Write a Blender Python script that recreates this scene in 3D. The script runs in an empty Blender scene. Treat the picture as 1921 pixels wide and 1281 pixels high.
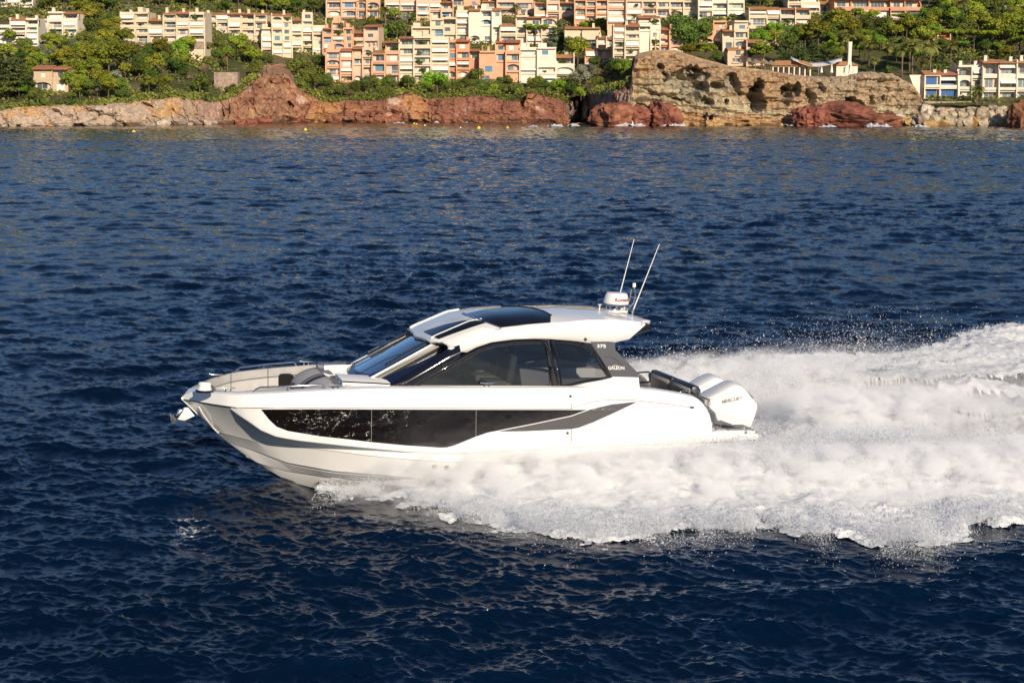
import bpy, bmesh, math, random
import numpy as np
from mathutils import Vector, Matrix
R = math.radians
random.seed(7)
rng = np.random.default_rng(11)
scene = bpy.context.scene
COL = scene.collection

# ------------------------------------------------------------------ camera
F = 3100.0                      # focal length in pixels of the 1921 px photograph
CAM_H = 7.1
PITCH = math.atan(453.5 / F)
cam_data = bpy.data.cameras.new('camera')
cam_data.sensor_width = 36.0
cam_data.lens = 36.0 * F / 1921.0
cam_data.clip_start = 0.5
cam_data.clip_end = 6000.0
cam = bpy.data.objects.new('camera', cam_data)
cam.location = (0, 0, CAM_H)
cam.rotation_euler = (math.pi / 2 - PITCH, 0, 0)
COL.objects.link(cam)
scene.camera = cam

# ------------------------------------------------------------------ light
SUN_AZ, SUN_EL = 20.0, 22.0     # sun behind the camera, to its right
world = bpy.data.worlds.new('World')
scene.world = world
world.use_nodes = True
wn = world.node_tree
wn.nodes.clear()
sky = wn.nodes.new('ShaderNodeTexSky')
sky.sky_type = 'NISHITA'
sky.sun_disc = False
sky.sun_elevation = R(SUN_EL)
sky.sun_rotation = R(180 - SUN_AZ)
sky.altitude = 0
sky.air_density = 1.0
sky.dust_density = 0.5
sky.ozone_density = 3.0
bg = wn.nodes.new('ShaderNodeBackground')
bg.inputs['Strength'].default_value = 0.075
wo = wn.nodes.new('ShaderNodeOutputWorld')
tint = wn.nodes.new('ShaderNodeVectorMath')        # a clear, blue Mediterranean sky
tint.operation = 'MULTIPLY'
tint.inputs[1].default_value = (.86, .97, 1.14)
wn.links.new(sky.outputs[0], tint.inputs[0])
wn.links.new(tint.outputs[0], bg.inputs[0])
wn.links.new(bg.outputs[0], wo.inputs[0])
sun_data = bpy.data.lights.new('sun', 'SUN')
sun_data.energy = 4.8
sun_data.angle = R(0.55)
sun_data.color = (1.0, 0.85, 0.655)
sun = bpy.data.objects.new('sun', sun_data)
sd = Vector((math.sin(R(SUN_AZ)) * math.cos(R(SUN_EL)), -math.cos(R(SUN_AZ)) * math.cos(R(SUN_EL)), math.sin(R(SUN_EL))))
sun.rotation_euler = sd.to_track_quat('Z', 'Y').to_euler()
sun.location = sd * 300
COL.objects.link(sun)
scene.view_settings.view_transform = 'Standard'
scene.view_settings.look = 'None'
scene.view_settings.exposure = 0.12
scene.view_settings.gamma = 1.0
scene.cycles.max_bounces = 10
scene.cycles.diffuse_bounces = 6
scene.cycles.transmission_bounces = 8
scene.cycles.transparent_max_bounces = 16
scene.cycles.caustics_reflective = False
scene.cycles.caustics_refractive = False

# ------------------------------------------------------------------ helpers
cP, sP = math.cos(PITCH), math.sin(PITCH)
def ray(px, py):
    dx = (px - 960.5) / F
    dy = (640.5 - py) / F
    return Vector((dx, cP + dy * sP, -sP + dy * cP))
def at(px, py, Y):
    """world point at depth Y seen at photo pixel (px, py)"""
    d = ray(px, py)
    return Vector((0, 0, CAM_H)) + d * (Y / d.y)
def on_plane(px, py, z=0.0):
    d = ray(px, py)
    return Vector((0, 0, CAM_H)) + d * ((z - CAM_H) / d.z)

def tag(o, label=None, cat=None, group=None, kind=None):
    if label: o['label'] = label
    if cat: o['category'] = cat
    if group: o['group'] = group
    if kind: o['kind'] = kind
    return o
def empty(name, loc=(0, 0, 0), rz=0.0):
    o = bpy.data.objects.new(name, None)
    o.location = loc
    o.rotation_euler = (0, 0, rz)
    COL.objects.link(o)
    return o
def link(name, me, parent=None, mats=None):
    o = bpy.data.objects.new(name, me)
    COL.objects.link(o)
    if parent: o.parent = parent
    if mats:
        for m in (mats if isinstance(mats, (list, tuple)) else [mats]):
            me.materials.append(m)
    return o
def mesh_np(name, V, Fq, smooth=False, mat_idx=None):
    """mesh from numpy arrays; Fq (n,3) or (n,4)"""
    V = np.ascontiguousarray(V, dtype=np.float32)
    Fq = np.ascontiguousarray(Fq, dtype=np.int32)
    me = bpy.data.meshes.new(name)
    n, k = Fq.shape
    me.vertices.add(len(V)); me.vertices.foreach_set('co', V.ravel())
    me.loops.add(n * k); me.loops.foreach_set('vertex_index', Fq.ravel())
    me.polygons.add(n)
    me.polygons.foreach_set('loop_start', np.arange(0, n * k, k, dtype=np.int32))
    me.polygons.foreach_set('loop_total', np.full(n, k, dtype=np.int32))
    if mat_idx is not None:
        me.polygons.foreach_set('material_index', np.ascontiguousarray(mat_idx, dtype=np.int32))
    me.polygons.foreach_set('use_smooth', np.full(n, smooth, dtype=bool))
    me.update(calc_edges=True)
    me.validate()
    return me
def grid_faces(nr, nc, close=False):
    i = np.arange(nr - 1)[:, None]; j = np.arange(nc if close else nc - 1)[None, :]
    a = i * nc + j; b = i * nc + (j + 1) % nc
    return np.stack([a, b, b + nc, a + nc], -1).reshape(-1, 4)
def set_attr(me, name, arr):
    a = me.attributes.new(name, 'FLOAT', 'POINT')
    a.data.foreach_set('value', np.ascontiguousarray(arr, dtype=np.float32))

def _hash(ix, iy, iz, seed):
    h = (ix * 374761393 + iy * 668265263 + iz * 2147483647 + seed * 1274126177) & 0xFFFFFFFF
    h = ((h ^ (h >> 13)) * 1274126177) & 0xFFFFFFFF
    h = ((h ^ (h >> 15)) * 2246822519) & 0xFFFFFFFF
    return ((h ^ (h >> 16)) & 0xFFFFFF) / float(0xFFFFFF)
def vnoise(P, seed=0):
    """value noise, P (n,3) -> (n,) in -1..1"""
    P = np.asarray(P, dtype=np.float64)
    f = np.floor(P); t = P - f; t = t * t * (3 - 2 * t)
    i = f.astype(np.int64)
    out = 0
    for dx in (0, 1):
        wx = t[:, 0] if dx else 1 - t[:, 0]
        for dy in (0, 1):
            wy = t[:, 1] if dy else 1 - t[:, 1]
            for dz in (0, 1):
                wz = t[:, 2] if dz else 1 - t[:, 2]
                out = out + wx * wy * wz * _hash(i[:, 0] + dx, i[:, 1] + dy, i[:, 2] + dz, seed)
    return out * 2 - 1
def fbm(P, octs=4, seed=0, lac=2.03, gain=0.5, ridged=False):
    P = np.asarray(P, dtype=np.float64)
    a, s, tot = 1.0, 0, 0
    for o in range(octs):
        n = vnoise(P * lac ** o + 17.3 * o, seed + o)
        if ridged: n = 1 - 2 * np.abs(n)
        s = s + a * n; tot += a; a *= gain
    return s / tot

class MB:
    """collects faces and links them as one mesh object"""
    def __init__(s): s.v = []; s.f = []; s.m = []; s.mi = 0
    def add(s, V, Fc, mi=None):
        b = len(s.v); s.v.extend([tuple(p) for p in V])
        s.f.extend([tuple(b + i for i in f) for f in Fc])
        s.m.extend([s.mi if mi is None else mi] * len(Fc))
        return s
    def box(s, x0, x1, y0, y1, z0, z1, mi=None):
        V = [(x0, y0, z0), (x1, y0, z0), (x1, y1, z0), (x0, y1, z0), (x0, y0, z1), (x1, y0, z1), (x1, y1, z1), (x0, y1, z1)]
        return s.add(V, [(0, 3, 2, 1), (4, 5, 6, 7), (0, 1, 5, 4), (1, 2, 6, 5), (2, 3, 7, 6), (3, 0, 4, 7)], mi)
    def quad(s, a, b, c, d, mi=None): return s.add([a, b, c, d], [(0, 1, 2, 3)], mi)
    def prism(s, poly, axis, a, b, mi=None):
        """poly: 2D points; extruded along axis ('x','y','z') from a to b"""
        n = len(poly)
        def P(p, t):
            return {'x': (t, p[0], p[1]), 'y': (p[0], t, p[1]), 'z': (p[0], p[1], t)}[axis]
        V = [P(p, a) for p in poly] + [P(p, b) for p in poly]
        Fc = [tuple(range(n)), tuple(range(2 * n - 1, n - 1, -1))] + [(i, i + n, (i + 1) % n + n, (i + 1) % n) for i in range(n)]
        return s.add(V, Fc, mi)
    def tube(s, pts, r, k=8, mi=None, cap=True):
        pts = [Vector(p) for p in pts]
        n = len(pts); rs = r if isinstance(r, (list, tuple)) else [r] * n
        V = []; up0 = None
        for i, p in enumerate(pts):
            d = (pts[min(i + 1, n - 1)] - pts[max(i - 1, 0)]).normalized()
            if up0 is None:
                up0 = Vector((0, 0, 1)) if abs(d.z) < .9 else Vector((1, 0, 0))
            a = d.cross(up0).normalized(); b = a.cross(d).normalized(); up0 = b
            for j in range(k):
                t = 2 * math.pi * j / k
                V.append(p + a * (rs[i] * math.cos(t)) + b * (rs[i] * math.sin(t)))
        Fc = [(i * k + j, i * k + (j + 1) % k, (i + 1) * k + (j + 1) % k, (i + 1) * k + j) for i in range(n - 1) for j in range(k)]
        if cap: Fc += [tuple(range(k - 1, -1, -1)), tuple((n - 1) * k + j for j in range(k))]
        return s.add(V, Fc, mi)
    def lathe(s, prof, c=(0, 0, 0), k=20, mi=None, sx=1.0, sy=1.0):
        V = []
        for r, z in prof:
            for j in range(k):
                t = 2 * math.pi * j / k
                V.append((c[0] + sx * r * math.cos(t), c[1] + sy * r * math.sin(t), c[2] + z))
        n = len(prof)
        Fc = [(i * k + j, i * k + (j + 1) % k, (i + 1) * k + (j + 1) % k, (i + 1) * k + j) for i in range(n - 1) for j in range(k)]
        Fc += [tuple(range(k - 1, -1, -1)), tuple((n - 1) * k + j for j in range(k))]
        return s.add(V, Fc, mi)
    def xf(s, M):
        s.v = [tuple(M @ Vector(p)) for p in s.v]; return s
    def build(s, name, mats=None, parent=None, smooth=None, bevel=None, seg=2):
        me = bpy.data.meshes.new(name)
        me.from_pydata(s.v, [], s.f)
        me.polygons.foreach_set('material_index', s.m)
        o = link(name, me, parent, mats)
        if bevel:
            bm = bmesh.new(); bm.from_mesh(me)
            bmesh.ops.recalc_face_normals(bm, faces=bm.faces)
            es = [e for e in bm.edges if len(e.link_faces) == 2 and e.calc_face_angle() > R(28)]
            bmesh.ops.bevel(bm, geom=es, offset=bevel, segments=seg, profile=.5, affect='EDGES', clamp_overlap=True)
            bm.to_mesh(me); bm.free()
        if smooth or bevel:
            me.polygons.foreach_set('use_smooth', [True] * len(me.polygons))
            me.set_sharp_from_angle(angle=R(smooth or 35))
        me.update()
        return o

# ------------------------------------------------------------------ materials
def new_mat(name):
    m = bpy.data.materials.new(name); m.use_nodes = True
    nt = m.node_tree; b = nt.nodes['Principled BSDF']
    return m, nt, b
def NN(nt, t, **kw):
    n = nt.nodes.new(t)
    for k, v in kw.items():
        if k in n.inputs.keys() if hasattr(n.inputs, 'keys') else False: n.inputs[k].default_value = v
        else: setattr(n, k, v)
    return n
def c4(c): return (c[0], c[1], c[2], 1.0)
def mat(name, col, rough=.5, metal=0.0, var=.12, scale=2.0, bump=0.0, bscale=20.0, coat=0.0, ior=1.5, spec=None, col2=None, objvar=0.0):
    """principled material whose base colour wanders a little with object-space noise"""
    m, nt, b = new_mat(name)
    b.inputs['Roughness'].default_value = rough
    b.inputs['Metallic'].default_value = metal
    b.inputs['IOR'].default_value = ior
    if spec is not None: b.inputs['Specular IOR Level'].default_value = spec
    if coat: b.inputs['Coat Weight'].default_value = coat; b.inputs['Coat Roughness'].default_value = .03
    tc = NN(nt, 'ShaderNodeTexCoord')
    no = NN(nt, 'ShaderNodeTexNoise', Scale=scale, Detail=4.0)
    nt.links.new(tc.outputs['Object'], no.inputs['Vector'])
    ra = NN(nt, 'ShaderNodeValToRGB')
    c2 = col2 or tuple(min(1, c * (1 + var)) for c in col)
    c1 = tuple(c * (1 - var) for c in col)
    ra.color_ramp.elements[0].color = c4(c1); ra.color_ramp.elements[0].position = .35
    ra.color_ramp.elements[1].color = c4(c2); ra.color_ramp.elements[1].position = .65
    nt.links.new(no.outputs['Fac'], ra.inputs[0])
    out = ra.outputs[0]
    if objvar:
        oi = NN(nt, 'ShaderNodeObjectInfo')
        hs = NN(nt, 'ShaderNodeHueSaturation')
        mr = NN(nt, 'ShaderNodeMapRange'); mr.inputs[3].default_value = .5 - objvar * .12; mr.inputs[4].default_value = .5 + objvar * .12
        nt.links.new(oi.outputs['Random'], mr.inputs[0]); nt.links.new(mr.outputs[0], hs.inputs['Hue'])
        ml = NN(nt, 'ShaderNodeMath', operation='MULTIPLY'); ml.inputs[1].default_value = 7.31
        fr = NN(nt, 'ShaderNodeMath', operation='FRACT')
        nt.links.new(oi.outputs['Random'], ml.inputs[0]); nt.links.new(ml.outputs[0], fr.inputs[0])
        m2 = NN(nt, 'ShaderNodeMapRange'); m2.inputs[3].default_value = 1 - objvar; m2.inputs[4].default_value = 1 + objvar
        nt.links.new(fr.outputs[0], m2.inputs[0]); nt.links.new(m2.outputs[0], hs.inputs['Value'])
        nt.links.new(out, hs.inputs['Color']); out = hs.outputs[0]
    nt.links.new(out, b.inputs['Base Color'])
    if bump:
        n2 = NN(nt, 'ShaderNodeTexNoise', Scale=bscale, Detail=5.0)
        nt.links.new(tc.outputs['Object'], n2.inputs['Vector'])
        bp = NN(nt, 'ShaderNodeBump'); bp.inputs['Strength'].default_value = bump; bp.inputs['Distance'].default_value = .05
        nt.links.new(n2.outputs['Fac'], bp.inputs['Height']); nt.links.new(bp.outputs[0], b.inputs['Normal'])
    return m
# ------------------------------------------------------------------ sea
def fft_tile(N, L, lmin, lmax, wind, peak, rms, spread, seed, slope=-4.0):
    """periodic height field (and horizontal chop) with a wind sea spectrum"""
    g = np.random.default_rng(seed)
    k1 = np.fft.fftfreq(N, L / N) * 2 * np.pi
    kx, ky = np.meshgrid(k1, k1, indexing='ij')
    k = np.hypot(kx, ky); k[0, 0] = 1
    kp = 2 * np.pi / peak
    S = k ** slope * np.exp(-1.1 * (kp / k) ** 2)
    c = (kx * math.cos(wind) + ky * math.sin(wind)) / k
    S *= (np.abs(c) ** spread + .05)
    S *= (k < 2 * np.pi / lmin) & (k > 2 * np.pi / lmax)
    S[0, 0] = 0
    A = np.sqrt(S) * (g.normal(size=(N, N)) + 1j * g.normal(size=(N, N)))
    h = np.fft.ifft2(A).real
    s = rms / h.std()
    dx = np.fft.ifft2(A * (1j * kx / k)).real * s
    dy = np.fft.ifft2(A * (1j * ky / k)).real * s
    return np.stack([h * s, dx, dy], -1).astype(np.float32), L, N
def sample(tile, x, y, rot=0.0):
    T, L, N = tile
    c, s = math.cos(rot), math.sin(rot)
    u = ((c * x + s * y) / L * N) % N; v = ((-s * x + c * y) / L * N) % N
    i = np.floor(u).astype(np.int64); j = np.floor(v).astype(np.int64)
    fu = (u - i)[:, None]; fv = (v - j)[:, None]
    i %= N; j %= N; i1 = (i + 1) % N; j1 = (j + 1) % N
    r = T[i, j] * (1 - fu) * (1 - fv) + T[i1, j] * fu * (1 - fv) + T[i, j1] * (1 - fu) * fv + T[i1, j1] * fu * fv
    # rotate the chop back
    return np.stack([r[:, 0], c * r[:, 1] - s * r[:, 2], s * r[:, 1] + c * r[:, 2]], -1)
TA = fft_tile(1024, 170.0, 0.7, 34.0, R(80), 4.0, 0.046, 5.0, 3, slope=-3.5)
TB = fft_tile(1024, 37.0, 0.10, 2.4, R(76), 0.8, 0.0142, 3.6, 5, slope=-3.2)

# boat pose, needed by the wake
YAW = R(18.0); TRIM = R(3.2)
BOAT_O = Vector((-0.45, 32.0, 0.0))
def boat_uv(x, y):
    """world xy -> boat frame: u forward, v port (towards the camera)"""
    fx, fy = -math.cos(YAW), -math.sin(YAW)
    px_, py_ = math.sin(YAW), -math.cos(YAW)
    dx, dy = x - BOAT_O.x, y - BOAT_O.y
    return dx * fx + dy * fy, dx * px_ + dy * py_
def smooth01(a, b, t):
    t = np.clip((t - a) / (b - a), 0, 1); return t * t * (3 - 2 * t)

def world_px(x, y, z=0.0):
    """numpy: world point -> photo pixel"""
    dz = z - CAM_H
    yc = y * cP - dz * sP
    zc = y * sP + dz * cP
    return 960.5 + F * x / yc, 640.5 - F * zc / yc
# outline of the white water, traced on the sea surface (plan metres, from photo outline projected to z=0)
def px_outline(pts): return np.array([tuple(on_plane(a, b))[:2] for a, b in pts])
NEAR_EDGE = px_outline([(618, 926), (690, 934), (775, 951), (860, 978), (980, 1006), (1120, 1024), (1230, 1010), (1330, 1006), (1440, 1000), (1560, 1012), (1660, 1030), (1760, 1026), (1850, 1002), (1921, 984), (2100, 975), (2500, 960)])
FAR_EDGE = px_outline([(700, 790), (1100, 735), (1300, 705), (1440, 676), (1520, 664), (1600, 660), (1700, 652), (1770, 640), (1790, 622), (1840, 612), (1921, 606), (2150, 596), (2500, 590)])
def edge_y(E, x): return np.interp(x, E[:, 0], E[:, 1])
def foam_mask(x, y):
    """0..1 white-water cover on the sea plane"""
    P = np.stack([x, y, 0 * x], -1)
    w = fbm(P * .9, 4, 40) * .9
    ny = edge_y(NEAR_EDGE, x); fy = edge_y(FAR_EDGE, x)
    w2 = fbm(P * 2.6, 3, 43)
    d = np.minimum((y - ny + w * .5 + w2 * .95), (fy - y + w * 1.2) * .45)
    m = smooth01(-.1, .9, d)
    m *= smooth01(0.0, 1.2, x - NEAR_EDGE[0, 0] + .4)
    u, v = boat_uv(x, y)
    # behind the boat the wake has dark lanes between white bands
    aft = smooth01(-6.5, -10.0, u)
    lane = np.sin(v * 1.25 + fbm(P * np.array([.35, .35, 1]), 3, 44) * 2.4 + .6)
    streak = fbm(P * np.array([.45, 1.6, 1]) , 4, 47)
    m = m * (1 - aft * smooth01(-9.5, -7, v) * .95 * smooth01(-.05, .55, lane + streak * 1.1))
    # open patches of dark water between the churned ridges
    for a, b, rx, ry in ((1737, 738, 60, 9), (1885, 722, 60, 9), (1860, 755, 90, 7), (1890, 832, 60, 5), (1572, 857, 34, 5), (1770, 861, 70, 7), (1480, 790, 46, 5), (1640, 700, 60, 4), (1850, 800, 60, 4), (1660, 812, 50, 4)):
        c = on_plane(a, b); sc = c.y / F; ky = c.y * c.y / (CAM_H * F)
        q = ((x - c.x) / (rx * sc)) ** 2 + ((y - c.y - (x - c.x) * .12) / (ry * ky)) ** 2
        m = m * (1 - .92 * np.clip(1.25 - q - streak * .9, 0, 1))
    return np.clip(m, 0, 1)
def sea_height(x, y, fine=1.0):
    a = sample(TA, x, y, .12); b = sample(TB, x, y, -.12)
    a2 = sample(TA, x + 71.3, y - 18.0, -.45) * .35
    h = a + a2 + b * np.asarray(fine)[..., None] if np.ndim(fine) else a + a2 + b * fine
    return h

def build_sea():
    t_f = np.linspace(R(-21.5), R(21.5), 1080)
    t_c = np.linspace(R(21.5), R(338.5), 150)[1:-1]
    th = np.concatenate([t_f, t_c])
    rs = [4.0]
    while rs[-1] < 1500:
        r = rs[-1]
        d = r * r / (7.1 * 1653) * .55
        cap = .30 if r < 130 else (.45 if r < 300 else (.8 if r < 520 else 30))
        rs.append(r + max(.03, min(d, cap)) if r < 520 else r * 1.08)
    rs = np.array(rs)
    rr, tt = np.meshgrid(rs, th, indexing='ij')
    x = (rr * np.sin(tt)).ravel(); y = (rr * np.cos(tt)).ravel()
    sp = np.maximum(rr * (th[1] - th[0]), np.gradient(rs)[:, None]).ravel()
    G = np.stack([x * .035, y * .02, 0 * x], -1)
    gust = .72 + .75 * fbm(G, 3, 14)
    fine = (1 - smooth01(.22, .6, sp)) * np.clip(gust * 1.15, .35, 1.5)
    h = sea_height(x, y, fine)
    coarse = (np.abs(np.where(tt > math.pi, tt - 2 * math.pi, tt)) > R(21.6)).ravel()
    amp = np.where(coarse, np.clip(1.4 - rr.ravel() / 60, .0, .6), 1.0) * (1 - smooth01(560, 700, rr.ravel()))
    amp = amp * (1 - .45 * smooth01(380, 455, y))
    z = h[:, 0] * amp * np.clip(.75 + .5 * gust, .7, 1.35)
    chop = 1.0 * amp
    # calmer, slicker water in the lee of the hull, small hollow under it and the bow roll-up
    u, v = boat_uv(x, y)
    under = smooth01(2.1, 1.2, np.abs(v)) * smooth01(-6.2, -5.2, u) * smooth01(4.3, 3.3, u)
    dn = y - edge_y(NEAR_EDGE, x)
    z = z * (1 - .86 * smooth01(-2.0, .3, dn) * smooth01(-1.5, 1.0, x - NEAR_EDGE[0, 0]) * smooth01(20, 10, dn))
    z = z * (1 - under) - .35 * under
    m = foam_mask(x, y) * (rr.ravel() < 90)
    P = np.stack([x, y, 0 * x], -1)
    sel = m > .01
    lump = np.zeros_like(x)
    lump[sel] = fbm(P[sel] * 1.1, 4, 51) * .16 + fbm(P[sel] * 4.0, 3, 52) * .05
    z = z + lump * m * (1 - under)
    x2 = x + h[:, 1] * chop; y2 = y + h[:, 2] * chop
    V = np.stack([x2, y2, z], -1)
    Fq = grid_faces(len(rs), len(th), close=True)
    Fq = Fq[:, ::-1]
    me = mesh_np('sea', V, Fq, smooth=True)
    m_w, nt, b = new_mat('sea_water')
    b.inputs['Base Color'].default_value = (.0035, .0125, .042, 1)
    b.inputs['Roughness'].default_value = .07
    b.inputs['IOR'].default_value = 1.333
    geo = NN(nt, 'ShaderNodeNewGeometry')
    mp = NN(nt, 'ShaderNodeMapping'); mp.inputs['Scale'].default_value = (1.0, 1.35, 1.0)
    nt.links.new(geo.outputs['Position'], mp.inputs[0])
    n1 = NN(nt, 'ShaderNodeTexNoise', Scale=2.6, Detail=6.0, Roughness=.62, Distortion=.4)
    n2 = NN(nt, 'ShaderNodeTexNoise', Scale=11.0, Detail=3.0, Roughness=.6, Distortion=.3)
    for n in (n1, n2): nt.links.new(mp.outputs[0], n.inputs['Vector'])
    b1 = NN(nt, 'ShaderNodeBump'); b1.inputs['Strength'].default_value = 1.0; b1.inputs['Distance'].default_value = .024
    b2 = NN(nt, 'ShaderNodeBump'); b2.inputs['Strength'].default_value = 1.0; b2.inputs['Distance'].default_value = .004
    nt.links.new(n1.outputs['Fac'], b1.inputs['Height']); nt.links.new(n2.outputs['Fac'], b2.inputs['Height'])
    nt.links.new(b1.outputs[0], b2.inputs['Normal']); nt.links.new(b2.outputs[0], b.inputs['Normal'])
    # colour wanders between navy and a bluer tone in big soft patches
    n3 = NN(nt, 'ShaderNodeTexNoise', Scale=.05, Detail=2.0)
    nt.links.new(geo.outputs['Position'], n3.inputs['Vector'])
    ra = NN(nt, 'ShaderNodeValToRGB')
    ra.color_ramp.elements[0].position = .35; ra.color_ramp.elements[0].color = (.0003, .0045, .0155, 1)
    ra.color_ramp.elements[1].position = .7; ra.color_ramp.elements[1].color = (.0005, .0098, .033, 1)
    nt.links.new(n3.outputs['Fac'], ra.inputs[0]); nt.links.new(ra.outputs[0], b.inputs['Base Color'])
    o = link('sea_water', me, None, m_w)
    tag(o, 'dark blue choppy sea', None, None, 'structure')
    return x2, y2, z, m, len(rs), len(th), sel
SX, SY, SZ, SM, NRs, NTs, SSEL = build_sea()

def foam_material():
    m, nt, b = new_mat('white_foam')
    b.inputs['Roughness'].default_value = .85
    b.inputs['Specular IOR Level'].default_value = .25
    geo = NN(nt, 'ShaderNodeNewGeometry')
    n = NN(nt, 'ShaderNodeTexNoise', Scale=5.0, Detail=5.0)
    nt.links.new(geo.outputs['Position'], n.inputs['Vector'])
    ra = NN(nt, 'ShaderNodeValToRGB')
    ra.color_ramp.elements[0].position = .3; ra.color_ramp.elements[0].color = (.50, .54, .58, 1)
    ra.color_ramp.elements[1].position = .62; ra.color_ramp.elements[1].color = (.76, .76, .76, 1)
    nt.links.new(n.outputs['Fac'], ra.inputs[0]); nt.links.new(ra.outputs[0], b.inputs['Base Color'])
    n2 = NN(nt, 'ShaderNodeTexNoise', Scale=14.0, Detail=5.0, Roughness=.65)
    nt.links.new(geo.outputs['Position'], n2.inputs['Vector'])
    bp = NN(nt, 'ShaderNodeBump'); bp.inputs['Distance'].default_value = .04; bp.inputs['Strength'].default_value = .5
    nt.links.new(n2.outputs['Fac'], bp.inputs['Height']); nt.links.new(bp.outputs[0], b.inputs['Normal'])
    return m
M_FOAM = foam_material()
def mound(u, v):
    """height of the thrown-up white water, boat plan frame (u forward, v port)"""
    vc = np.interp(-u, [-3.4, -1.5, 1, 4, 9], [1.4, 1.9, 2.6, 3.3, 3.9]); wd = np.interp(-u, [-3.4, 0, 4, 9], [.35, .8, 1.15, 1.2])
    near = .34 * np.exp(-((v - vc) / wd) ** 2) * smooth01(2.4, -2.2, u) * np.interp(-u, [0, 7, 14], [1, .9, .5])
    far = .60 * np.exp(-((v + vc + .3) / (wd * 1.1)) ** 2) * smooth01(3.0, -1.5, u) * np.interp(-u, [0, 7, 14], [1, .9, .4])
    mid = .35 * np.exp(-(v / .8) ** 2) * smooth01(-5.6, -7.5, u) * smooth01(-16, -9, u)
    return near + far + mid
def build_foam():
    """wake foam: the same surface points, lifted and ragged"""
    idx = np.full(len(SX), -1, dtype=np.int64)
    P = np.stack([SX, SY, 0 * SX], -1)
    near = (SM > .02)
    Pn = P[near]
    hole = fbm(Pn * np.array([1.6, 2.6, 1]), 4, 61)
    hole2 = fbm(Pn * np.array([7., 9., 1]), 3, 66)
    dens = SM[near] * 1.75 - .35 + hole * .55 + hole2 * .35
    keep = np.zeros(len(SX), bool); keep[np.where(near)[0]] = dens > .12
    idx2 = np.where(near)[0]
    Fq = grid_faces(NRs, NTs, close=True)[:, ::-1]
    Fq = Fq[keep[Fq].sum(1) >= 4]
    used = np.unique(Fq)
    idx[used] = np.arange(len(used))
    z = SZ.copy()
    lift = np.zeros(len(SX))
    lift[idx2] = .012 + np.clip(dens, 0, 1.2) * (.035 + .06 * np.clip(fbm(Pn * 2.6, 4, 71) + .25, 0, 1)) + .03 * hole2
    uu, vv = boat_uv(SX[idx2], SY[idx2])
    H = mound(uu, vv) * (.55 + .75 * np.clip(fbm(Pn * np.array([1.5, 2.2, 1]), 5, 81) + .45, 0, 1.2)) + .5 * mound(uu, vv) * np.clip(fbm(Pn * 3.6, 3, 82), -.4, .6)
    lift[idx2] += np.maximum(H, 0) * smooth01(.15, .8, dens)
    V = np.stack([SX, SY, z + np.maximum(lift, .008)], -1)[used]
    me = mesh_np('wake_foam', V, idx[Fq], smooth=True)
    o = link('wake_foam', me, None, M_FOAM)
    tag(o, 'white churned foam trailing behind the motor yacht', None, None, 'stuff')
build_foam()
# ------------------------------------------------------------------ coast: terrain and cliffs
SH = [(-700, 450), (-300, 440), (0, 441), (240, 449), (340, 462), (440, 488), (540, 508), (620, 511), (1055, 511), (1068, 522), (1085, 530), (1105, 522), (1122, 490), (1150, 462), (1180, 456), (1500, 454), (1680, 455), (1740, 449), (1921, 446), (2300, 440), (2900, 440)]
SHG = [(-700, 450), (-300, 440), (0, 441), (240, 449), (340, 462), (440, 486), (540, 506), (620, 510), (1020, 511), (1150, 490), (1180, 470), (1500, 458), (1680, 455), (1740, 449), (1921, 446), (2300, 440), (2900, 440)]
def shoreY(px): return np.interp(px, [a for a, b in SH], [b for a, b in SH])
def TD(py): return np.interp(-np.asarray(py, float), [-236, -200, -190, -150, -100, -50, 0, 60, 150, 260], [0, 8, 12, 40, 74, 106, 138, 190, 300, 460])
def TY(px, py): return np.interp(px, [a for a, b in SHG], [b for a, b in SHG]) + TD(py)
CT = [(-700, 205), (0, 209), (30, 203), (60, 198), (110, 196), (200, 195), (240, 190), (262, 184), (300, 182), (330, 176), (345, 178), (380, 182), (400, 190), (425, 180), (440, 176), (455, 166), (478, 140), (495, 124), (520, 121), (545, 124), (556, 150), (580, 172), (605, 186), (625, 190), (650, 183), (690, 184), (720, 182), (740, 176), (760, 170), (785, 172), (800, 180), (830, 180), (860, 176), (900, 172), (925, 176), (950, 184), (970, 186), (985, 168), (1000, 166), (1030, 176), (1050, 184), (1062, 190), (1075, 178), (1100, 170), (1125, 166), (1150, 160), (1180, 158), (1186, 112), (1196, 101), (1225, 94.5), (1266, 94.5), (1292, 103), (1330, 114), (1368, 124), (1400, 128), (1445, 133), (1481, 141), (1542, 146), (1588, 143), (1619, 136), (1673, 139), (1690, 149), (1711, 160), (1726, 180), (1733, 192), (1760, 193), (1830, 193), (1921, 196), (2500, 196)]
CTX = np.array([a for a, b in CT], float); CTY = np.array([b for a, b in CT], float)
def ctop(px):
    px = np.asarray(px, float); s = px.shape; q = px.ravel()
    n = fbm(np.stack([q * .11, 0 * q + 3, 0 * q], -1), 4, 19, ridged=True).reshape(s)
    return np.interp(px, CTX, CTY) - n * (2.6 + 2.5 * ((px > 440) & (px < 610)) - 2.4 * ((px > 1185) & (px < 1440)))
def at_np(px, py, Y):
    dx = (px - 960.5) / F; dy = (640.5 - py) / F
    y = cP + dy * sP; z = -sP + dy * cP; t = Y / y
    return np.stack([dx * t, Y + 0 * dx, CAM_H + z * t], -1)

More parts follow.
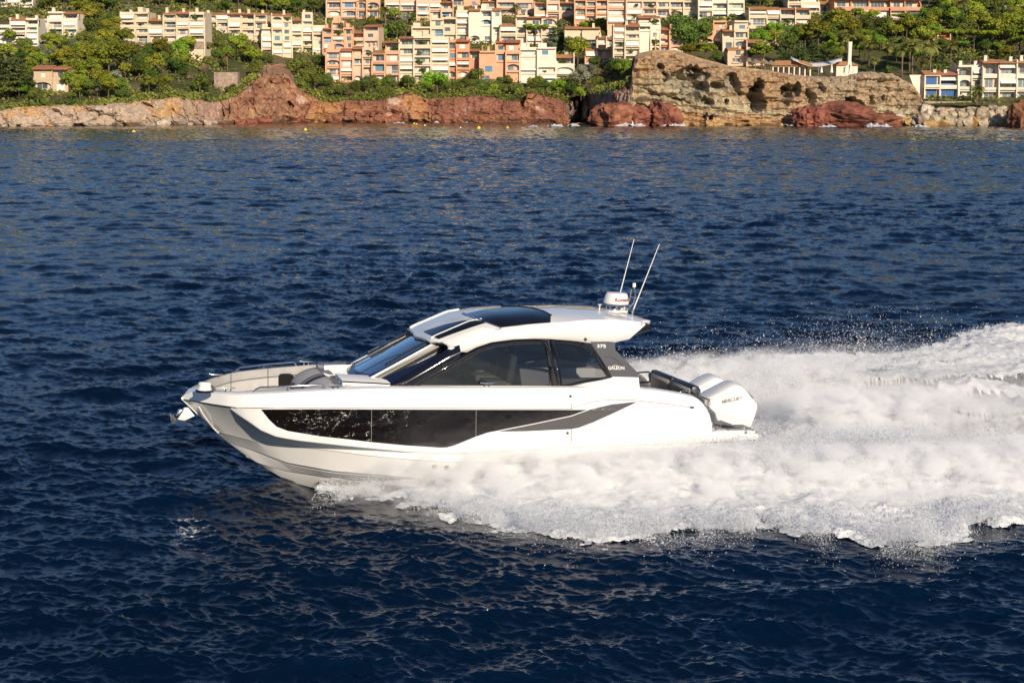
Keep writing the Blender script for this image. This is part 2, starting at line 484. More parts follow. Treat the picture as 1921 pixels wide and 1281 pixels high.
def color_mat(name, rough=.85, bump=.5, bscale=1.2, fine=.35):
    m, nt, b = new_mat(name)
    b.inputs['Roughness'].default_value = rough
    b.inputs['Specular IOR Level'].default_value = .25
    at_ = NN(nt, 'ShaderNodeAttribute'); at_.attribute_name = 'tone'
    geo = NN(nt, 'ShaderNodeNewGeometry')
    n = NN(nt, 'ShaderNodeTexNoise', Scale=bscale, Detail=7.0, Roughness=.65)
    nt.links.new(geo.outputs['Position'], n.inputs['Vector'])
    mr = NN(nt, 'ShaderNodeMapRange'); mr.inputs[1].default_value = .3; mr.inputs[2].default_value = .7; mr.inputs[3].default_value = 1 - fine; mr.inputs[4].default_value = 1 + fine
    nt.links.new(n.outputs['Fac'], mr.inputs[0])
    mx = NN(nt, 'ShaderNodeVectorMath', operation='SCALE')
    nt.links.new(at_.outputs['Color'], mx.inputs[0]); nt.links.new(mr.outputs[0], mx.inputs['Scale'])
    nt.links.new(mx.outputs[0], b.inputs['Base Color'])
    bp = NN(nt, 'ShaderNodeBump'); bp.inputs['Strength'].default_value = bump; bp.inputs['Distance'].default_value = .5
    nt.links.new(n.outputs['Fac'], bp.inputs['Height']); nt.links.new(bp.outputs[0], b.inputs['Normal'])
    return m
M_ROCK = color_mat('rock_face')
M_SOIL = color_mat('hill_soil', bump=.3, bscale=.6)
def set_tone(me, C):
    a = me.color_attributes.new('tone', 'FLOAT_COLOR', 'POINT')
    a.data.foreach_set('color', np.concatenate([np.clip(C, 0, 1), np.ones((len(C), 1))], 1).astype(np.float32).ravel())
def mixc(a, b, t): return a + (b - a) * np.asarray(t)[..., None]

def build_terrain():
    px = np.arange(-650, 2600, 9.0)
    t = np.linspace(0, 1, 90) ** 1.25
    P, Q = np.meshgrid(t, px, indexing='ij')
    top = ctop(Q) + 3.0
    py = top + (-250 - top) * P
    Y = TY(Q, py)
    V = at_np(Q.ravel(), py.ravel(), Y.ravel())
    n = fbm(V * .05, 4, 5)
    V[:, 2] += n * 1.6 * np.clip((P.ravel() - .01) * 12, 0, 1)
    V[:, 2] -= .35
    me = mesh_np('hillside', V, grid_faces(len(t), len(px)), smooth=True)
    c = mixc(np.array([.06, .075, .02])[None], np.array([.17, .13, .07])[None], np.clip(fbm(V * .12, 4, 8) * .9 + .38, 0, 1))
    set_tone(me, c)
    o = link('hillside', me, None, M_SOIL); tag(o, 'green and brown slope behind the shore', kind='structure')
    # seabed strip behind the shoreline so that the bay closes
build_terrain()

CAV = [(1300, 158, 30, 22, 4.5), (1284, 145, 14, 16, 3.5), (1268, 150, 16, 16, 3.0), (1237, 128, 7, 8, 2.0), (1247, 142, 10, 9, 2.5), (1263, 160, 22, 12, 3.0), (1300, 180, 24, 7, 2.5),
       (1303, 132, 12, 8, 3.0), (1318, 150, 10, 12, 2.5), (1310, 152, 8, 9, 2.0), (1345, 162, 14, 7, 2.6), (1372, 156, 14, 14, 3.2), (1385, 166, 16, 12, 3.0), (1420, 182, 13, 30, 6.5), (1428, 200, 12, 12, 5),
       (1480, 178, 12, 22, 5.0), (1497, 170, 7, 12, 2.6), (1520, 188, 10, 18, 3.0), (1535, 170, 10, 10, 2.0), (1591, 188, 12, 14, 7.5), (1606, 196, 12, 9, 6.0), (1583, 200, 9, 6, 4.0), (1358, 194, 6, 6, 2.2), (1324, 190, 12, 9, 2.8),
       (1632, 190, 5, 7, 2.0), (1655, 184, 4, 5, 1.5), (1325, 222, 3, 10, 2.2), (1336, 224, 3, 9, 2.2), (1212, 170, 16, 3, 1.2), (1230, 180, 20, 3, 1.0), (1262, 186, 26, 3, 1.2), (1205, 200, 10, 5, 2.0),
       (793, 190, 3, 3, 2.0), (985, 178, 5, 20, 5), (1090, 208, 5, 24, 4), (1112, 210, 5, 22, 4), (1078, 200, 3, 14, 2.5), (545, 200, 4, 8, 1.8), (552, 204, 3, 6, 1.6), (112, 214, 10, 7, 1.2), (175, 212, 14, 5, 1.2), (275, 200, 12, 5, 1.4), (45, 212, 8, 5, 1), (420, 215, 3, 16, 2.5), (433, 212, 3, 14, 2.5)]
def build_cliff(name, p0, p1, label, step=1.6, rows=84):
    px = np.arange(p0, p1 + step, step); nv = rows
    v = np.linspace(0, 1, nv)
    Vv, Px = np.meshgrid(v, px, indexing='ij')
    sy = shoreY(Px)
    base_py = 187 + CAM_H * F / sy + 2.2
    top = ctop(Px)
    head = smooth01(1176, 1190, Px) * smooth01(1738, 1725, Px)
    py = base_py + (top - base_py) * Vv
    back = (4.5 + 4.5 * head) * Vv ** 1.4 + 3 * smooth01(.86, 1, Vv)
    # bring the crest to the terrain where the shore line and the ground line differ
    Yt = TY(Px, top)
    Y = sy + back
    Y = Y + (np.maximum(Yt - sy, back) - back) * smooth01(.80, 1.0, Vv) * (1 - head)
    W = at_np(Px.ravel(), py.ravel(), Y.ravel())
    W0 = W.copy(); W0[:, 1] *= 1.0
    a = fbm(W0 * np.array([.11, .11, .16]), 4, 21, ridged=True) * 3.0
    b = fbm(W0 * np.array([.5, .5, .75]), 4, 22, ridged=True) * 1.25
    st = fbm(W0 * np.array([.06, .06, 1.5]), 4, 23) * 1.0                      # strata in the sandstone
    lz = W0[:, 2] * 1.0 + W0[:, 0] * .10 + fbm(W0 * .12, 3, 25) * 1.6
    led = (np.abs((lz / 2.1) % 1.0 - .5) * 2 - .5) * 1.3 * (fbm(W0 * .1, 2, 26) > -.15)
    # steep fins in the red rock near the tall stack, leaning
    fin = fbm(np.stack([W0[:, 0] * .6 - W0[:, 2] * .35, W0[:, 1] * .2, W0[:, 2] * .10], -1), 3, 24, ridged=True) * 1.6
    hd = head.ravel(); pxr = Px.ravel(); pyr = py.ravel()
    finz = smooth01(425, 450, pxr) * smooth01(640, 600, pxr) + smooth01(1040, 1060, pxr) * smooth01(1190, 1175, pxr)
    crack = fbm(W0 * np.array([.22, .22, .22]), 3, 29)
    crack = -1.5 * np.exp(-(crack / .05) ** 2) * (1 - .45 * hd) * smooth01(-.05, .3, fbm(W0 * .08, 2, 39))
    d = a * (1 - .5 * hd) + b + st * (.15 + 1.5 * hd) + led * hd + fin * finz + crack
    cav = np.zeros(len(d))
    wob = fbm(W0 * np.array([.35, .35, .5]), 3, 27)
    wx = fbm(W0 * .22, 3, 41); wy = fbm(W0 * .26, 3, 42)
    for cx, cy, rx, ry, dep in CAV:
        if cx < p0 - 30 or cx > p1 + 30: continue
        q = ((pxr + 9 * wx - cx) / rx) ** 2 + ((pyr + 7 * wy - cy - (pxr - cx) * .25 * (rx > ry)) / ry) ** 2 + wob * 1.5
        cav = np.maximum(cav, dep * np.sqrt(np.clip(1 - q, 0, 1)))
    edge = np.clip(Vv.ravel() * 8, 0.25, 1) * np.clip((1 - Vv.ravel()) * 10 + .15, 0, 1)
    endf = np.clip(np.minimum(pxr - p0, p1 - pxr) / 8, 0, 1) if name != 'shore_cliff' else 1
    W[:, 1] += (-d * edge) * endf + cav * 1.9
    W[:, 2] += .35 * b * edge
    me = mesh_np(name, W, grid_faces(nv, len(px)), smooth=True)
    me.polygons.foreach_set('use_smooth', [True] * len(me.polygons)); me.set_sharp_from_angle(angle=R(24))
    # colour of the rock itself, by place and bedding
    n1 = fbm(W0 * .07, 4, 31); n2 = fbm(W0 * .3, 4, 32); n3 = fbm(W0 * np.array([.25, .25, .9]), 3, 33)
    V_ = Vv.ravel()
    pale = mixc(np.array([.46, .36, .28])[None], np.array([.52, .32, .15])[None], np.clip(n2 * 1.6 + .2 + (V_ - .5) * .6, 0, 1))
    pink = np.array([.42, .25, .18])[None]
    red = mixc(np.array([.21, .090, .062])[None], np.array([.33, .150, .095])[None], np.clip(n1 + .5 + n2 * .5, 0, 1))
    red = mixc(red, np.array([.42, .22, .10])[None], smooth01(.12, .5, n1 + n2 * .4 + .32 * np.exp(-((pxr - 650) / 55) ** 2) * (V_ > .45)))
    red = mixc(red, np.array([.52, .38, .30])[None], smooth01(.38, .6, n2 + .45 * np.exp(-((pxr - 735) / 14) ** 2) + .35 * np.exp(-((pxr - 560) / 14) ** 2)) * .8)
    ochre = np.array([.44, .26, .15])[None]
    c = mixc(pale, pink, smooth01(345, 400, pxr + n1 * 30) * .8)
    c = mixc(c, mixc(ochre, red, np.clip(n2 * 1.4 + .35 + smooth01(520, 600, pxr), 0, 1)), smooth01(410, 450, pxr + n1 * 20))
    grey = mixc(np.array([.16, .13, .11])[None], np.array([.36, .25, .2])[None], np.clip(n2 * 1.5 + .5, 0, 1))
    c = mixc(c, grey, smooth01(1055, 1070, pxr + n1 * 8))
    cap = mixc(np.array([.31, .215, .135])[None], np.array([.43, .28, .15])[None], np.clip(n2 * 1.3 + .5, 0, 1))
    cream = mixc(np.array([.48, .41, .27])[None], np.array([.38, .30, .19])[None], np.clip(n3 * 1.6 + .4, 0, 1))
    hc = mixc(cap, cream, smooth01(.66, .40, V_ + n1 * .25 + .18 * smooth01(1330, 1420, pxr)))
    hc = mixc(hc, np.array([.44, .24, .10])[None], smooth01(.20, .08, V_ + n2 * .1) * .8)
    hc = mixc(hc, np.array([.30, .28, .22])[None], np.clip(cav / 2.0, 0, 1) * .75)
    hc = mixc(hc, np.array([.40, .33, .23])[None], smooth01(1480, 1540, pxr) * .5 * smooth01(.2, .4, V_))
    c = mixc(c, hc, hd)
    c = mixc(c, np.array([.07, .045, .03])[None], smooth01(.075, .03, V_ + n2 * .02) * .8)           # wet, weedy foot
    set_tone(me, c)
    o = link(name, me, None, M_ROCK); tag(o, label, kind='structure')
build_cliff('shore_cliff', -500, 1184, 'pale then red rock cliffs along the shore')
build_cliff('sandstone_headland', 1178, 1740, 'tan sandstone headland with caves')
def build_headland_top():
    px = np.arange(1180, 1739, 4.0); t = np.linspace(0, 1, 14)
    T, X = np.meshgrid(t, px, indexing='ij')
    top = ctop(X)
    Yf = shoreY(X) + 12.0
    A = at_np(X.ravel(), top.ravel() + .4, Yf.ravel())
    Yb = np.maximum(TY(X, np.minimum(top, 150)) + 6, Yf + 10)
    P = A.copy(); tt = T.ravel()
    P[:, 1] = A[:, 1] + (Yb.ravel() - Yf.ravel()) * tt
    P[:, 0] *= P[:, 1] / A[:, 1]
    P[:, 2] += -1.2 * tt + fbm(P * .2, 3, 35) * .4 * tt - .12
    me = mesh_np('headland_top', P, grid_faces(14, len(px)), smooth=True)
    set_tone(me, mixc(np.array([.33, .22, .13])[None], np.array([.25, .17, .10])[None], np.clip(fbm(P * .3, 3, 36) + .5, 0, 1)))
    o = link('headland_top', me, None, M_ROCK); tag(o, kind='structure')
build_headland_top()
def shore_strip():
    # low rubble shelf under the sea wall on the right
    px = np.arange(1728, 2500, 6.0); t = np.linspace(0, 1, 16)
    T, X = np.meshgrid(t, px, indexing='ij')
    sy = shoreY(X); b = 187 + CAM_H * F / sy + 2
    py = b + (196 - b) * T
    P = at_np(X.ravel(), py.ravel(), (sy + 13 * T).ravel())
    P[:, 2] += fbm(P * .5, 3, 37) * .5
    me = mesh_np('shore_shelf', P, grid_faces(16, len(px)), smooth=True)
    set_tone(me, np.tile(np.array([[.30, .24, .17]]), (len(P), 1)))
    tag(link('shore_shelf', me, None, M_ROCK), kind='structure')
shore_strip()

# ---- loose rocks: each one a thing
def rock_mesh(name, seed, sub=5, rough=.42, flat=1.0):
    bm = bmesh.new(); bmesh.ops.create_icosphere(bm, subdivisions=sub, radius=1.0)
    P = np.array([v.co for v in bm.verts])
    n = fbm(P * 1.1 + seed * 7.1, 4, 60 + seed, ridged=True) * rough + fbm(P * 3.5 + seed, 3, 80 + seed, ridged=True) * rough * .5 + fbm(P * 9 + seed, 2, 95) * rough * .16
    # a few flat cuts make it angular
    g = np.random.default_rng(seed)
    for _ in range(9):
        d = g.normal(size=3); d /= np.linalg.norm(d); k = g.uniform(.62, .92)
        s = P @ d; P = P - np.outer(np.maximum(s - k, 0), d) * .9
    P = P * (1 + n)[:, None]
    for v, p in zip(bm.verts, P): v.co = p
    me = bpy.data.meshes.new(name); bm.to_mesh(me); bm.free()
    me.polygons.foreach_set('use_smooth', [True] * len(me.polygons)); me.set_sharp_from_angle(angle=R(35))
    return me, P
def rock_mat(name, c1, c2):
    m = mat(name, c1, .85, var=.25, scale=1.3, bump=.8, bscale=5, col2=c2, objvar=.10, spec=.25); return m
M_BOULD = rock_mat('pale_boulder', (.36, .28, .19), (.52, .43, .31))
M_BOULW = rock_mat('whitish_boulder', (.52, .44, .34), (.62, .54, .43))
M_BOULO = rock_mat('ochre_boulder', (.42, .24, .09), (.50, .32, .14))
M_REDR = rock_mat('red_rock', (.22, .080, .050), (.37, .16, .09))
M_DKRED = rock_mat('dark_red_rock', (.16, .06, .04), (.28, .11, .07))
RK = [rock_mesh('boulder', s)[0] for s in range(6)]
RKB = [rock_mesh('boulder', s, 4, .22)[0] for s in range(6)]
RKM = {}
def rock(name, px, py, w, h, m, label, k, depth=None, Y=None, group=None, rot=None, cat='rock'):
    """rock whose foot stands at photo pixel (px, py); w, h in pixels"""
    Y = Y or float(shoreY(px))
    s = Y / F
    key = (k, m.name)
    if key not in RKM:
        me = (RK if 'red' in m.name else RKB)[k].copy(); me.name = name; me.materials.append(m); RKM[key] = me
    o = bpy.data.objects.new(name, RKM[key]); COL.objects.link(o)
    p = at(px, py, Y)
    o.location = (p.x, p.y, p.z + h * s * .36)
    o.scale = (w * s * .60, (depth or w * s * .5), h * s * .66)
    o.rotation_euler = (0, 0, rot if rot is not None else k * 1.3)
    tag(o, label, cat, group)
    return o
rock('red_rock', 1150, 238, 56, 40, M_REDR, 'long low orange-red rock at the foot of the headland by the pier', 1, depth=5, Y=452, rot=.1)
rock('red_rock', 1199, 238, 40, 36, M_REDR, 'middle orange-red rock hump between two others below the headland', 2, depth=5, Y=452, rot=.4)
rock('red_rock', 1241, 238, 46, 45, M_REDR, 'tall round reddish rock with surf below the tan headland', 0, depth=5.5, Y=451, rot=.2)
rock('red_rock', 1165, 205, 22, 36, M_DKRED, 'upright dark maroon rock leaning at the left end of the headland', 4, depth=3, Y=462, rot=.3)
rock('red_rock', 1524, 239, 50, 36, M_REDR, 'rounded red rock left of the long dark red ridge', 3, depth=5, Y=448, rot=.1)
rock('red_rock', 1578, 240, 88, 37, M_DKRED, 'broad dark red rock ridge in front of the double cave', 5, depth=6, Y=447, rot=.0)
rock('red_rock', 1638, 239, 66, 24, M_DKRED, 'low dark red tail of rock running towards the boulders', 1, depth=5, Y=447, rot=.05)
rock('red_rock', 1917, 240, 34, 46, M_REDR, 'red rock cut by the edge of the view beside the boulders', 2, depth=4, Y=438, rot=.3)
rock('red_rock', 1055, 234, 16, 7, M_REDR, 'small reddish rock awash left of the floating pier', 3, depth=1.2, Y=478, rot=.3)
rock('red_rock', 1085, 237, 15, 7, M_BOULO, 'small ochre rock awash in front of the floating pier', 4, depth=1.2, Y=462, rot=.1)
BL = [(1690, 226, 50, 17, 'W'), (1712, 222, 20, 15, 'W'), (1735, 216, 22, 18, 'W'), (1731, 232, 22, 20, 'P'), (1752, 230, 20, 14, 'P'), (1673, 234, 20, 10, 'O'), (1693, 234, 13, 12, 'O'), (1706, 234, 16, 11, 'O'), (1718, 236, 14, 10, 'P'),
      (1748, 238, 30, 14, 'O'), (1766, 236, 24, 13, 'O'), (1768, 222, 18, 14, 'P'), (1779, 233, 16, 14, 'P'), (1790, 236, 18, 12, 'P'), (1786, 220, 16, 10, 'P'), (1804, 222, 18, 12, 'P'), (1801, 236, 16, 14, 'P'), (1817, 236, 20, 18, 'P'), (1818, 219, 16, 12, 'P'),
      (1829, 235, 16, 14, 'O'), (1838, 220, 20, 16, 'P'), (1846, 237, 20, 15, 'P'), (1857, 221, 16, 13, 'P'), (1862, 236, 18, 14, 'P'), (1872, 222, 18, 16, 'P'), (1878, 238, 18, 14, 'O'), (1887, 220, 16, 14, 'P'), (1891, 236, 20, 16, 'P'), (1900, 224, 16, 18, 'P'),
      (1741, 205, 16, 8, 'P'), (1765, 210, 14, 8, 'W'), (1782, 209, 16, 8, 'P'), (1800, 210, 14, 8, 'P'), (1822, 208, 16, 8, 'P'), (1845, 207, 14, 8, 'P'), (1862, 206, 16, 9, 'P'), (1880, 207, 16, 10, 'P'), (1897, 208, 14, 10, 'P')]
_o = {}
NTH = ['first', 'second', 'third', 'fourth', 'fifth', 'sixth', 'seventh', 'eighth', 'ninth', 'tenth', 'eleventh', 'twelfth', 'thirteenth', 'fourteenth', 'fifteenth', 'sixteenth', 'seventeenth', 'eighteenth', 'nineteenth', 'twentieth']
def nth(i):
    tens = ['', '', 'twenty', 'thirty', 'forty', 'fifty', 'sixty', 'seventy', 'eighty', 'ninety']
    if i < 20: return NTH[i]
    n = i + 1
    return (tens[n // 10] + '-' + NTH[n % 10 - 1]) if n % 10 else tens[n // 10][:-1] + 'ieth'
for i, (px, py, w, h, c) in enumerate(sorted(BL)):
    row = 'top row' if py <= 212 else ('middle row' if py <= 227 else 'waterline row')
    kind = {'W': 'whitish', 'P': 'tan', 'O': 'ochre'}[c]
    _o[(row, kind)] = _o.get((row, kind), -1) + 1
    Yb = float(shoreY(px)) + {'t': 9, 'm': 4, 'w': -1}[row[0]]
    rock('boulder', px, py, w * 1.08, h * (.85 if py <= 212 else 1.08), {'W': M_BOULW, 'P': M_BOULD, 'O': M_BOULO}[c], '%s %s boulder from left, %s of breakwater' % (nth(_o[(row, kind)]), kind, row), i % 6, Y=Yb, group='breakwater boulders below the seaside villas', cat='boulder')

# ---- surf at the rocks, mooring buoys, floating pier
def surf():
    mb_v, mb_f = [], []
    for (px, py, w, h) in ((85, 236, 60, 1.0), (190, 235, 30, 1.2), (560, 230, 22, 1.6), (750, 231, 26, 1.8), (820, 230, 12, 1.6), (1000, 237.5, 20, 2.2), (1040, 237, 34, 3), (1075, 236, 26, 3), (1180, 236, 60, 6), (1210, 235, 46, 7), (1260, 236, 54, 4.5), (1370, 235, 20, 3), (1410, 235, 22, 3.4), (1550, 238, 50, 2), (1640, 237.5, 60, 4), (1720, 238, 40, 2), (1478, 236, 40, 1.6), (880, 230, 26, 1.2), (300, 235.5, 50, 1)):
        nx, ny = 60, 12
        px_ = np.linspace(px - w / 2, px + w / 2, nx); t = np.linspace(0, 1, ny)
        T, X = np.meshgrid(t, px_, indexing='ij')
        prof = np.sin(np.pi * (X - px + w / 2) / w) ** .6
        bump = (.5 + .5 * fbm(np.stack([X.ravel() * .25, T.ravel() * 3, X.ravel() * 0], -1), 3, 91).reshape(T.shape)) * prof
        p = on_plane(px, py + 1)
        Y = p.y + (T - .5) * (4 + h)
        x = (X - 960.5) / F * Y
        z = .12 + np.sin(np.pi * T) * h * .16 * bump * 1.8 - .25 * (1 - prof)
        b = sum(len(v) for v in mb_v)
        mb_v.append(np.stack([x, Y, z], -1).reshape(-1, 3)); mb_f.append(grid_faces(ny, nx) + b)
    V_ = np.concatenate(mb_v); F_ = np.concatenate(mb_f)
    V_[:, 2] += .5 * fbm(V_ * np.array([.8, .8, .8]), 3, 92) * (V_[:, 2] > .2)
    F_ = F_[fbm(V_[F_[:, 0]] * np.array([.7, .35, .7]), 3, 93) > -.22]
    me = mesh_np('surf', V_, F_, smooth=True)
    tag(link('surf', me, None, M_FOAM), 'white surf breaking along the rocks', kind='stuff')
surf()
M_STEEL_B = mat('buoy_metal', (.4, .4, .4), .4, metal=.8)
M_YEL = mat('yellow_plastic', (.75, .55, .04), .4, var=.05)
M_WBUOY = mat('white_buoy', (.8, .8, .76), .4, var=.03)
def buoy(px, py, r, m, label, grp, name='mooring_buoy'):
    p = on_plane(px, py + 2)
    t = empty(name, (p.x, p.y, 0)); tag(t, label, 'buoy', grp)
    MB().lathe([(r * .5, -r * .5), (r * .95, -r * .1), (r, r * .35), (r * .8, r * .95), (r * .35, r * 1.3)], k=14).build('float', m, t, smooth=60)
    MB().lathe([(r * .12, r * 1.25), (r * .12, r * 1.7), (r * .2, r * 1.75), (r * .18, r * 1.9)], k=8).build('eye_ring', M_STEEL_B, t, smooth=60)

for i, (px, py, r, c, l) in enumerate([(251, 247, .42, 0, 'yellow buoy in front of the pale cliff, farthest to the left'), (573, 243, .42, 0, 'yellow buoy floating before the tall red rock stack'), (777, 231, .30, 0, 'left of a close pair of small yellow buoys by the red cliff'), (781.5, 232, .28, 0, 'right of a close pair of small yellow buoys by the red cliff'),
    (898, 240, .48, 0, 'largest yellow buoy, before the low red cliff'), (952, 239, .34, 0, 'yellow buoy farthest right, near the pier'), (797, 234, .24, 1, 'small white float just right of the yellow pair'), (833, 237.5, .16, 0, 'tiny yellow float between two white floats'), (864, 238.6, .22, 1, 'small white float left of the largest yellow buoy')]):
    buoy(px, py, r, M_WBUOY if c else M_YEL, l, 'mooring buoys along the shore')
M_RUBP = mat('grey_pontoon', (.12, .12, .12), .6)
def pier():
    a, b = on_plane(1068, 227.5), on_plane(1108, 227.5)
    L = b.x - a.x; Y = a.y
    t = empty('floating_pier', ((a.x + b.x) / 2, Y, 0)); tag(t, 'small white floating pier with end posts in the rocky inlet', 'pier')
    mw = mat('white_pier_paint', (.7, .66, .58), .5, var=.05)
    MB().box(-L / 2, L / 2, -.6, .6, .35, .6).build('pier_deck', mw, t, bevel=.03)
    for x in (-L / 2, L / 2 - .3):
        MB().box(x, x + .3, -.5, -.2, -.3, 1.4).build('post', mw, t, bevel=.03)
    for x in (-L / 4, L / 4):
        MB().box(x - .8, x + .8, -.5, .5, -.2, .35).build('pontoon_float', M_RUBP, t, bevel=.05)

pier()

def foot_rocks():
    """small broken rocks lying along the foot of the cliffs"""
    g = random.Random(4); k = {}
    L = []
    for _ in range(64):
        px = g.choice([g.uniform(0, 400), g.uniform(430, 1060), g.uniform(430, 1060), g.uniform(1270, 1500), g.uniform(1120, 1180)])
        L.append(px)
    for px in sorted(L):
        m, c, reg = (M_BOULD, 'pale', 'foot of the pale cliff') if px < 400 else ((M_REDR, 'red', 'foot of the red cliff') if px < 1060 else (M_DKRED, 'dark red', 'left foot of the headland') if px < 1200 else (M_BOULO, 'ochre', 'foot of the tan headland'))
        k[reg] = k.get(reg, -1) + 1
        w = g.uniform(7, 20); base = 187 + CAM_H * F / float(shoreY(px))
        rock('shore_rock', px, base + 1.5, w, w * g.uniform(.35, .75), m, '%s small %s rock from the left at the %s' % (nth(k[reg]), c, reg), g.randrange(6), Y=float(shoreY(px)) - g.uniform(1.5, 4), group='small rocks along the cliff foot')
foot_rocks()
# ------------------------------------------------------------------ hillside apartments and villas
def wall_mat(name, c): return mat(name, c, .8, var=.07, scale=.35, bump=.15, bscale=6, spec=.2, objvar=.03)
W_CREAM = wall_mat('cream_render', (.70, .58, .42))
W_WHITE = wall_mat('off_white_render', (.76, .68, .55))
W_PEACH = wall_mat('peach_render', (.68, .40, .25))
W_PINK = wall_mat('pale_pink_render', (.70, .49, .35))
W_SALM = wall_mat('salmon_render', (.60, .30, .18))
W_STONE = mat('rubble_stone', (.34, .25, .19), .9, var=.3, scale=1.2, bump=.8, bscale=4, spec=.2)
W_BEIGE = wall_mat('beige_render', (.55, .42, .28))
T_TILE = mat('terracotta_tiles', (.46, .20, .10), .85, var=.25, scale=1.6, bump=.6, bscale=9, objvar=.1, spec=.2)
G_DARK = mat('window_glass', (.13, .17, .20), .10, var=.4, scale=.5, spec=.6, objvar=.3)
S_BLUE = mat('blue_shutters', (.09, .24, .40), .6, var=.08, objvar=.15)
S_DBLUE = mat('deep_blue_shutters', (.02, .10, .30), .6, var=.06)
S_WHITE = mat('white_shutters', (.74, .72, .68), .6, var=.04)
S_GREEN = mat('pale_green_shutters', (.34, .46, .38), .6, var=.06)
S_RED = mat('red_wood', (.50, .07, .05), .6, var=.06)
A_WHITE = mat('white_awning', (.78, .74, .66), .8, var=.04)
I_SHADE = mat('loggia_render', (.66, .54, .42), .9, var=.08, scale=.3, objvar=.08)
M_PLANT = mat('potted_green', (.08, .13, .03), .8, var=.35, scale=3, bump=.8, bscale=12)

N_WIN = [0]
def win_obj(root, x0, x1, z0, z1, y, kind, g):
    """window or glazed door: glass set back in a slim frame, or closed shutters"""
    mb = MB()
    if kind in ('blue', 'white', 'green', 'dblue', 'red'):
        m = {'blue': S_BLUE, 'white': S_WHITE, 'green': S_GREEN, 'dblue': S_DBLUE, 'red': S_RED}[kind]
        n = max(2, int((x1 - x0) / .8)); w = (x1 - x0) / n
        for i in range(n): mb.box(x0 + i * w + .02, x0 + (i + 1) * w - .02, y, y + .06, z0, z1)
        mb.build('shutter', m, root)
    else:
        f = .07
        mb.box(x0, x1, y, y + .05, z0, z0 + f, 0).box(x0, x1, y, y + .05, z1 - f, z1, 0).box(x0, x0 + f, y, y + .05, z0 + f, z1 - f, 0).box(x1 - f, x1, y, y + .05, z0 + f, z1 - f, 0)
        n = max(1, int((x1 - x0) / 1.1))
        for i in range(1, n): xx = x0 + (x1 - x0) * i / n; mb.box(xx - f / 2, xx + f / 2, y, y + .05, z0 + f, z1 - f, 0)
        mb.quad((x0 + f, y + .03, z0 + f), (x1 - f, y + .03, z0 + f), (x1 - f, y + .03, z1 - f), (x0 + f, y + .03, z1 - f), 1)
        mb.build('window', [S_WHITE, G_DARK], root)
    N_WIN[0] += 1

def cell(root, wall, wb, x0, x1, z0, z1, y, kind, g, pal, ledge=.30):
    """one storey of one bay"""
    D = 12.0
    w, h = x1 - x0, z1 - z0
    if kind == 'blank' or w < 1.2:
        wall.box(x0, x1, y, y + .35, z0, z1); return
    if kind == 'win':
        ww = min(w * .55, g.uniform(1.0, 2.6)); wh = min(h * .62, g.uniform(1.2, 1.9))
        a = x0 + (w - ww) * g.uniform(.3, .7); b = a + ww; c = z0 + .85 if wh < 1.6 else z0 + .3; c = min(c, z1 - wh - .25); d = c + wh
        wall.box(x0, a, y, y + .35, z0, z1).box(b, x1, y, y + .35, z0, z1).box(a, b, y, y + .35, z0, c).box(a, b, y, y + .35, d, z1)
        win_obj(root, a, b, c, d, y + .18, g.choice(pal['shut']) if g.random() < .45 else 'glass', g)
        if g.random() < .3: wall.box(a - .1, b + .1, y - .5, y, c - .35, c)
        return
    # loggia: floor slab, solid or railed parapet, side piers, back wall with doors
    pr = .28
    deep = g.uniform(.8, 1.5)
    top = g.uniform(.28, .5)
    a, b = x0 + pr, x1 - pr
    wall.box(x0, a, y, y + deep, z0, z1).box(b, x1, y, y + deep, z0, z1)
    wall.box(a, b, y, y + deep, z1 - top, z1).box(a, b, y + .0, y + deep, z0, z0 + .12)
    ph = .85
    out = g.choice([0, 0, .0, .35])
    if kind == 'rail':
        wb.append(('rail', a, b, y + .02, z0 + .12))
    else:
        wall.box(a - out * .4, b + out * .4, y - out, y - out + .15, z0 - .05, z0 + ph)
        if out: wall.box(a - out * .4, b + out * .4, y - out, y, z0 - .05, z0 + .1)
    if kind == 'arch':
        cx, r = (a + b) / 2, (b - a) / 2
        zt = z1 - top; n = 8; zs = zt - min(r, h * .35)
        pts = [(cx - r * math.cos(math.pi * i / n), zs + (zt - .02 - zs) * math.sin(math.pi * i / n)) for i in range(n + 1)]
        for i in range(n):
            (xa, za), (xb, zb) = pts[i], pts[i + 1]
            wall.add([(xa, y, za), (xb, y, zb), (xb, y, zt), (xa, y, zt), (xa, y + .25, za), (xb, y + .25, zb), (xb, y + .25, zt), (xa, y + .25, zt)], [(0, 1, 2, 3), (5, 4, 7, 6), (0, 4, 5, 1)])
    # back wall
    yb = y + deep
    dw = (b - a) * g.uniform(.45, .85); da = a + ((b - a) - dw) * g.uniform(.1, .9)
    dz = z1 - top - .15
    wall.box(a, da, yb, yb + .3, z0, z1, 1).box(da + dw, b, yb, yb + .3, z0, z1, 1).box(da, da + dw, yb, yb + .3, dz, z1, 1)
    win_obj(root, da, da + dw, z0 + .12, dz, yb + .1, g.choice(pal['shut']) if g.random() < pal.get('ps', .3) else 'glass', g)
    r = g.random()
    if kind == 'awn' or r < .10:
        l = g.uniform(.8, 1.5)
        MB().add([(a, y + .05, z1 - top - .05), (b, y + .05, z1 - top - .05), (b, y - l * .6, z1 - top - l), (a, y - l * .6, z1 - top - l), (a, y + .05, z1 - top - .10), (b, y + .05, z1 - top - .10), (b, y - l * .6, z1 - top - l - .05), (a, y - l * .6, z1 - top - l - .05)],
                 [(0, 3, 2, 1), (4, 5, 6, 7), (3, 7, 6, 2), (0, 4, 7, 3), (1, 2, 6, 5)]).build('awning', A_WHITE, root)
    elif r < .26:
        wb.append(('plant', a + (b - a) * g.uniform(.1, .8), y - out, z0 + ph))

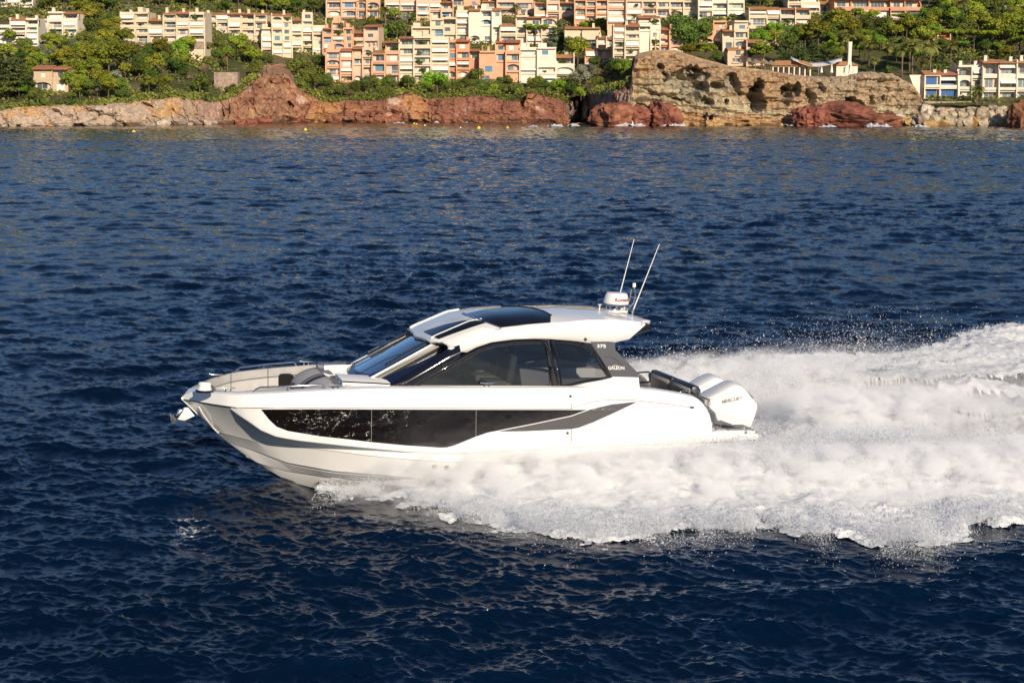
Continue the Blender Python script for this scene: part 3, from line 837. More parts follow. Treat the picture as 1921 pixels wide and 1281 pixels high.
def plant_mesh(seed):
    g = np.random.default_rng(seed); n = 70
    c = g.normal(size=(n, 3)) * np.array([.32, .16, .22]) + np.array([0, 0, .15])
    a = g.normal(size=(n, 3)) * .16; b = g.normal(size=(n, 3)) * .16
    V = np.stack([c - a, c + b, c + a, c - b], 1).reshape(-1, 3)
    me = mesh_np('potted_plant', V, np.arange(4 * n).reshape(-1, 4)); me.materials.append(M_PLANT); return me
PLANTS = [plant_mesh(s) for s in range(3)]

PAL_P = dict(shut=['blue', 'white', 'white'], ps=.35)
PAL_W = dict(shut=['white', 'green', 'blue', 'white'], ps=.3)
PAL_N = dict(shut=['white', 'white', 'blue'], ps=.25)
def building(name, label, cat, px0, px1, pyt, pyb, floors, bays, wallm, pal, seed, kinds, dep=11.0, dy=0.0, rot=0.0, stag=1.6, drop=.45, roof='mix', fins=True, group=None, stone=0, chim=.4, Yb=None, trim=None, tile=T_TILE):
    g = random.Random(seed)
    bays = max(2, round(bays * .68)) if bays > 2 else bays
    pc = (px0 + px1) / 2
    Y = (Yb or float(TY(pc, pyb))) + dy
    a, b = at(px0, pyb, Y), at(px1, pyb, Y)
    W = (b.x - a.x) / math.cos(R(rot)); Z0 = a.z; H = at(pc, pyt, Y).z - Z0
    root = empty(name, ((a.x + b.x) / 2, Y, Z0), R(rot)); tag(root, label, cat, group)
    wall = MB(); extra = []
    fh = H / floors
    ws = [g.uniform(.8, 1.25) for _ in range(bays)]; sw = sum(ws); ws = [w / sw * W for w in ws]
    x = -W / 2; prev = floors
    yo = 0
    for i, w in enumerate(ws):
        nf = floors - (1 if g.random() < drop else 0) - (1 if (g.random() < drop * .4 and floors > 3) else 0)
        if i == bays // 2: nf = floors
        yo = g.choice([0, .5, 1.0, stag]) if stag else 0
        frac = g.uniform(0, .35) * fh if nf < floors else 0
        x1 = x + w
        # terraced setback: upper storeys step back
        for k in range(nf):
            z0, z1 = k * fh, (k + 1) * fh
            yk = yo + (max(0, k - (nf - 2)) * g.choice([0, .9, 1.4]) if stag else 0)
            if stone and k < stone:
                wall.box(x, x1, yo - .25, yo + .4, z0, z1, 2)
                if g.random() < .5: win_obj(root, x + w * .4, x + w * .55, z0 + .8, z1 - .6, yo - .24, 'glass', g)
                continue
            kd = g.choices(kinds, k=1)[0]
            if yk - yo > .3: wall.box(x, x1, yo, yo + .15, z0 - .02, z0 + .75)      # terrace parapet in front
            cell(root, wall, extra, x, x1, z0, z1, yk, kd, g, pal)
            wall.box(x + .02, x1 - .02, yk + 2.2, dep + g.uniform(0, .3), z0, z1 - .01)  # body behind
            wall.box(x, x + .2, yk + .3, dep, z0, z1); wall.box(x1 - .2, x1, yk + .3, dep, z0, z1)
        zt = nf * fh
        yk = yo
        rf = roof if roof != 'mix' else g.choice(['tile', 'flat', 'tile', 'flat'])
        if rf == 'tile':
            rise = g.uniform(.7, 1.2)
            MB().add([(x - .1, yk - .35, zt), (x1 + .1, yk - .35, zt), (x1 + .1, yk + 4.5, zt + rise), (x - .1, yk + 4.5, zt + rise), (x - .1, dep, zt), (x1 + .1, dep, zt), (x - .1, yk - .35, zt - .12), (x1 + .1, yk - .35, zt - .12)],
                     [(0, 1, 2, 3), (3, 2, 5, 4), (0, 3, 4), (1, 5, 2), (6, 7, 1, 0), (6, 0, 4), (7, 5, 1)]).build('roof', tile, root)
        else:
            wall.box(x, x1, yk, yk + .2, zt, zt + .55); wall.box(x, x + .2, yk + .2, dep, zt, zt + .55); wall.box(x1 - .2, x1, yk + .2, dep, zt, zt + .55)
            wall.box(x + .2, x1 - .2, yk + .2, dep, zt - .1, zt + .04)
            if g.random() < .45:
                s = g.uniform(.35, .6) * w; wall.box(x + .3, x + .3 + s, yk + 2.5, dep - 1, zt + .05, zt + g.uniform(1.6, 2.4))
        if g.random() < chim:
            cx = g.uniform(x + .5, x1 - .5); cz = zt + g.uniform(1.1, 1.9)
            MB().prism([(cx - .5, zt), (cx + .5, zt), (cx + .36, cz), (cx - .36, cz)], 'y', yk + 2.0, yk + 2.9).box(cx - .45, cx + .45, yk + 1.9, yk + 3.0, cz, cz + .18).build('chimney', wallm, root)
        if fins:
            for xx, hh in ((x, nf),):
                fz = max(1.2, hh * fh + g.uniform(-fh * .9, .9)); pj = g.uniform(.5, 1.5)
                wall.prism([(yo - pj, -2.5), (yo - pj * .8, fz * .35), (yo - .1, fz), (yo + 1.2, fz + .25), (yo + 1.2, -2.5)], 'x', xx - .16, xx + .16)
        wall.box(x, x1, yo + .01, dep, -5, 0)
        x = x1
    wall.prism([(yo - .8, -2.5), (yo, H * .8), (yo + 1.5, H * .9), (yo + 1.5, -2.5)], 'x', W / 2 - .16, W / 2 + .16)
    rails = [e for e in extra if e[0] == 'rail']; plants = [e for e in extra if e[0] == 'plant']
    for _, a_, b_, y_, z_ in rails:
        r = MB(); n = max(3, int((b_ - a_) / .28))
        r.box(a_, b_, y_, y_ + .05, z_ + .85, z_ + .92)
        for i in range(n + 1): xx = a_ + (b_ - a_) * i / n; r.box(xx - .02, xx + .02, y_, y_ + .03, z_, z_ + .86)
        r.build('balcony_railing', S_WHITE, root)
    for i, (_, x_, y_, z_) in enumerate(plants):
        o = bpy.data.objects.new('potted_plant', PLANTS[i % 3]); COL.objects.link(o); o.parent = root; o.location = (x_, y_, z_); s = g.uniform(.9, 2.0); o.scale = (s, s, s * g.uniform(.7, 1.2))
    wall.build('wall', [wallm, I_SHADE, W_STONE], root)
    return root, W, H, Z0, Y
LG = ['log', 'log', 'rail', 'win', 'awn', 'log', 'arch']
LW = ['win', 'win', 'log', 'log', 'arch', 'blank']
LL = ['log', 'log', 'rail', 'log', 'awn']
RH = 'apartment houses terraced up the hillside'
def B(label, px0, px1, pyt, pyb, fl, bays, wm, pal, seed, kinds, **k):
    k.setdefault('group', None)
    return building('apartment_building', label, 'apartment building', px0, px1, pyt, pyb, fl, bays, wm, pal, seed, kinds, **k)
B('white terraced building among trees at the far left', 68, 143, 25, 66, 3, 4, W_WHITE, PAL_W, 1, LL, dep=10, rot=-6)
B('lower pale wing stepping down beside the far-left white building', -14, 72, 38, 86, 4, 5, W_WHITE, PAL_W, 2, LG, dep=9)
B('white building cut by the top left corner', -10, 60, -16, 10, 2, 4, W_WHITE, PAL_W, 3, LL, dep=9)
B('long cream four-storey terrace block on a stone base', 227, 384, 26, 92, 5, 9, W_CREAM, PAL_W, 4, LL, stone=1, stag=.8, drop=.1, chim=.85, roof='mix', rot=-3)
B('right half of the long cream block above a dark hedge', 384, 500, 27, 68, 3, 7, W_CREAM, PAL_W, 5, LL, stag=.8, drop=.1, chim=.9, roof='tile', rot=-3)
B('cream tower-like house with tall white buttresses above the red rock stack', 492, 548, 30, 104, 6, 4, W_CREAM, PAL_W, 6, LG, rot=8)
B('cream stepped house with arched top joining the peach terraces', 546, 612, 26, 100, 6, 4, W_CREAM, PAL_N, 7, LG, rot=5)
B('peach stepped terraces with small palm on a balcony', 606, 662, 42, 106, 5, 4, W_PEACH, PAL_P, 8, LG)
B('pale pink house with round orange roof corner', 656, 710, 50, 100, 4, 3, W_PINK, PAL_P, 9, LG, rot=-6)
B('front peach house at the left end of the shore row', 611, 664, 96, 156, 4, 3, W_PEACH, PAL_P, 10, LG)
B('pale pink middle house of the shore row with blue windows', 662, 700, 92, 156, 4, 3, W_PINK, PAL_P, 11, LW)
B('peach gabled house of the shore row beside the cream one', 698, 749, 80, 158, 4, 3, W_PEACH, PAL_P, 12, LG)
B('cream house of the shore row with white awnings', 749, 842, 72, 156, 5, 5, W_CREAM, PAL_N, 13, LL, drop=.3)
B('salmon house of the shore row with big white blind', 838, 905, 78, 150, 4, 4, W_SALM, PAL_N, 14, LW)
B('salmon house with many small windows beside the white-cream one', 900, 976, 80, 156, 4, 4, W_PEACH, PAL_N, 15, LW)
B('white-cream house at the right end of the shore row', 975, 1077, 92, 156, 4, 5, W_WHITE, PAL_N, 16, LW + ['log', 'rail'], drop=.3)
B('peach and cream flats at the top, first from the left', 612, 672, -14, 34, 3, 3, W_PINK, PAL_P, 17, LG, dep=9)
B('pink flats at the top with dark arches', 668, 712, -14, 36, 3, 3, W_PEACH, PAL_P, 18, ['arch', 'log', 'rail'], dep=9)
B('pale flats at the top with green glass doors', 722, 780, -12, 34, 3, 3, W_PINK, PAL_W, 19, LL, dep=9)
B('cream flats at the top behind a lone palm', 782, 850, -10, 36, 3, 4, W_PINK, PAL_P, 20, LG, dep=9)
B('pink flats at the top with tiled arch roofs', 848, 900, -18, 14, 2, 3, W_PEACH, PAL_P, 21, LG, dep=9)
B('cream middle-row house with orange balcony', 773, 832, 38, 84, 3, 3, W_CREAM, PAL_N, 22, ['arch', 'rail', 'win', 'log'])
B('cream middle-row house with a tall chimney wall', 828, 884, 22, 78, 4, 3, W_CREAM, PAL_W, 23, LG)
B('cream middle-row house with pale green shutters', 880, 940, 20, 80, 4, 4, W_WHITE, PAL_W, 24, LW)
B('wide tiled cream house at the top behind the middle row', 905, 1000, -10, 30, 3, 5, W_PINK, PAL_W, 25, LG, dep=9)
B('cream house right of the middle row with terracotta roof', 938, 992, 32, 84, 3, 3, W_CREAM, PAL_W, 26, LG)
B('cream house half hidden by a round umbrella pine', 988, 1044, 34, 84, 3, 3, W_CREAM, PAL_W, 27, LW, roof='tile')
B('pink flats at the top with round blue window', 1003, 1078, -12, 42, 3, 4, W_PINK, PAL_P, 28, LG, dep=9)
B('pink flats at the top between two tall palms', 1078, 1142, -12, 42, 4, 4, W_PEACH, PAL_P, 29, LL, dep=9)
B('long pink flats at the top with white blinds', 1140, 1232, -12, 44, 4, 5, W_PINK, PAL_P, 30, LL, dep=9, drop=.1)
B('sloping cream house beside the long pink flats', 1232, 1312, -14, 34, 3, 4, W_CREAM, PAL_W, 31, LG, dep=9)
B('white house with open verandas above the hedge', 1310, 1396, -12, 36, 3, 4, W_WHITE, PAL_W, 32, LL, dep=9)
B('low tiled cream house left of the tall concrete-grey one', 1060, 1126, 54, 92, 2, 3, W_CREAM, PAL_P, 33, LW, roof='tile')
B('small tiled house squeezed beside the tall pale house', 1120, 1156, 72, 100, 2, 2, W_CREAM, PAL_W, 34, LG, roof='tile')
B('small peach house above the green gully', 1098, 1150, 94, 126, 2, 3, W_PEACH, PAL_N, 35, LG)
B('tall pale house with blue glazing on the headland', 1151, 1200, 50, 116, 5, 3, W_CREAM, PAL_P, 36, LL)
B('stepped white house rising above the headland crest', 1197, 1238, 34, 100, 5, 3, W_WHITE, PAL_N, 37, LW)
B('peach house with tiled loggia on the headland crest', 1230, 1280, 56, 100, 3, 3, W_PEACH, PAL_N, 38, ['log', 'arch', 'rail'], roof='tile')
B('peach sloping house right of the dark hedge tree', 1316, 1362, 42, 84, 3, 3, W_PEACH, PAL_P, 39, LW, rot=-8)
B('cream house with tall white fins right of the hedge tree', 1356, 1404, 42, 92, 3, 3, W_CREAM, PAL_P, 40, LW)
B('small peach house with arched doors behind the headland', 1366, 1432, 80, 122, 3, 3, W_PINK, PAL_P, 41, ['arch', 'log', 'win'], roof='tile')
B('long two-storey cream villa with flat tiled roof', 1405, 1520, 18, 48, 2, 6, W_CREAM, PAL_W, 42, LL, roof='tile', drop=0, stag=.5)
B('cream villa on the slope above the two-storey villa', 1478, 1564, -10, 26, 2, 4, W_CREAM, PAL_W, 43, LL)
B('wide salmon apartment block with blue blinds, upper right', 1565, 1728, 0, 36, 2, 7, W_SALM, PAL_P, 44, ['log', 'rail', 'awn'], drop=0, stag=.4, fins=False, roof='tile')
B('low orange tiled villa behind dark trees', 1404, 1490, 62, 86, 1, 4, W_PEACH, PAL_P, 45, ['log', 'arch'], roof='tile')
building('pavilion', 'small red and pink pavilion in the trees on the right slope', 'pavilion', 1729, 1785, 58, 76, 1, 3, W_SALM, dict(shut=['red'], ps=1.0), 46, ['log', 'win'], dep=6, roof='tile')
building('villa', 'white flat roofed villa at the upper right edge', 'villa', 1876, 1950, 19, 34, 1, 3, W_WHITE, PAL_W, 47, ['log', 'win'], dep=6, roof='flat')
building('villa', 'small beige villa hidden in the trees, lower left', 'villa', 62, 126, 130, 172, 2, 3, W_BEIGE, PAL_N, 48, LW, dep=8, roof='tile', stag=.5, fins=False, chim=0)
r, W, H, Z0, Y = building('seaside_villa', 'white seaside villa with bright blue shutters above the breakwater', 'villa', 1733, 1800, 140, 190, 2, 3, W_WHITE, dict(shut=['dblue'], ps=1.0), 49, ['log', 'rail', 'log'], dep=10, roof='tile', stag=.5, drop=0, Yb=466, fins=False, chim=.8)
building('seaside_villa', 'white seaside house with sculpted chimneys beside the blue shutters', 'villa', 1798, 1846, 126, 190, 3, 3, W_WHITE, PAL_N, 50, ['log', 'win', 'arch'], dep=10, stag=1.2, drop=.5, Yb=466, roof='flat', chim=.9)
building('seaside_villa', 'white three-storey seaside villa with orange roof at the right edge', 'villa', 1844, 1934, 118, 196, 3, 5, W_WHITE, PAL_N, 51, LL, dep=10, roof='tile', stag=.8, drop=.2, Yb=464, chim=.8)

def sea_wall():
    Y = 460.0
    a, b = at(1694, 205, Y), at(1832, 205, Y)
    h = at(1760, 190.5, Y).z - a.z
    o = MB().box(a.x, b.x, Y, Y + 8, a.z - 3, a.z + h).build('sea_wall', W_STONE, None, bevel=.1)
    tag(o, 'grey rubble sea wall below the villa with blue shutters', 'wall')
    Y = 461.0
    a, b = at(1822, 205, Y), at(1960, 205, Y)
    o = MB().box(a.x, b.x, Y, Y + 6, a.z - 3, at(1900, 197, Y).z).build('sea_wall', W_STONE, None, bevel=.1)
    tag(o, 'low stone wall under the white three-storey villa terrace', 'wall')
    # white retaining wall between the headland and the blue-shuttered villa
    Y = 468.0
    a = [at(q[0], q[1], Y) for q in ((1706, 141), (1736, 141), (1736, 190), (1726, 185), (1712, 158))]
    o = MB().prism([(p.x, p.z) for p in a], 'y', Y, Y + .6).build('garden_wall', W_WHITE, None)
    tag(o, 'white garden wall between the headland and the blue-shuttered villa', 'wall')
    for q, l in (((402, 132, 470, 175), 'tan stone terrace wall on the left slope under a palm'),):
        Y = float(TY(436, 172)) - 2
        a, b = at(q[0], q[3], Y), at(q[2], q[1] + 4, Y)
        o = MB().box(a.x, b.x - 4, Y, Y + 5, a.z - 2, b.z).build('terrace_wall', W_STONE, None, bevel=.08)
        tag(o, l, 'wall')
sea_wall()

# ---- beach restaurant with sail canopy, chimney and parasols
def restaurant():
    Y = 486.0
    def P(px, py, dy=0): return at(px, py, Y + dy)
    a, b = P(1450, 141), P(1520, 141)
    t = empty('restaurant', ((a.x + b.x) / 2, Y, a.z)); tag(t, 'low restaurant with orange tiled roof on the headland', 'restaurant')
    ox, oz = t.location.x, t.location.z
    L = b.x - a.x
    wl = MB(); n = 7
    for i in range(n + 1): x = -L / 2 + L * i / n; wl.box(x - .18, x + .18, 0, .4, -1, 2.6)
    wl.box(-L / 2, L / 2, 0, .3, 2.3, 2.8).box(-L / 2, L / 2, 4, 4.3, -1, 2.8); wl.build('wall', W_WHITE, t)
    for i in range(n): x = -L / 2 + L * i / n; MB().box(x + .4, x + L / n - .4, 3.8, 3.9, 0, 2.2).build('window', G_DARK, t)
    MB().add([(-L / 2 - .8, -.8, 2.7), (L / 2 + .8, -.8, 2.7), (L / 2 - 1.2, 4, 4.2), (-L / 2 + 1.2, 4, 4.2), (L / 2 + .8, 8, 2.7), (-L / 2 - .8, 8, 2.7)], [(0, 1, 2, 3), (3, 2, 4, 5), (0, 3, 5), (1, 4, 2), (5, 4, 1, 0)]).build('roof', T_TILE, t)
    # annex to the right
    a, b = P(1570, 139), P(1610, 139)
    t = empty('restaurant_annex', ((a.x + b.x) / 2, Y + 1, a.z)); tag(t, 'small white annex with ochre tiled roof behind the white chimney', 'building')
    L = b.x - a.x
    MB().box(-L / 2, L / 2, 0, 5, -2, 2.4).build('wall', W_WHITE, t)
    MB().box(-1, .2, -.03, 0, .3, 1.9).build('window', G_DARK, t)
    MB().add([(-L / 2 - .4, -.5, 2.4), (L / 2 + .4, -.5, 2.4), (L / 2 - 1.5, 2.5, 3.6), (-L / 2 + 1.5, 2.5, 3.6), (L / 2 + .4, 5.4, 2.4), (-L / 2 - .4, 5.4, 2.4)], [(0, 1, 2, 3), (3, 2, 4, 5), (0, 3, 5), (1, 4, 2), (5, 4, 1, 0)]).build('roof', T_TILE, t)
    # sail canopy
    t = empty('sail_canopy', P(1530, 140)); tag(t, 'white tensioned sail canopy over the restaurant terrace', 'canopy')
    loc = Vector(t.location)
    top = [(1484, 106.5), (1500, 113), (1520, 117.5), (1545, 116), (1565, 111.5), (1579, 109)]
    bot = [(1492, 114), (1505, 120), (1520, 124.5), (1538, 125), (1558, 121), (1579, 114)]
    V = []
    for (ax, ay), (bx, by) in zip(top, bot):
        p, q = P(ax, ay, 5) - loc, P(bx, by, -2) - loc
        for k in range(5): f = k / 4; V.append(tuple(p.lerp(q, f) + Vector((0, 0, -.5 * math.sin(math.pi * f)))))
    o = MB().add(V, [tuple(f) for f in grid_faces(6, 5)]).build('sail', A_WHITE, t, smooth=70)
    md = o.modifiers.new('thickness', 'SOLIDIFY'); md.thickness = .08
    for px, py in ((1484, 106), (1579, 108.5)):
        p = P(px, py, 4) - loc
        MB().tube([(p.x, p.y, -1), tuple(p)], .12, 8).build('mast', M_STEEL_B, t, smooth=60)
    p = P(1536, 124, -2) - loc
    MB().tube([(p.x, p.y, -1), tuple(p)], .10, 8).build('mast', M_STEEL_B, t, smooth=60)
    # tall white sculpted chimney
    t = empty('white_chimney', P(1592.5, 138, -8)); tag(t, 'tall tapering white sculpted chimney with a flared foot', 'chimney')
    s = (Y - 8) / F; w = 1
    V = []
    prof = [(0, 7.5), (6, 6.6), (10, 5.2), (16, 3.9), (24, 3.2), (40, 3.1), (50, 3.4), (57.5, 3.6)]
    mb = MB()
    lay = []
    for z, r in prof:
        off = .8 * (z / 57.5)
        lay += [((-r + off) * s, -r * s * .8, z * s), ((r + off) * s, -r * s * .8, z * s), ((r + off) * s, r * s * .8, z * s), ((-r + off) * s, r * s * .8, z * s)]
    n = len(prof)
    mb.add(lay, [(4 * i + j, 4 * i + (j + 1) % 4, 4 * i + 4 + (j + 1) % 4, 4 * i + 4 + j) for i in range(n - 1) for j in range(4)] + [(4 * n - 4, 4 * n - 3, 4 * n - 2, 4 * n - 1)])
    mb.build('chimney_stack', W_WHITE, t, bevel=.12)
    for k, (dx, hgt) in enumerate(((-1.1, 2.2), (.2, 2.6), (1.3, 1.9))):
        MB().prism([(dx - .5, -.5), (dx + .5, -.5), (dx + .25, hgt), (dx - .1, hgt)], 'y', -1.25, -.9).build('foot_buttress', W_WHITE, t, bevel=.05)
    # closed parasols
    for i, (px, ph, l) in enumerate(((1560, 19, 'tall closed white parasol beside the sculpted chimney'), (1541, 13, 'small closed white parasol under the sail canopy'))):
        t = empty('closed_parasol', P(px, 139, -9)); tag(t, l, 'parasol', 'closed parasols on the restaurant terrace')
        s = (Y - 9) / F
        MB().tube([(0, 0, -.3), (0, 0, ph * s + .2)], .04, 6).build('pole', M_STEEL_B, t)
        MB().lathe([(.05, ph * s), (.20, ph * s * .75), (.35, ph * s * .35), (.48, .35), (.1, .3)], k=9).build('folded_canopy', A_WHITE, t, smooth=30)
    # thatched parasols on the rock
    thatch = mat('thatch', (.22, .17, .11), .9, var=.3, scale=4, bump=.8, bscale=14)
    for i, (px, py, w) in enumerate(((1417, 131, 17), (1435, 132, 15), (1446, 133, 14), (1404, 128, 11))):
        t = empty('thatched_parasol', P(px, py, -6)); tag(t, '%s thatched parasol from the left on the headland slope' % NTH[[1, 2, 3, 0][i]], 'parasol', 'thatched parasols on the headland')
        s = (Y - 6) / F
        MB().tube([(0, 0, -1), (0, 0, 2.6)], .09, 6).build('pole', W_STONE, t)
        MB().lathe([(w * s * .62, 1.75), (w * s * .60, 1.9), (w * s * .3, 2.5), (.08, 3.0)], k=14).build('thatch_canopy', thatch, t, smooth=30)
restaurant()
# ------------------------------------------------------------------ trees and shrubs
def leaf_mat(name, c1, c2, var=.28):
    m = mat(name, c1, .75, scale=.9, col2=c2, objvar=var, spec=.25)
    nt = m.node_tree; b = nt.nodes['Principled BSDF']
    out = [n for n in nt.nodes if n.type == 'OUTPUT_MATERIAL'][0]
    tr = NN(nt, 'ShaderNodeBsdfTranslucent'); mx = NN(nt, 'ShaderNodeMixShader'); mx.inputs[0].default_value = .22
    src = b.inputs['Base Color'].links[0].from_socket
    nt.links.new(src, tr.inputs[0]); nt.links.new(b.outputs[0], mx.inputs[1]); nt.links.new(tr.outputs[0], mx.inputs[2]); nt.links.new(mx.outputs[0], out.inputs[0])
    return m
L_PINE = leaf_mat('pine_needles', (0.200, 0.237, 0.022), (0.375, 0.388, 0.050))
L_UMB = leaf_mat('umbrella_pine_needles', (0.200, 0.300, 0.022), (0.350, 0.425, 0.050))
L_OAK = leaf_mat('holm_oak_leaves', (0.075, 0.125, 0.022), (0.213, 0.250, 0.050))
L_CYP = leaf_mat('cypress_foliage', (0.044, 0.069, 0.022), (0.100, 0.125, 0.035))
L_CED = leaf_mat('cedar_foliage', (0.037, 0.081, 0.025), (0.125, 0.175, 0.044))
L_OLV = leaf_mat('olive_leaves', (0.237, 0.250, 0.175), (0.375, 0.388, 0.275))
L_DRY = leaf_mat('dry_brush', (0.175, 0.125, 0.075), (0.350, 0.250, 0.163))
L_LIME = leaf_mat('bright_green_leaves', (0.213, 0.350, 0.025), (0.350, 0.450, 0.050))
L_PALM = leaf_mat('palm_fronds', (0.163, 0.200, 0.037), (0.400, 0.388, 0.112))
L_DEAD = mat('dead_fronds', (.28, .17, .08), .9, var=.3)
BARK = mat('bark', (.13, .09, .06), .9, var=.3, scale=3, bump=.6, bscale=9)
PBARK = mat('palm_bark', (.20, .14, .09), .9, var=.35, scale=5, bump=.8, bscale=12)

def leaves(C, rad, size, n, g, flat=1.0, hollow=.55, updir=0.0):
    """leaf quads spread through clumps: C (k,3) centres, rad (k,3)"""
    k = len(C); w = np.prod(rad, 1) ** (2 / 3); w /= w.sum()
    i = g.choice(k, n, p=w)
    d = g.normal(size=(n, 3)); d /= np.linalg.norm(d, axis=1)[:, None]
    r = (hollow + (1 - hollow) * g.random(n)) ** .8
    r *= 1 + .22 * fbm(d * 2.1 + i[:, None] * 3.3, 2, 7)
    p = C[i] + d * rad[i] * r[:, None]
    nrm = d + g.normal(size=(n, 3)) * .55 + np.array([0, 0, updir]); nrm /= np.linalg.norm(nrm, axis=1)[:, None]
    t = np.cross(nrm, g.normal(size=(n, 3))); t /= np.linalg.norm(t, axis=1)[:, None]
    b = np.cross(nrm, t)
    s = size * g.uniform(.6, 1.4, n)[:, None]
    t *= s; b *= s * g.uniform(.45, .9, n)[:, None] * flat
    return np.stack([p - t, p - b * .8, p + t, p + b], 1).reshape(-1, 3)
def leaf_mesh(name, V, m):
    me = mesh_np(name, V, np.arange(len(V)).reshape(-1, 4)); me.materials.append(m); return me
def trunk_mesh(name, H, r, limbs, m, g, lean=0.0):
    mb = MB()
    P = [Vector((lean * (t ** 2) * H + g.uniform(-.1, .1) * t * H * .3, g.uniform(-.06, .06) * t * H, t * H)) for t in (0, .25, .5, .75, 1.0)]
    P[0] = Vector((0, 0, -1.0))
    mb.tube(P, [r * 1.25, r, r * .85, r * .65, r * .4], 7)
    for q in limbs:
        a = P[2].lerp(P[4], g.uniform(0, .8)); q = Vector(q)
        mb.tube([a, a.lerp(q, .5) + Vector((0, 0, .1 * H * .3)), q], [r * .45, r * .3, r * .12], 5)
    me = bpy.data.meshes.new(name); me.from_pydata(mb.v, [], mb.f); me.materials.append(m)
    me.polygons.foreach_set('use_smooth', [True] * len(me.polygons)); return me
PROTO = {}
def proto(kind, seed):
    """unit trees about 1 m tall (scaled later): returns (crown mesh, trunk mesh, width per unit height)"""
    key = (kind, seed)
    if key in PROTO: return PROTO[key]
    g = np.random.default_rng(seed * 17 + sum(map(ord, kind))); gr = random.Random(seed)
    def clumps(k, cx, cz, sx, sz, r0, r1, zr=.7):
        C, Rr = [], []
        for _ in range(k):
            a = g.uniform(0, 2 * np.pi); q = g.random() ** .5
            C.append([cx + sx * q * math.cos(a), sx * q * math.sin(a), cz + sz * g.uniform(-1, 1) * math.sqrt(max(.05, 1 - q * q))])
            r = g.uniform(r0, r1); Rr.append([r, r, r * zr])
        return np.array(C), np.array(Rr)
    if kind == 'pine':
        C, Q = clumps(15, 0, .66, .30, .27, .10, .19, .7); V = leaves(C, Q, .034, 2300, g, updir=.5); H = .62; r = .024; m = L_PINE; w = .85
    elif kind == 'umbrella':
        C, Q = clumps(13, 0, .84, .42, .07, .12, .19, .42); V = leaves(C, Q, .034, 2200, g, updir=.8); H = .78; r = .022; m = L_UMB; w = 1.05
    elif kind == 'oak':
        C, Q = clumps(14, 0, .52, .32, .30, .13, .24, .85); V = leaves(C, Q, .036, 2300, g, updir=.3); H = .5; r = .03; m = L_OAK; w = .95
    elif kind == 'lime':
        C, Q = clumps(14, 0, .52, .34, .28, .13, .22, .85); V = leaves(C, Q, .036, 2300, g, updir=.4); H = .5; r = .03; m = L_LIME; w = 1.0
    elif kind == 'cypress':
        zz = np.linspace(.12, .95, 11); C = np.stack([g.normal(size=11) * .008, g.normal(size=11) * .008, zz], 1)
        rr = .085 * np.sin(np.pi * (zz * .8 + .14)) ** .7; Q = np.stack([rr, rr, rr * .9 + .04], 1); V = leaves(C, Q, .026, 1300, g, updir=.3); H = .6; r = .016; m = L_CYP; w = .22
    elif kind == 'cedar':
        C, Q = [], []
        for k in range(11):
            z = .16 + .78 * k / 10; rad = .40 * (1 - k / 12) + .05
            for j in range(5 if k < 8 else 3):
                a = g.uniform(0, 2 * np.pi); C.append([rad * .6 * math.cos(a), rad * .6 * math.sin(a), z + g.uniform(-.02, .02)]); Q.append([rad * .55, rad * .55, .035])
        V = leaves(np.array(C), np.array(Q), .032, 2400, g, hollow=.2, updir=1.2); H = .92; r = .03; m = L_CED; w = .8
    elif kind == 'olive':
        C, Q = clumps(12, 0, .56, .28, .28, .10, .19, .9); V = leaves(C, Q, .028, 1900, g, hollow=.3); H = .55; r = .022; m = L_OLV; w = .8
    elif kind == 'dry':
        C, Q = clumps(9, 0, .42, .32, .25, .12, .22, .8); V = leaves(C, Q, .026, 1500, g, flat=.35, hollow=.2); H = .45; r = .02; m = L_DRY; w = 1.0
    elif kind == 'shrub':
        C, Q = clumps(10, 0, .42, .42, .26, .16, .26, .85); V = leaves(C, Q, .05, 1300, g, updir=.3); H = .3; r = .03; m = L_OAK; w = 1.3
    elif kind == 'hedge':
        C, Q = [], []
        for x in np.linspace(-.5, .5, 9): C.append([x, 0, .5]); Q.append([.11, .16, .48])
        V = leaves(np.array(C), np.array(Q), .035, 2600, g, hollow=.75); V[:, 2] = np.clip(V[:, 2], 0, .93 + .07 * g.random(len(V))); H = .3; r = .02; m = L_OAK; w = 1.2
    elif kind == 'palm':
        F_, T = [], []
        nf = 34
        VV, FF = [], []
        for i in range(nf):
            a = 2 * math.pi * i * .382 + g.uniform(-.2, .2); el = g.uniform(-.25, 1.35); L = .40 * g.uniform(.85, 1.1)
            pts = []; p = np.array([0., 0., .70]); e = el
            for s in range(9):
                pts.append(p.copy()); p = p + L / 8 * np.array([math.cos(a) * math.cos(e), math.sin(a) * math.cos(e), math.sin(e)]); e -= .10 + .035 * s
            side = np.array([-math.sin(a), math.cos(a), 0])
            for s in range(8):
                for sg in (1, -1):
                    for q in (.0, .5):
                        o = pts[s] * (1 - q) + pts[s + 1] * q; d = (pts[s + 1] - pts[s]); d /= np.linalg.norm(d)
                        l = .085 * math.sin(math.pi * (.12 + .86 * (s + q) / 8)) + .012
                        tip = o + side * sg * l + d * l * .55 + np.array([0, 0, -l * .45])
                        b = len(VV); VV += [o - d * .009, o + d * .010, tip, o * .4 + tip * .6 - d * .008]; FF.append((b, b + 1, b + 2, b + 3))
        V = np.array(VV); H = .70; m = L_PALM; r = .028; w = .8
    lim = [] if kind in ('palm', 'cypress', 'cedar', 'hedge') else [tuple(C[i]) for i in g.choice(len(C), 5)]
    cr = leaf_mesh(kind + '_crown', V, m)
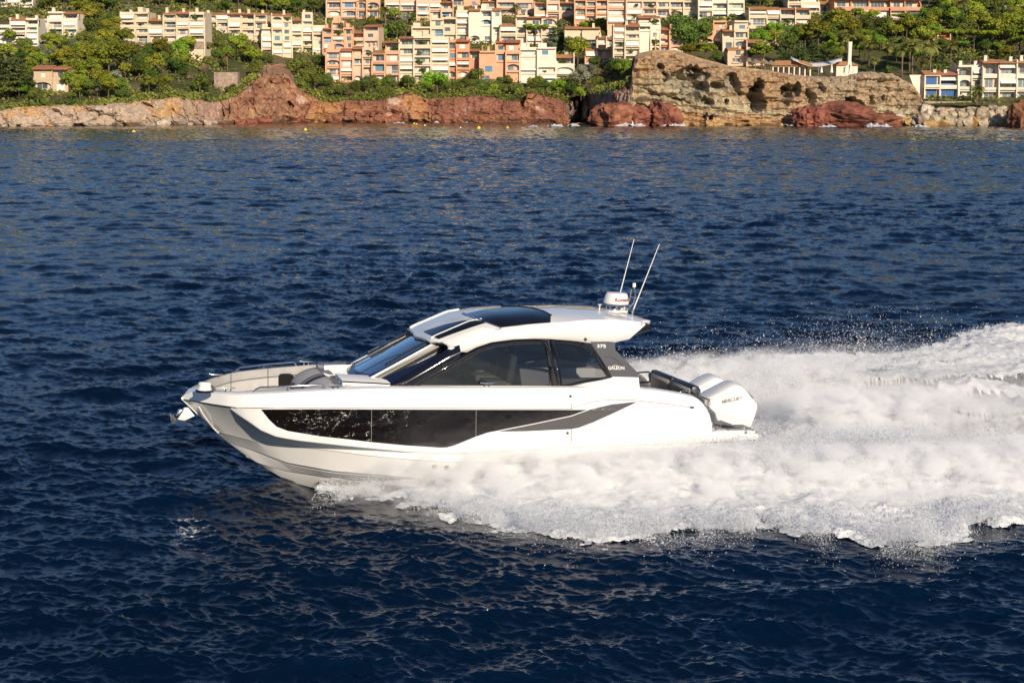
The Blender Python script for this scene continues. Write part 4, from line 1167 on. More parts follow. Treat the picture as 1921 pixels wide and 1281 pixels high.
    if kind == 'palm':
        mb = MB(); P = [Vector((0, 0, -.06)), Vector((.004, 0, .2)), Vector((0, .004, .45)), Vector((0, 0, .70))]
        mb.tube(P, [.030, .024, .022, .034], 9)
        tr = bpy.data.meshes.new('palm_trunk'); tr.from_pydata(mb.v, [], mb.f); tr.materials.append(PBARK); tr.polygons.foreach_set('use_smooth', [True] * len(tr.polygons))
    else:
        tr = trunk_mesh(kind + '_trunk', H, r, lim, BARK, gr, lean=gr.uniform(-.06, .06) if kind in ('pine', 'umbrella') else 0)
        for v in tr.vertices:
            if v.co.z < -.2: v.co.z = -.12
    PROTO[key] = (cr, tr, w); return PROTO[key]
KN = {'pine': 'pine_tree', 'umbrella': 'umbrella_pine', 'oak': 'holm_oak', 'lime': 'broadleaf_tree', 'cypress': 'cypress_tree', 'cedar': 'cedar_tree', 'olive': 'olive_tree', 'dry': 'dry_bush', 'shrub': 'shrub', 'hedge': 'hedge', 'palm': 'palm_tree'}
KD = {'pine': 'yellow-green pine', 'umbrella': 'flat-topped bright pine', 'oak': 'dark green rounded tree', 'lime': 'fresh green leafy tree', 'cypress': 'narrow dark cypress', 'cedar': 'dark layered cedar', 'olive': 'silvery grey-green tree', 'dry': 'dry brown bush', 'shrub': 'low green shrub', 'hedge': 'clipped dark green hedge', 'palm': 'date palm'}
TREES = []
def region(px, py):
    if px < 225: return 'above the pale cliff' if py > 130 else ('on the far-left slope' if py > 60 else 'on the top-left hilltop')
    if px < 500: return 'above the low pale cliff' if py > 150 else ('below the long cream block' if py > 68 else 'behind the long cream block')
    if px < 620: return 'above the red rock stack' if py > 90 else 'behind the cream buttressed houses'
    if px < 860: return 'along the top of the red cliff' if py > 145 else 'in the gap between the terraces'
    if px < 1075: return 'below the white-cream shore house' if py > 145 else 'among the middle row houses'
    if px < 1190: return 'in the gully left of the headland' if py > 110 else 'among the pink flats'
    if px < 1440: return 'behind the headland crest' if py > 60 else 'by the white veranda house'
    if px < 1700: return 'behind the restaurant' if py > 85 else 'below the salmon block'
    return 'above the blue-shuttered villa' if py > 85 else 'on the upper right slope'
def tree(kind, px, py, hpx, seed=None, label=None, dy=0.0, sx=1.0):
    TREES.append((px, py, kind, hpx, seed, label, dy, sx))
# hand placed
for a in [('cedar', 14, 182, 88), ('cedar', 40, 176, 62), ('pine', 18, 88, 34), ('oak', 55, 78, 30), ('pine', 88, 92, 30), ('olive', 145, 102, 36), ('lime', 95, 118, 38), ('pine', 120, 132, 46), ('pine', 168, 140, 62), ('pine', 205, 150, 78), ('pine', 232, 96, 44, 1),
          ('oak', 190, 110, 40), ('cypress', 228, 132, 46), ('olive', 212, 166, 42, 2), ('dry', 118, 198, 36), ('olive', 183, 182, 26), ('pine', 150, 186, 42), ('oak', 70, 192, 30), ('lime', 165, 172, 26), ('pine', 352, 108, 40), ('pine', 372, 106, 38), ('palm', 427, 136, 42), ('oak', 300, 110, 26), ('lime', 335, 118, 24), ('oak', 410, 94, 26),
          ('hedge', 440, 84, 17), ('dry', 385, 140, 34), ('oak', 250, 118, 36), ('pine', 275, 150, 36), ('cypress', 270, 166, 24), ('shrub', 228, 185, 26), ('oak', 345, 150, 30), ('dry', 310, 152, 28), ('shrub', 432, 178, 28), ('lime', 470, 165, 30), ('oak', 480, 150, 40), ('pine', 465, 120, 36),
          ('pine', 150, 38, 46), ('pine', 180, 44, 40), ('oak', 205, 60, 36), ('pine', 100, 20, 30), ('oak', 240, 60, 40), ('pine', 300, 14, 30), ('oak', 420, 22, 30), ('pine', 500, 26, 38), ('pine', 530, 30, 34), ('oak', 560, 28, 36), ('oak', 590, 24, 30), ('olive', 240, 28, 20), ('oak', 470, 16, 24),
          ('oak', 560, 150, 46), ('oak', 590, 168, 50), ('oak', 570, 182, 40), ('shrub', 610, 184, 34), ('oak', 600, 132, 30), ('shrub', 505, 118, 22), ('shrub', 640, 180, 28), ('shrub', 665, 172, 26), ('oak', 690, 172, 30), ('dry', 660, 182, 22), ('lime', 722, 170, 30), ('oak', 735, 172, 34), ('dry', 742, 176, 22), ('oak', 766, 168, 30), ('lime', 820, 174, 50), ('lime', 800, 176, 34), ('oak', 838, 178, 26), ('dry', 775, 160, 24), ('oak', 788, 180, 24),
          ('shrub', 720, 178, 26), ('shrub', 860, 172, 22), ('hedge', 880, 162, 14), ('hedge', 915, 162, 14), ('oak', 905, 178, 30), ('lime', 925, 186, 34), ('shrub', 945, 176, 24), ('dry', 878, 152, 22), ('oak', 895, 156, 30), ('dry', 915, 152, 28), ('shrub', 970, 180, 28), ('oak', 955, 160, 20), ('lime', 1010, 162, 22), ('oak', 1025, 180, 32), ('shrub', 1000, 166, 26), ('lime', 1050, 174, 32), ('oak', 1065, 182, 30),
          ('palm', 723, 54, 44), ('oak', 700, 56, 28), ('lime', 742, 40, 28), ('lime', 715, 78, 34), ('oak', 745, 76, 40), ('olive', 760, 50, 28), ('lime', 728, 92, 20), ('palm', 666, 98, 26), ('oak', 770, 44, 22), ('palm', 832, 28, 34), ('lime', 915, 14, 22), ('palm', 970, 34, 28), ('oak', 780, 72, 18), ('palm', 1085, 44, 36), ('umbrella', 1004, 86, 42), ('cedar', 1046, 90, 50), ('olive', 1036, 96, 34),
          ('pine', 1084, 126, 56), ('oak', 1074, 100, 34), ('lime', 1120, 62, 32), ('oak', 1140, 66, 26), ('palm', 1156, 44, 36), ('palm', 1190, 52, 26), ('oak', 1130, 76, 22), ('lime', 1100, 60, 26), ('dry', 1225, 36, 22), ('palm', 1266, 40, 24), ('oak', 1262, 84, 58), ('oak', 1290, 96, 66), ('oak', 1312, 86, 56), ('oak', 1278, 70, 44), ('hedge', 1335, 42, 12), ('oak', 1375, 42, 18), ('pine', 1300, 116, 36), ('pine', 1324, 118, 40), ('pine', 1284, 108, 24), ('oak', 1340, 120, 26),
          ('pine', 1428, 128, 52), ('palm', 1400, 72, 30), ('hedge', 1440, 62, 14), ('hedge', 1475, 62, 14), ('oak', 1410, 30, 20), ('oak', 1426, 12, 30), ('lime', 1090, 186, 26), ('olive', 1100, 158, 44), ('olive', 1088, 168, 50, 3), ('oak', 1150, 150, 44), ('lime', 1170, 146, 40), ('oak', 1180, 160, 34), ('dry', 1130, 150, 40), ('oak', 1120, 170, 30), ('dry', 1106, 178, 30), ('shrub', 1150, 176, 22), ('shrub', 1175, 172, 20), ('oak', 1118, 134, 30),
          ('pine', 1535, 96, 60), ('pine', 1510, 92, 48), ('cedar', 1470, 118, 44), ('cedar', 1500, 124, 48), ('cedar', 1525, 118, 44), ('oak', 1560, 60, 40), ('olive', 1565, 64, 40), ('cypress', 1612, 74, 36), ('palm', 1590, 112, 62), ('palm', 1558, 142, 34), ('palm', 1612, 112, 46), ('palm', 1630, 122, 52), ('palm', 1664, 130, 56), ('palm', 1692, 142, 66), ('palm', 1711, 140, 74), ('palm', 1706, 130, 60), ('palm', 1745, 134, 62), ('palm', 1783, 122, 48), ('palm', 1640, 138, 32), ('palm', 1730, 142, 30), ('palm', 1820, 122, 28), ('palm', 1848, 124, 26), ('palm', 1905, 120, 22), ('palm', 1802, 46, 52), ('palm', 1820, 30, 46), ('palm', 1908, 30, 18), ('palm', 1832, 204, 48, 1),
          ('pine', 1700, 76, 50), ('pine', 1680, 84, 40), ('umbrella', 1690, 60, 36), ('cypress', 1722, 58, 22), ('umbrella', 1790, 96, 42), ('umbrella', 1826, 102, 48), ('umbrella', 1852, 100, 44), ('pine', 1880, 92, 66), ('pine', 1912, 106, 72), ('pine', 1902, 76, 54), ('oak', 1860, 56, 40), ('oak', 1750, 48, 34), ('lime', 1740, 44, 32), ('oak', 1770, 36, 30), ('oak', 1650, 60, 30), ('lime', 1660, 56, 26), ('olive', 1610, 50, 24), ('oak', 1640, 80, 30), ('lime', 1620, 92, 36), ('oak', 1740, 84, 34), ('lime', 1760, 68, 26), ('oak', 1840, 30, 40), ('oak', 1880, 40, 30), ('oak', 1900, 20, 30), ('pine', 1870, 22, 40), ('shrub', 1665, 138, 18), ('shrub', 1480, 140, 12), ('shrub', 1520, 141, 10), ('shrub', 1420, 146, 10),
          ('pine', 1742, 16, 36), ('oak', 1780, 12, 34), ('pine', 1720, -4, 30), ('oak', 1590, 70, 30), ('lime', 1638, 40, 26), ('oak', 1700, 46, 24), ('shrub', 1765, 196, 5)]:
    tree(*a)
# fill the green belts between them
BR = []
def filler():
    g = random.Random(99)
    zones = [((-60, 225), (98, 200), 52, ['oak', 'pine', 'pine', 'lime', 'shrub', 'oak', 'olive']), ((-40, 230), (0, 22), 12, ['oak', 'pine', 'oak']), ((150, 230), (50, 100), 12, ['oak', 'pine', 'lime']), ((230, 500), (104, 186), 50, ['oak', 'shrub', 'lime', 'oak', 'dry', 'pine', 'shrub']),
             ((230, 620), (-16, 22), 26, ['oak', 'pine', 'oak', 'lime']), ((600, 1075), (160, 182), 26, ['shrub', 'oak', 'lime', 'dry']), ((1420, 1960), (66, 118), 46, ['oak', 'pine', 'lime', 'olive', 'oak', 'umbrella']), ((1730, 1960), (-10, 66), 26, ['oak', 'pine', 'lime', 'oak']), ((1560, 1730), (46, 70), 12, ['oak', 'lime', 'shrub']), ((1640, 1730), (110, 128), 6, ['oak', 'lime'])]
    for (x0, x1), (y0, y1), n, ks in zones:
        k = 0; tries = 0
        while k < n and tries < n * 30:
            tries += 1
            x, y = g.uniform(x0, x1), g.uniform(y0, y1)
            if 225 < x < 505 and 22 < y < 102: continue
            if x < 150 and 20 < y < 98: continue
            if 380 < x < 480 and y > 128: continue
            if 480 < x < 560 and 110 < y < 175: continue
            if y > ctop(x) - 3 and not (1178 < x < 1740): continue
            if 1178 < x < 1740 and y > 120: continue
            kd = g.choice(ks)
            h = g.uniform(22, 42) if kd in ('oak', 'lime', 'olive') else (g.uniform(30, 54) if kd in ('pine', 'umbrella') else g.uniform(12, 24))
            if 600 < x < 1075: h = g.uniform(14, 26)
            if 640 < y: h *= 1
            tree(kd, x, y, h); k += 1
filler()
def plant_all():
    cnt = {}
    order = sorted(TREES, key=lambda a: a[0])
    for px, py, kind, hpx, seed, label, dy, sx in order:
        g = random.Random(int(px * 13 + py * 7))
        sd = seed if seed is not None else g.randrange(3)
        cr, tr, w = proto(kind, sd)
        Y = float(TY(px, py)) + dy
        if 1178 < px < 1740: Y = max(Y, 480.0)
        if px > 1735 and py > 150: Y = 458.0
        p = at(px, py, Y); h = hpx * Y / F
        reg = region(px, py); key = (kind, reg)
        cnt[key] = cnt.get(key, -1) + 1
        lab = label or '%s %s, %s from the left there' % (KD[kind], reg, nth(cnt[key]))
        t = empty(KN[kind], p, g.uniform(0, 6.28) if kind != 'hedge' else 0)
        wd = g.uniform(.92, 1.2)
        s = Vector((h * wd, h * wd, h))
        if kind == 'hedge': s = Vector((h * 2.6, h * 1.0, h))
        if kind == 'palm': s = Vector((min(h, 9.5), min(h, 9.5), h)) * 1.0
        tag(t, lab[0].upper() + lab[1:] if False else lab, {'hedge': 'hedge', 'shrub': 'shrub', 'dry': 'bush'}.get(kind, 'tree'), {'shrub': 'shrubs on the hillside', 'dry': 'shrubs on the hillside', 'hedge': 'clipped hedges', 'palm': 'palm trees on the hillside'}.get(kind, 'trees on the hillside'))
        a = bpy.data.objects.new('crown', cr); COL.objects.link(a); a.parent = t; a.scale = s
        b = bpy.data.objects.new('trunk', tr); COL.objects.link(b); b.parent = t; b.scale = s
        if kind == 'palm' and s.x < h:      # keep the head of a tall palm at true size
            a.scale = (s.x, s.x, s.x); a.location.z = .70 * (h - s.x)
plant_all()

# low scrub covering the soil between the trees
def undergrowth():
    g = np.random.default_rng(5)
    n = 76000
    px = g.uniform(-160, 2080, n); q = g.random(n)
    top = ctop(px); py = top + (-30 - top) * q ** .8
    # bare patches
    Y = TY(px, py)
    P = at_np(px, py, Y)
    keep = fbm(P * .06, 3, 55) > -.28
    keep &= ~((px > 1176) & (px < 1735) & (py > 92))
    P = P[keep]; n = len(P)
    hgt = np.abs(fbm(P * .18, 3, 56)) * 2.6 + .3
    d = g.normal(size=(n, 3)); d[:, 2] = np.abs(d[:, 2]) + .2; d[:, 1] -= .6; d /= np.linalg.norm(d, axis=1)[:, None]
    P[:, 2] += g.random(n) * hgt
    t = np.cross(d, g.normal(size=(n, 3))); t /= np.linalg.norm(t, axis=1)[:, None]; b = np.cross(d, t)
    s = g.uniform(.22, .62, n)[:, None]
    V = np.stack([P - t * s, P - b * s * .7, P + t * s, P + b * s * .7], 1).reshape(-1, 3)
    c = fbm(P * .09, 3, 57)
    tone = mixc(np.array([.07, .10, .02])[None], np.array([.24, .25, .05])[None], np.clip(c * 1.6 + .4 + g.normal(size=n) * .2, 0, 1))
    tone = mixc(tone, np.array([.20, .15, .09])[None], smooth01(.15, .4, fbm(P * .13, 3, 58)) * .7)
    me = mesh_np('undergrowth', V, np.arange(4 * n).reshape(-1, 4))
    set_tone(me, np.repeat(tone, 4, 0))
    m = color_mat('scrub_leaves', bump=0, fine=.3)
    tag(link('undergrowth', me, None, m), 'mixed green scrub covering the slope', kind='stuff')
undergrowth()
def cliff_plants():
    """tufts growing over the cliff edges"""
    g = np.random.default_rng(8); C = []
    for px in np.concatenate([np.arange(-20, 1180, 2.2)]):
        if g.random() < .75:
            top = float(ctop(px)); C.append((px + g.uniform(-1, 1), top + (g.uniform(-5, 7) if g.random() < .6 else 3 + g.exponential(6))))
    C = np.array(C)
    C = C[~((C[:, 0] > 484) & (C[:, 0] < 556))]
    sy = shoreY(C[:, 0]); P = at_np(C[:, 0], C[:, 1], sy + 6.5)
    n = len(P); k = 42
    i = np.repeat(np.arange(n), k)
    Q = P[i] + g.normal(size=(n * k, 3)) * np.array([.75, .7, .5])
    t = g.normal(size=(n * k, 3)) * .22; b = g.normal(size=(n * k, 3)) * .2
    V = np.stack([Q - t, Q + b, Q + t, Q - b], 1).reshape(-1, 3)
    tone = mixc(np.array([.07, .11, .02])[None], np.array([.24, .26, .05])[None], np.clip(fbm(Q * .15, 2, 59) + .5, 0, 1))
    me = mesh_np('cliff_scrub', V, np.arange(4 * n * k).reshape(-1, 4)); set_tone(me, np.repeat(tone, 4, 0))
    tag(link('cliff_scrub', me, None, color_mat('cliff_scrub_leaves', bump=0, fine=.3)), 'green scrub hanging over the cliff edge', kind='stuff')
cliff_plants()
# ------------------------------------------------------------------ the motor yacht
BM = Matrix.Translation(BOAT_O) @ Matrix.Rotation(math.pi + YAW, 4, 'Z') @ Matrix.Rotation(-TRIM, 4, 'Y')
BMi = BM.inverted()
CAM_L = BMi @ Vector((0, 0, CAM_H))
BR = BMi.to_3x3()
def lray(px, py): return BR @ ray(px, py)
def LY(px, py, y):
    d = lray(px, py); return CAM_L + d * ((y - CAM_L.y) / d.y)
def LX(px, py, x):
    d = lray(px, py); return CAM_L + d * ((x - CAM_L.x) / d.x)
def LZ(px, py, z):
    d = lray(px, py); return CAM_L + d * ((z - CAM_L.z) / d.z)
def on_surf(px, py, f, y0=1.5, n=9):
    """photo pixel -> boat point on a side surface y = f(x, z)"""
    y = y0
    for _ in range(n):
        p = LY(px, py, y); y = .5 * y + .5 * f(p.x, p.z)
    return LY(px, py, y)
def on_top(px, py, f, z0=2.5, n=12):
    d = lray(px, py); t = 24.0; st = .05
    g = lambda t: (CAM_L + d * t).z - f((CAM_L + d * t).x, (CAM_L + d * t).y)
    while t < 40 and (g(t) > 0 or abs((CAM_L + d * t).y) > 1.25): t += st
    lo, hi = t - st, t
    for _ in range(14):
        m = (lo + hi) / 2
        if g(m) > 0: lo = m
        else: hi = m
    p = CAM_L + d * hi
    return Vector((p.x, p.y, f(p.x, p.y)))

M_GEL = mat('white_gelcoat', (.80, .795, .78), .16, var=.012, scale=1.2, coat=.6)
M_GELD = mat('white_deck_nonskid', (.70, .69, .67), .5, var=.03, scale=8, bump=.15, bscale=120)
M_GREYG = mat('grey_gloss_paint', (.075, .072, .075), .22, var=.03, coat=.5)
M_BLK = mat('black_gloss_glass', (.007, .005, .0045), .02, var=.2, ior=1.7)
M_BLKP = mat('black_satin_paint', (.008, .009, .016), .10, var=.1)
M_STEEL = mat('polished_steel', (.62, .62, .64), .14, metal=1.0, var=.03)
M_DARK = mat('dark_seam', (.05, .048, .045), .5, var=.1)
M_SEAM = mat('grey_seam', (.30, .29, .28), .5, var=.05)
M_RUB = mat('black_rubber', (.010, .010, .010), .6, var=.1)
M_BEIGE = mat('beige_upholstery', (.50, .47, .42), .7, var=.05, scale=6, bump=.1, bscale=60)
M_GREYU = mat('grey_upholstery', (.20, .195, .195), .7, var=.06, scale=6, bump=.1, bscale=60)
M_GREYL = mat('light_grey_upholstery', (.36, .35, .34), .7, var=.06, scale=6, bump=.1, bscale=60)
M_GREYU2 = mat('mid_grey_upholstery', (.20, .19, .185), .7, var=.06, scale=6, bump=.1, bscale=60)
M_GREYLL = mat('pale_grey_upholstery', (.44, .43, .41), .7, var=.05, scale=6, bump=.1, bscale=60)
M_NAVY = mat('navy_vinyl', (.022, .024, .034), .38, var=.15, scale=9, bump=.1, bscale=50)
M_SOLE = mat('cabin_sole', (.22, .16, .11), .5, var=.12, scale=3)
M_WHT = mat('white_plastic', (.78, .77, .75), .3, var=.02)
def mat_weave():
    m, nt, b = new_mat('grey_woven_fabric')
    b.inputs['Roughness'].default_value = .85
    tc = NN(nt, 'ShaderNodeTexCoord')
    w = NN(nt, 'ShaderNodeTexWave', Scale=14.0, Distortion=1.5)
    w.bands_direction = 'DIAGONAL'
    nt.links.new(tc.outputs['Object'], w.inputs['Vector'])
    ra = NN(nt, 'ShaderNodeValToRGB')
    ra.color_ramp.elements[0].color = (.22, .20, .18, 1); ra.color_ramp.elements[1].color = (.55, .52, .47, 1)
    nt.links.new(w.outputs['Fac'], ra.inputs[0]); nt.links.new(ra.outputs[0], b.inputs['Base Color'])
    return m
M_WEAVE = mat_weave()
def mat_glass(name, tint, refl=1.0):
    m, nt, b = new_mat(name)
    nt.nodes.remove(b)
    out = [n for n in nt.nodes if n.type == 'OUTPUT_MATERIAL'][0]
    tr = NN(nt, 'ShaderNodeBsdfTransparent'); tr.inputs[0].default_value = c4(tint)
    gl = NN(nt, 'ShaderNodeBsdfGlossy'); gl.inputs['Roughness'].default_value = .01
    fr = NN(nt, 'ShaderNodeFresnel'); fr.inputs['IOR'].default_value = 1.5
    mu = NN(nt, 'ShaderNodeMath', operation='MULTIPLY'); mu.inputs[1].default_value = refl
    mx = NN(nt, 'ShaderNodeMixShader')
    nt.links.new(fr.outputs[0], mu.inputs[0]); nt.links.new(mu.outputs[0], mx.inputs[0])
    nt.links.new(tr.outputs[0], mx.inputs[1]); nt.links.new(gl.outputs[0], mx.inputs[2]); nt.links.new(mx.outputs[0], out.inputs[0])
    return m
M_GLS = mat_glass('tinted_cabin_glass', (.30, .31, .34), 1.1)
M_GLQ = mat_glass('quarter_glass', (.16, .17, .20), .35)
M_GLW = mat_glass('windscreen_glass', (.42, .55, .62), 3.2)

YACHT = empty('motor_yacht')
YACHT.matrix_world = BM
tag(YACHT, 'white motor yacht planing at speed with two outboard engines and dark windows', 'motor yacht')

# ---- longitudinal lines of the hull: photo outline -> (x, z) with an assumed half-beam
def entry(s, p=2.3, q=.80):
    s = min(max(s, 0), 1); return (1 - (1 - s) ** p) ** q
class Line:
    def __init__(s, pts, B, L, p=2.3, q=.80, tab=None):
        s.tab = tab
        s.xe = LY(pts[0][0], pts[0][1], 0).x
        s.B, s.L, s.p, s.q = B, L, p, q
        xs, zs = [], []
        for i, (a, b) in enumerate(pts):
            y = 0 if i == 0 else B * .8
            if i:
                for _ in range(12):
                    P = LY(a, b, y); y = .5 * y + .5 * s.y(P.x)
            P = LY(a, b, y); xs.append(P.x); zs.append(P.z)
        o = np.argsort(xs); s.xs = np.array(xs)[o]; s.zs = np.array(zs)[o]
    def y(s, x):
        if s.tab is not None: return float(np.interp(x, s.tab[0], s.tab[1]))
        b = s.B * entry((s.xe - x) / s.L, s.p, s.q)
        return b * (1 - .04 * max(0., min(1., (-x - 1.0) / 4.5)))
    def z(s, x): return float(np.interp(x, s.xs, s.zs))
XS = LY(1331, 812, 1.6).x      # transom
_x = np.array([-5, -3.97, -2, 0, 2.1, 3.1, 3.6, 4.1, 4.35, 4.6, 4.85, 5.1, 5.35, 5.6, 5.85, 6.02])
_y = np.array([1.50, 1.53, 1.57, 1.57, 1.53, 1.50, 1.48, 1.43, 1.40, 1.355, 1.28, 1.15, .93, .60, .26, .0])
TAB0 = (_x, _y)
TAB1 = (_x, _y + np.interp(_x, [-5, 2, 4.6, 5.3, 6.02], [.12, .11, .09, .07, .0]))
K0 = Line([(339.7, 746), (356, 735.5), (377, 736), (396, 737), (417, 738.7), (440, 740.5), (475, 739.5), (540, 737), (641, 731.5), (712, 729), (830, 728.5), (1045, 728), (1100, 728), (1201, 730), (1235, 733), (1285, 741), (1309, 747), (1322, 760), (1336, 785), (1345, 806)], 1.60, 6.2, 2.3, .82, TAB0)
K1 = Line([(340, 748.5), (360, 752), (400, 758.5), (443, 764.5), (520, 764.5), (700, 765), (900, 766), (1071, 767), (1140, 767), (1200, 767), (1280, 768), (1312, 771), (1334, 790), (1347, 812)], 1.74, 6.2, 2.3, .80, TAB1)
K3 = Line([(398, 804), (419, 812), (478, 827), (558, 837), (685, 853.6), (760, 861), (837, 866), (1056, 869), (1350, 858)], 1.58, 4.6, 2.0, .85)
K4 = Line([(428, 830), (478, 845), (537, 867), (626, 883), (700, 889), (850, 902), (1000, 905), (1400, 880)], 1.46, 5.0, 2.0, .92)
K5 = Line([(462, 855), (484, 868), (537, 883), (626, 896), (760, 906), (900, 912), (1400, 892)], 1.02, 5.0, 1.9, 1.0)
KL = Line([(340, 750), (353, 764.6), (389, 797), (419, 824), (448, 847.7), (487, 871), (525, 893.6), (558, 907), (596.5, 917), (641, 922), (800, 928), (1400, 915)], 0.0, 5)
NT = 90
def hull_rows():
    rows = []
    def row(line, dy=0, dz=0, ymul=1):
        r = []
        for i in range(NT):
            t = i / (NT - 1)
            x = line.xe + (XS - line.xe) * (t ** 1.35)
            y = line.y(x)
            r.append((x, max(0.0, (y + dy * min(1, y / .8)) * ymul), line.z(x) + dz * min(1, y / .8)))
        return r
    rows.append(row(K0)); rows.append(row(K1))
    rows.append([((a[0] + b[0]) / 2, (a[1] + b[1]) / 2 - .05 * min(1, a[1]), (a[2] + b[2]) / 2) for a, b in zip(rows[1], row(K3))])
    rows.append(row(K3)); rows.append(row(K3, -.012, -.006))
    rows.append(row(K4, .0, .0)); rows.append(row(K4, -.10, -.006)); rows.append(row(K4, -.15, -.07))
    rows.append(row(K5, .0, .0)); rows.append(row(K5, -.085, -.003)); rows.append(row(K5, -.14, -.07))
    # keel row: same stations as the stem-to-stern keel line
    kr = []
    xk = KL.xs.max()
    for i in range(NT):
        t = i / (NT - 1)
        x0 = rows[-1][i][0]
        kr.append((x0, 0.0, min(KL.z(x0), rows[-1][i][2] - .001)))
    rows.append(kr)
    return rows
ROWS = hull_rows()
def hull_y(x, z):
    """outer side surface between the sheer knuckle and the chine"""
    zs = [K1.z(x), .5 * (K1.z(x) + K3.z(x)), K3.z(x), K4.z(x)]
    ys = [K1.y(x), .5 * (K1.y(x) + K3.y(x)) - .05 * min(1, K1.y(x)), K3.y(x), K4.y(x)]
    return float(np.interp(-z, [-a for a in zs], ys))
def build_hull():
    g = np.array(ROWS)                       # rows, NT, 3
    # stem: bring each line's start to the keel line exactly
    nr = g.shape[0]
    V = np.concatenate([g.reshape(-1, 3), (g * np.array([1, -1, 1])).reshape(-1, 3)])
    Fp = grid_faces(nr, NT)
    n = nr * NT
    Fs = Fp[:, ::-1] + n
    Fq = [tuple(f) for f in Fp] + [tuple(f) for f in Fs]
    # transom
    tr = [r * NT + NT - 1 for r in range(nr)]
    Fq.append(tuple(tr) + tuple(reversed([n + k for k in tr])))
    # stem closing strip between the two sides
    for r in range(nr - 1):
        Fq.append((r * NT, (r + 1) * NT, n + (r + 1) * NT, n + r * NT))
    me = bpy.data.meshes.new('hull')
    me.from_pydata([tuple(v) for v in V], [], Fq)
    bm = bmesh.new(); bm.from_mesh(me)
    bmesh.ops.remove_doubles(bm, verts=bm.verts, dist=.0008)
    bmesh.ops.recalc_face_normals(bm, faces=bm.faces)
    bm.to_mesh(me); bm.free()
    me.polygons.foreach_set('use_smooth', [True] * len(me.polygons))
    me.set_sharp_from_angle(angle=R(14))
    return link('hull', me, YACHT, M_GEL)
build_hull()

# ---- raised topside panel carrying the hull window (both sides)
K2px = [(433, 765.5), (445, 775), (469, 791), (490, 806), (519, 818), (558, 825), (656, 836), (760, 846), (850, 850), (960, 845), (1071, 838), (1200, 834), (1330, 829)]
K2 = [on_surf(a, b, lambda x, z: K1.y(x) - .0, 1.6) for a, b in K2px]
K2x = np.array([p.x for p in K2])[::-1]; K2z = np.array([p.z for p in K2])[::-1]
def k2z(x): return float(np.interp(x, K2x, K2z))
def top_y(x, z):
    """outer face of the topside panel"""
    zt, zb = K1.z(x), k2z(x)
    return K1.y(x) + .012 - .045 * max(0., min(1., (zt - z) / max(.05, zt - zb)))
def side_y(x, z):
    if z > K1.z(x) - .001:
        a = max(0., min(1., (z - K1.z(x)) / max(.02, K0.z(x) - K1.z(x))))
        return K1.y(x) * (1 - a) + K0.y(x) * a + .002
    if x < K2x.max() and z > k2z(x): return top_y(x, z)
    return hull_y(x, z)
def build_topside():
    for s in (1, -1):
        mb = MB(); cols = []
        xs = np.linspace(XS - .02, K2x.max(), 110)
        for x in xs:
            zt = K1.z(x) - .004; zb = min(k2z(x), zt - .002)
            c = []
            for j in range(6):
                z = zt + (zb - zt) * j / 5
                c.append((x, s * top_y(x, z), z))
            c.append((x, s * (top_y(x, zb) - .012), zb - .018))
            c.append((x, s * (hull_y(x, zb - .05) - .01), zb - .05))
            cols.append(c)
        n = len(cols[0]); V = [p for c in cols for p in c]
        Fc = [(i * n + j, i * n + j + 1, (i + 1) * n + j + 1, (i + 1) * n + j) for i in range(len(cols) - 1) for j in range(n - 1)]
        if s > 0: Fc = [f[::-1] for f in Fc]
        # close aft end
        b = len(V); V.append((xs[0], s * (top_y(xs[0], cols[0][0][2]) - .1), cols[0][0][2]))
        Fc.append(tuple(range(n)) + (b,))
        mb.add(V, Fc).build('topside_panel', M_GEL, YACHT, smooth=30)
build_topside()

# ---- helpers that lay things on a surface
def lerp_pts(pts, t):
    xs = [p[0] for p in pts]; return float(np.interp(t, xs, [p[1] for p in pts]))
def patch(name, top, bot, f, off, m, parent=YACHT, n=60, rows=5, mirror=True, thick=0.0, kind='side', smooth=30, bulge=0.0):
    x0, x1 = max(top[0][0], bot[0][0]), min(top[-1][0], bot[-1][0])
    xs = sorted(set(list(np.linspace(x0, x1, n)) + [p[0] for p in top + bot if x0 <= p[0] <= x1]))
    V = []
    for px in xs:
        yt, yb = lerp_pts(top, px), lerp_pts(bot, px)
        for j in range(rows + 1):
            py = yt + (yb - yt) * j / rows
            if kind == 'side':
                p = on_surf(px, py, f); V.append(Vector((p.x, p.y + off + bulge * math.sin(math.pi * j / rows), p.z)))
            else:
                p = on_top(px, py, f); V.append(Vector((p.x, p.y, p.z + off)))
    k = rows + 1
    Fc = [(i * k + j, (i + 1) * k + j, (i + 1) * k + j + 1, i * k + j + 1) for i in range(len(xs) - 1) for j in range(rows)]
    out = []
    for s in ((1, -1) if mirror else (1,)):
        VV = [(p.x, s * p.y, p.z) for p in V]
        FF = [f_[::-1] for f_ in Fc] if s > 0 else list(Fc)
        mb = MB().add(VV, FF)
        o = mb.build(name, m, parent, smooth=smooth)
        if thick:
            md = o.modifiers.new('thickness', 'SOLIDIFY'); md.thickness = thick; md.offset = 1.0 if s > 0 else 1.0
        out.append(o)
    return out
def seam(name, pts, f, r, m, parent=YACHT, off=.002, kind='side', sub=10, mirror=False, k=5):
    P = []
    for (a, b), (c, d) in zip(pts[:-1], pts[1:]):
        for i in range(sub):
            t = i / sub; P.append((a + (c - a) * t, b + (d - b) * t))
    P.append(pts[-1])
    W = []
    for a, b in P:
        if kind == 'side': p = on_surf(a, b, f); W.append(Vector((p.x, p.y + off, p.z)))
        else: p = on_top(a, b, f); W.append(Vector((p.x, p.y, p.z + off)))
    MB().tube(W, r, k).build(name, m, parent, smooth=60)
    if mirror: MB().tube([Vector((p.x, -p.y, p.z)) for p in W], r, k).build(name, m, parent, smooth=60)

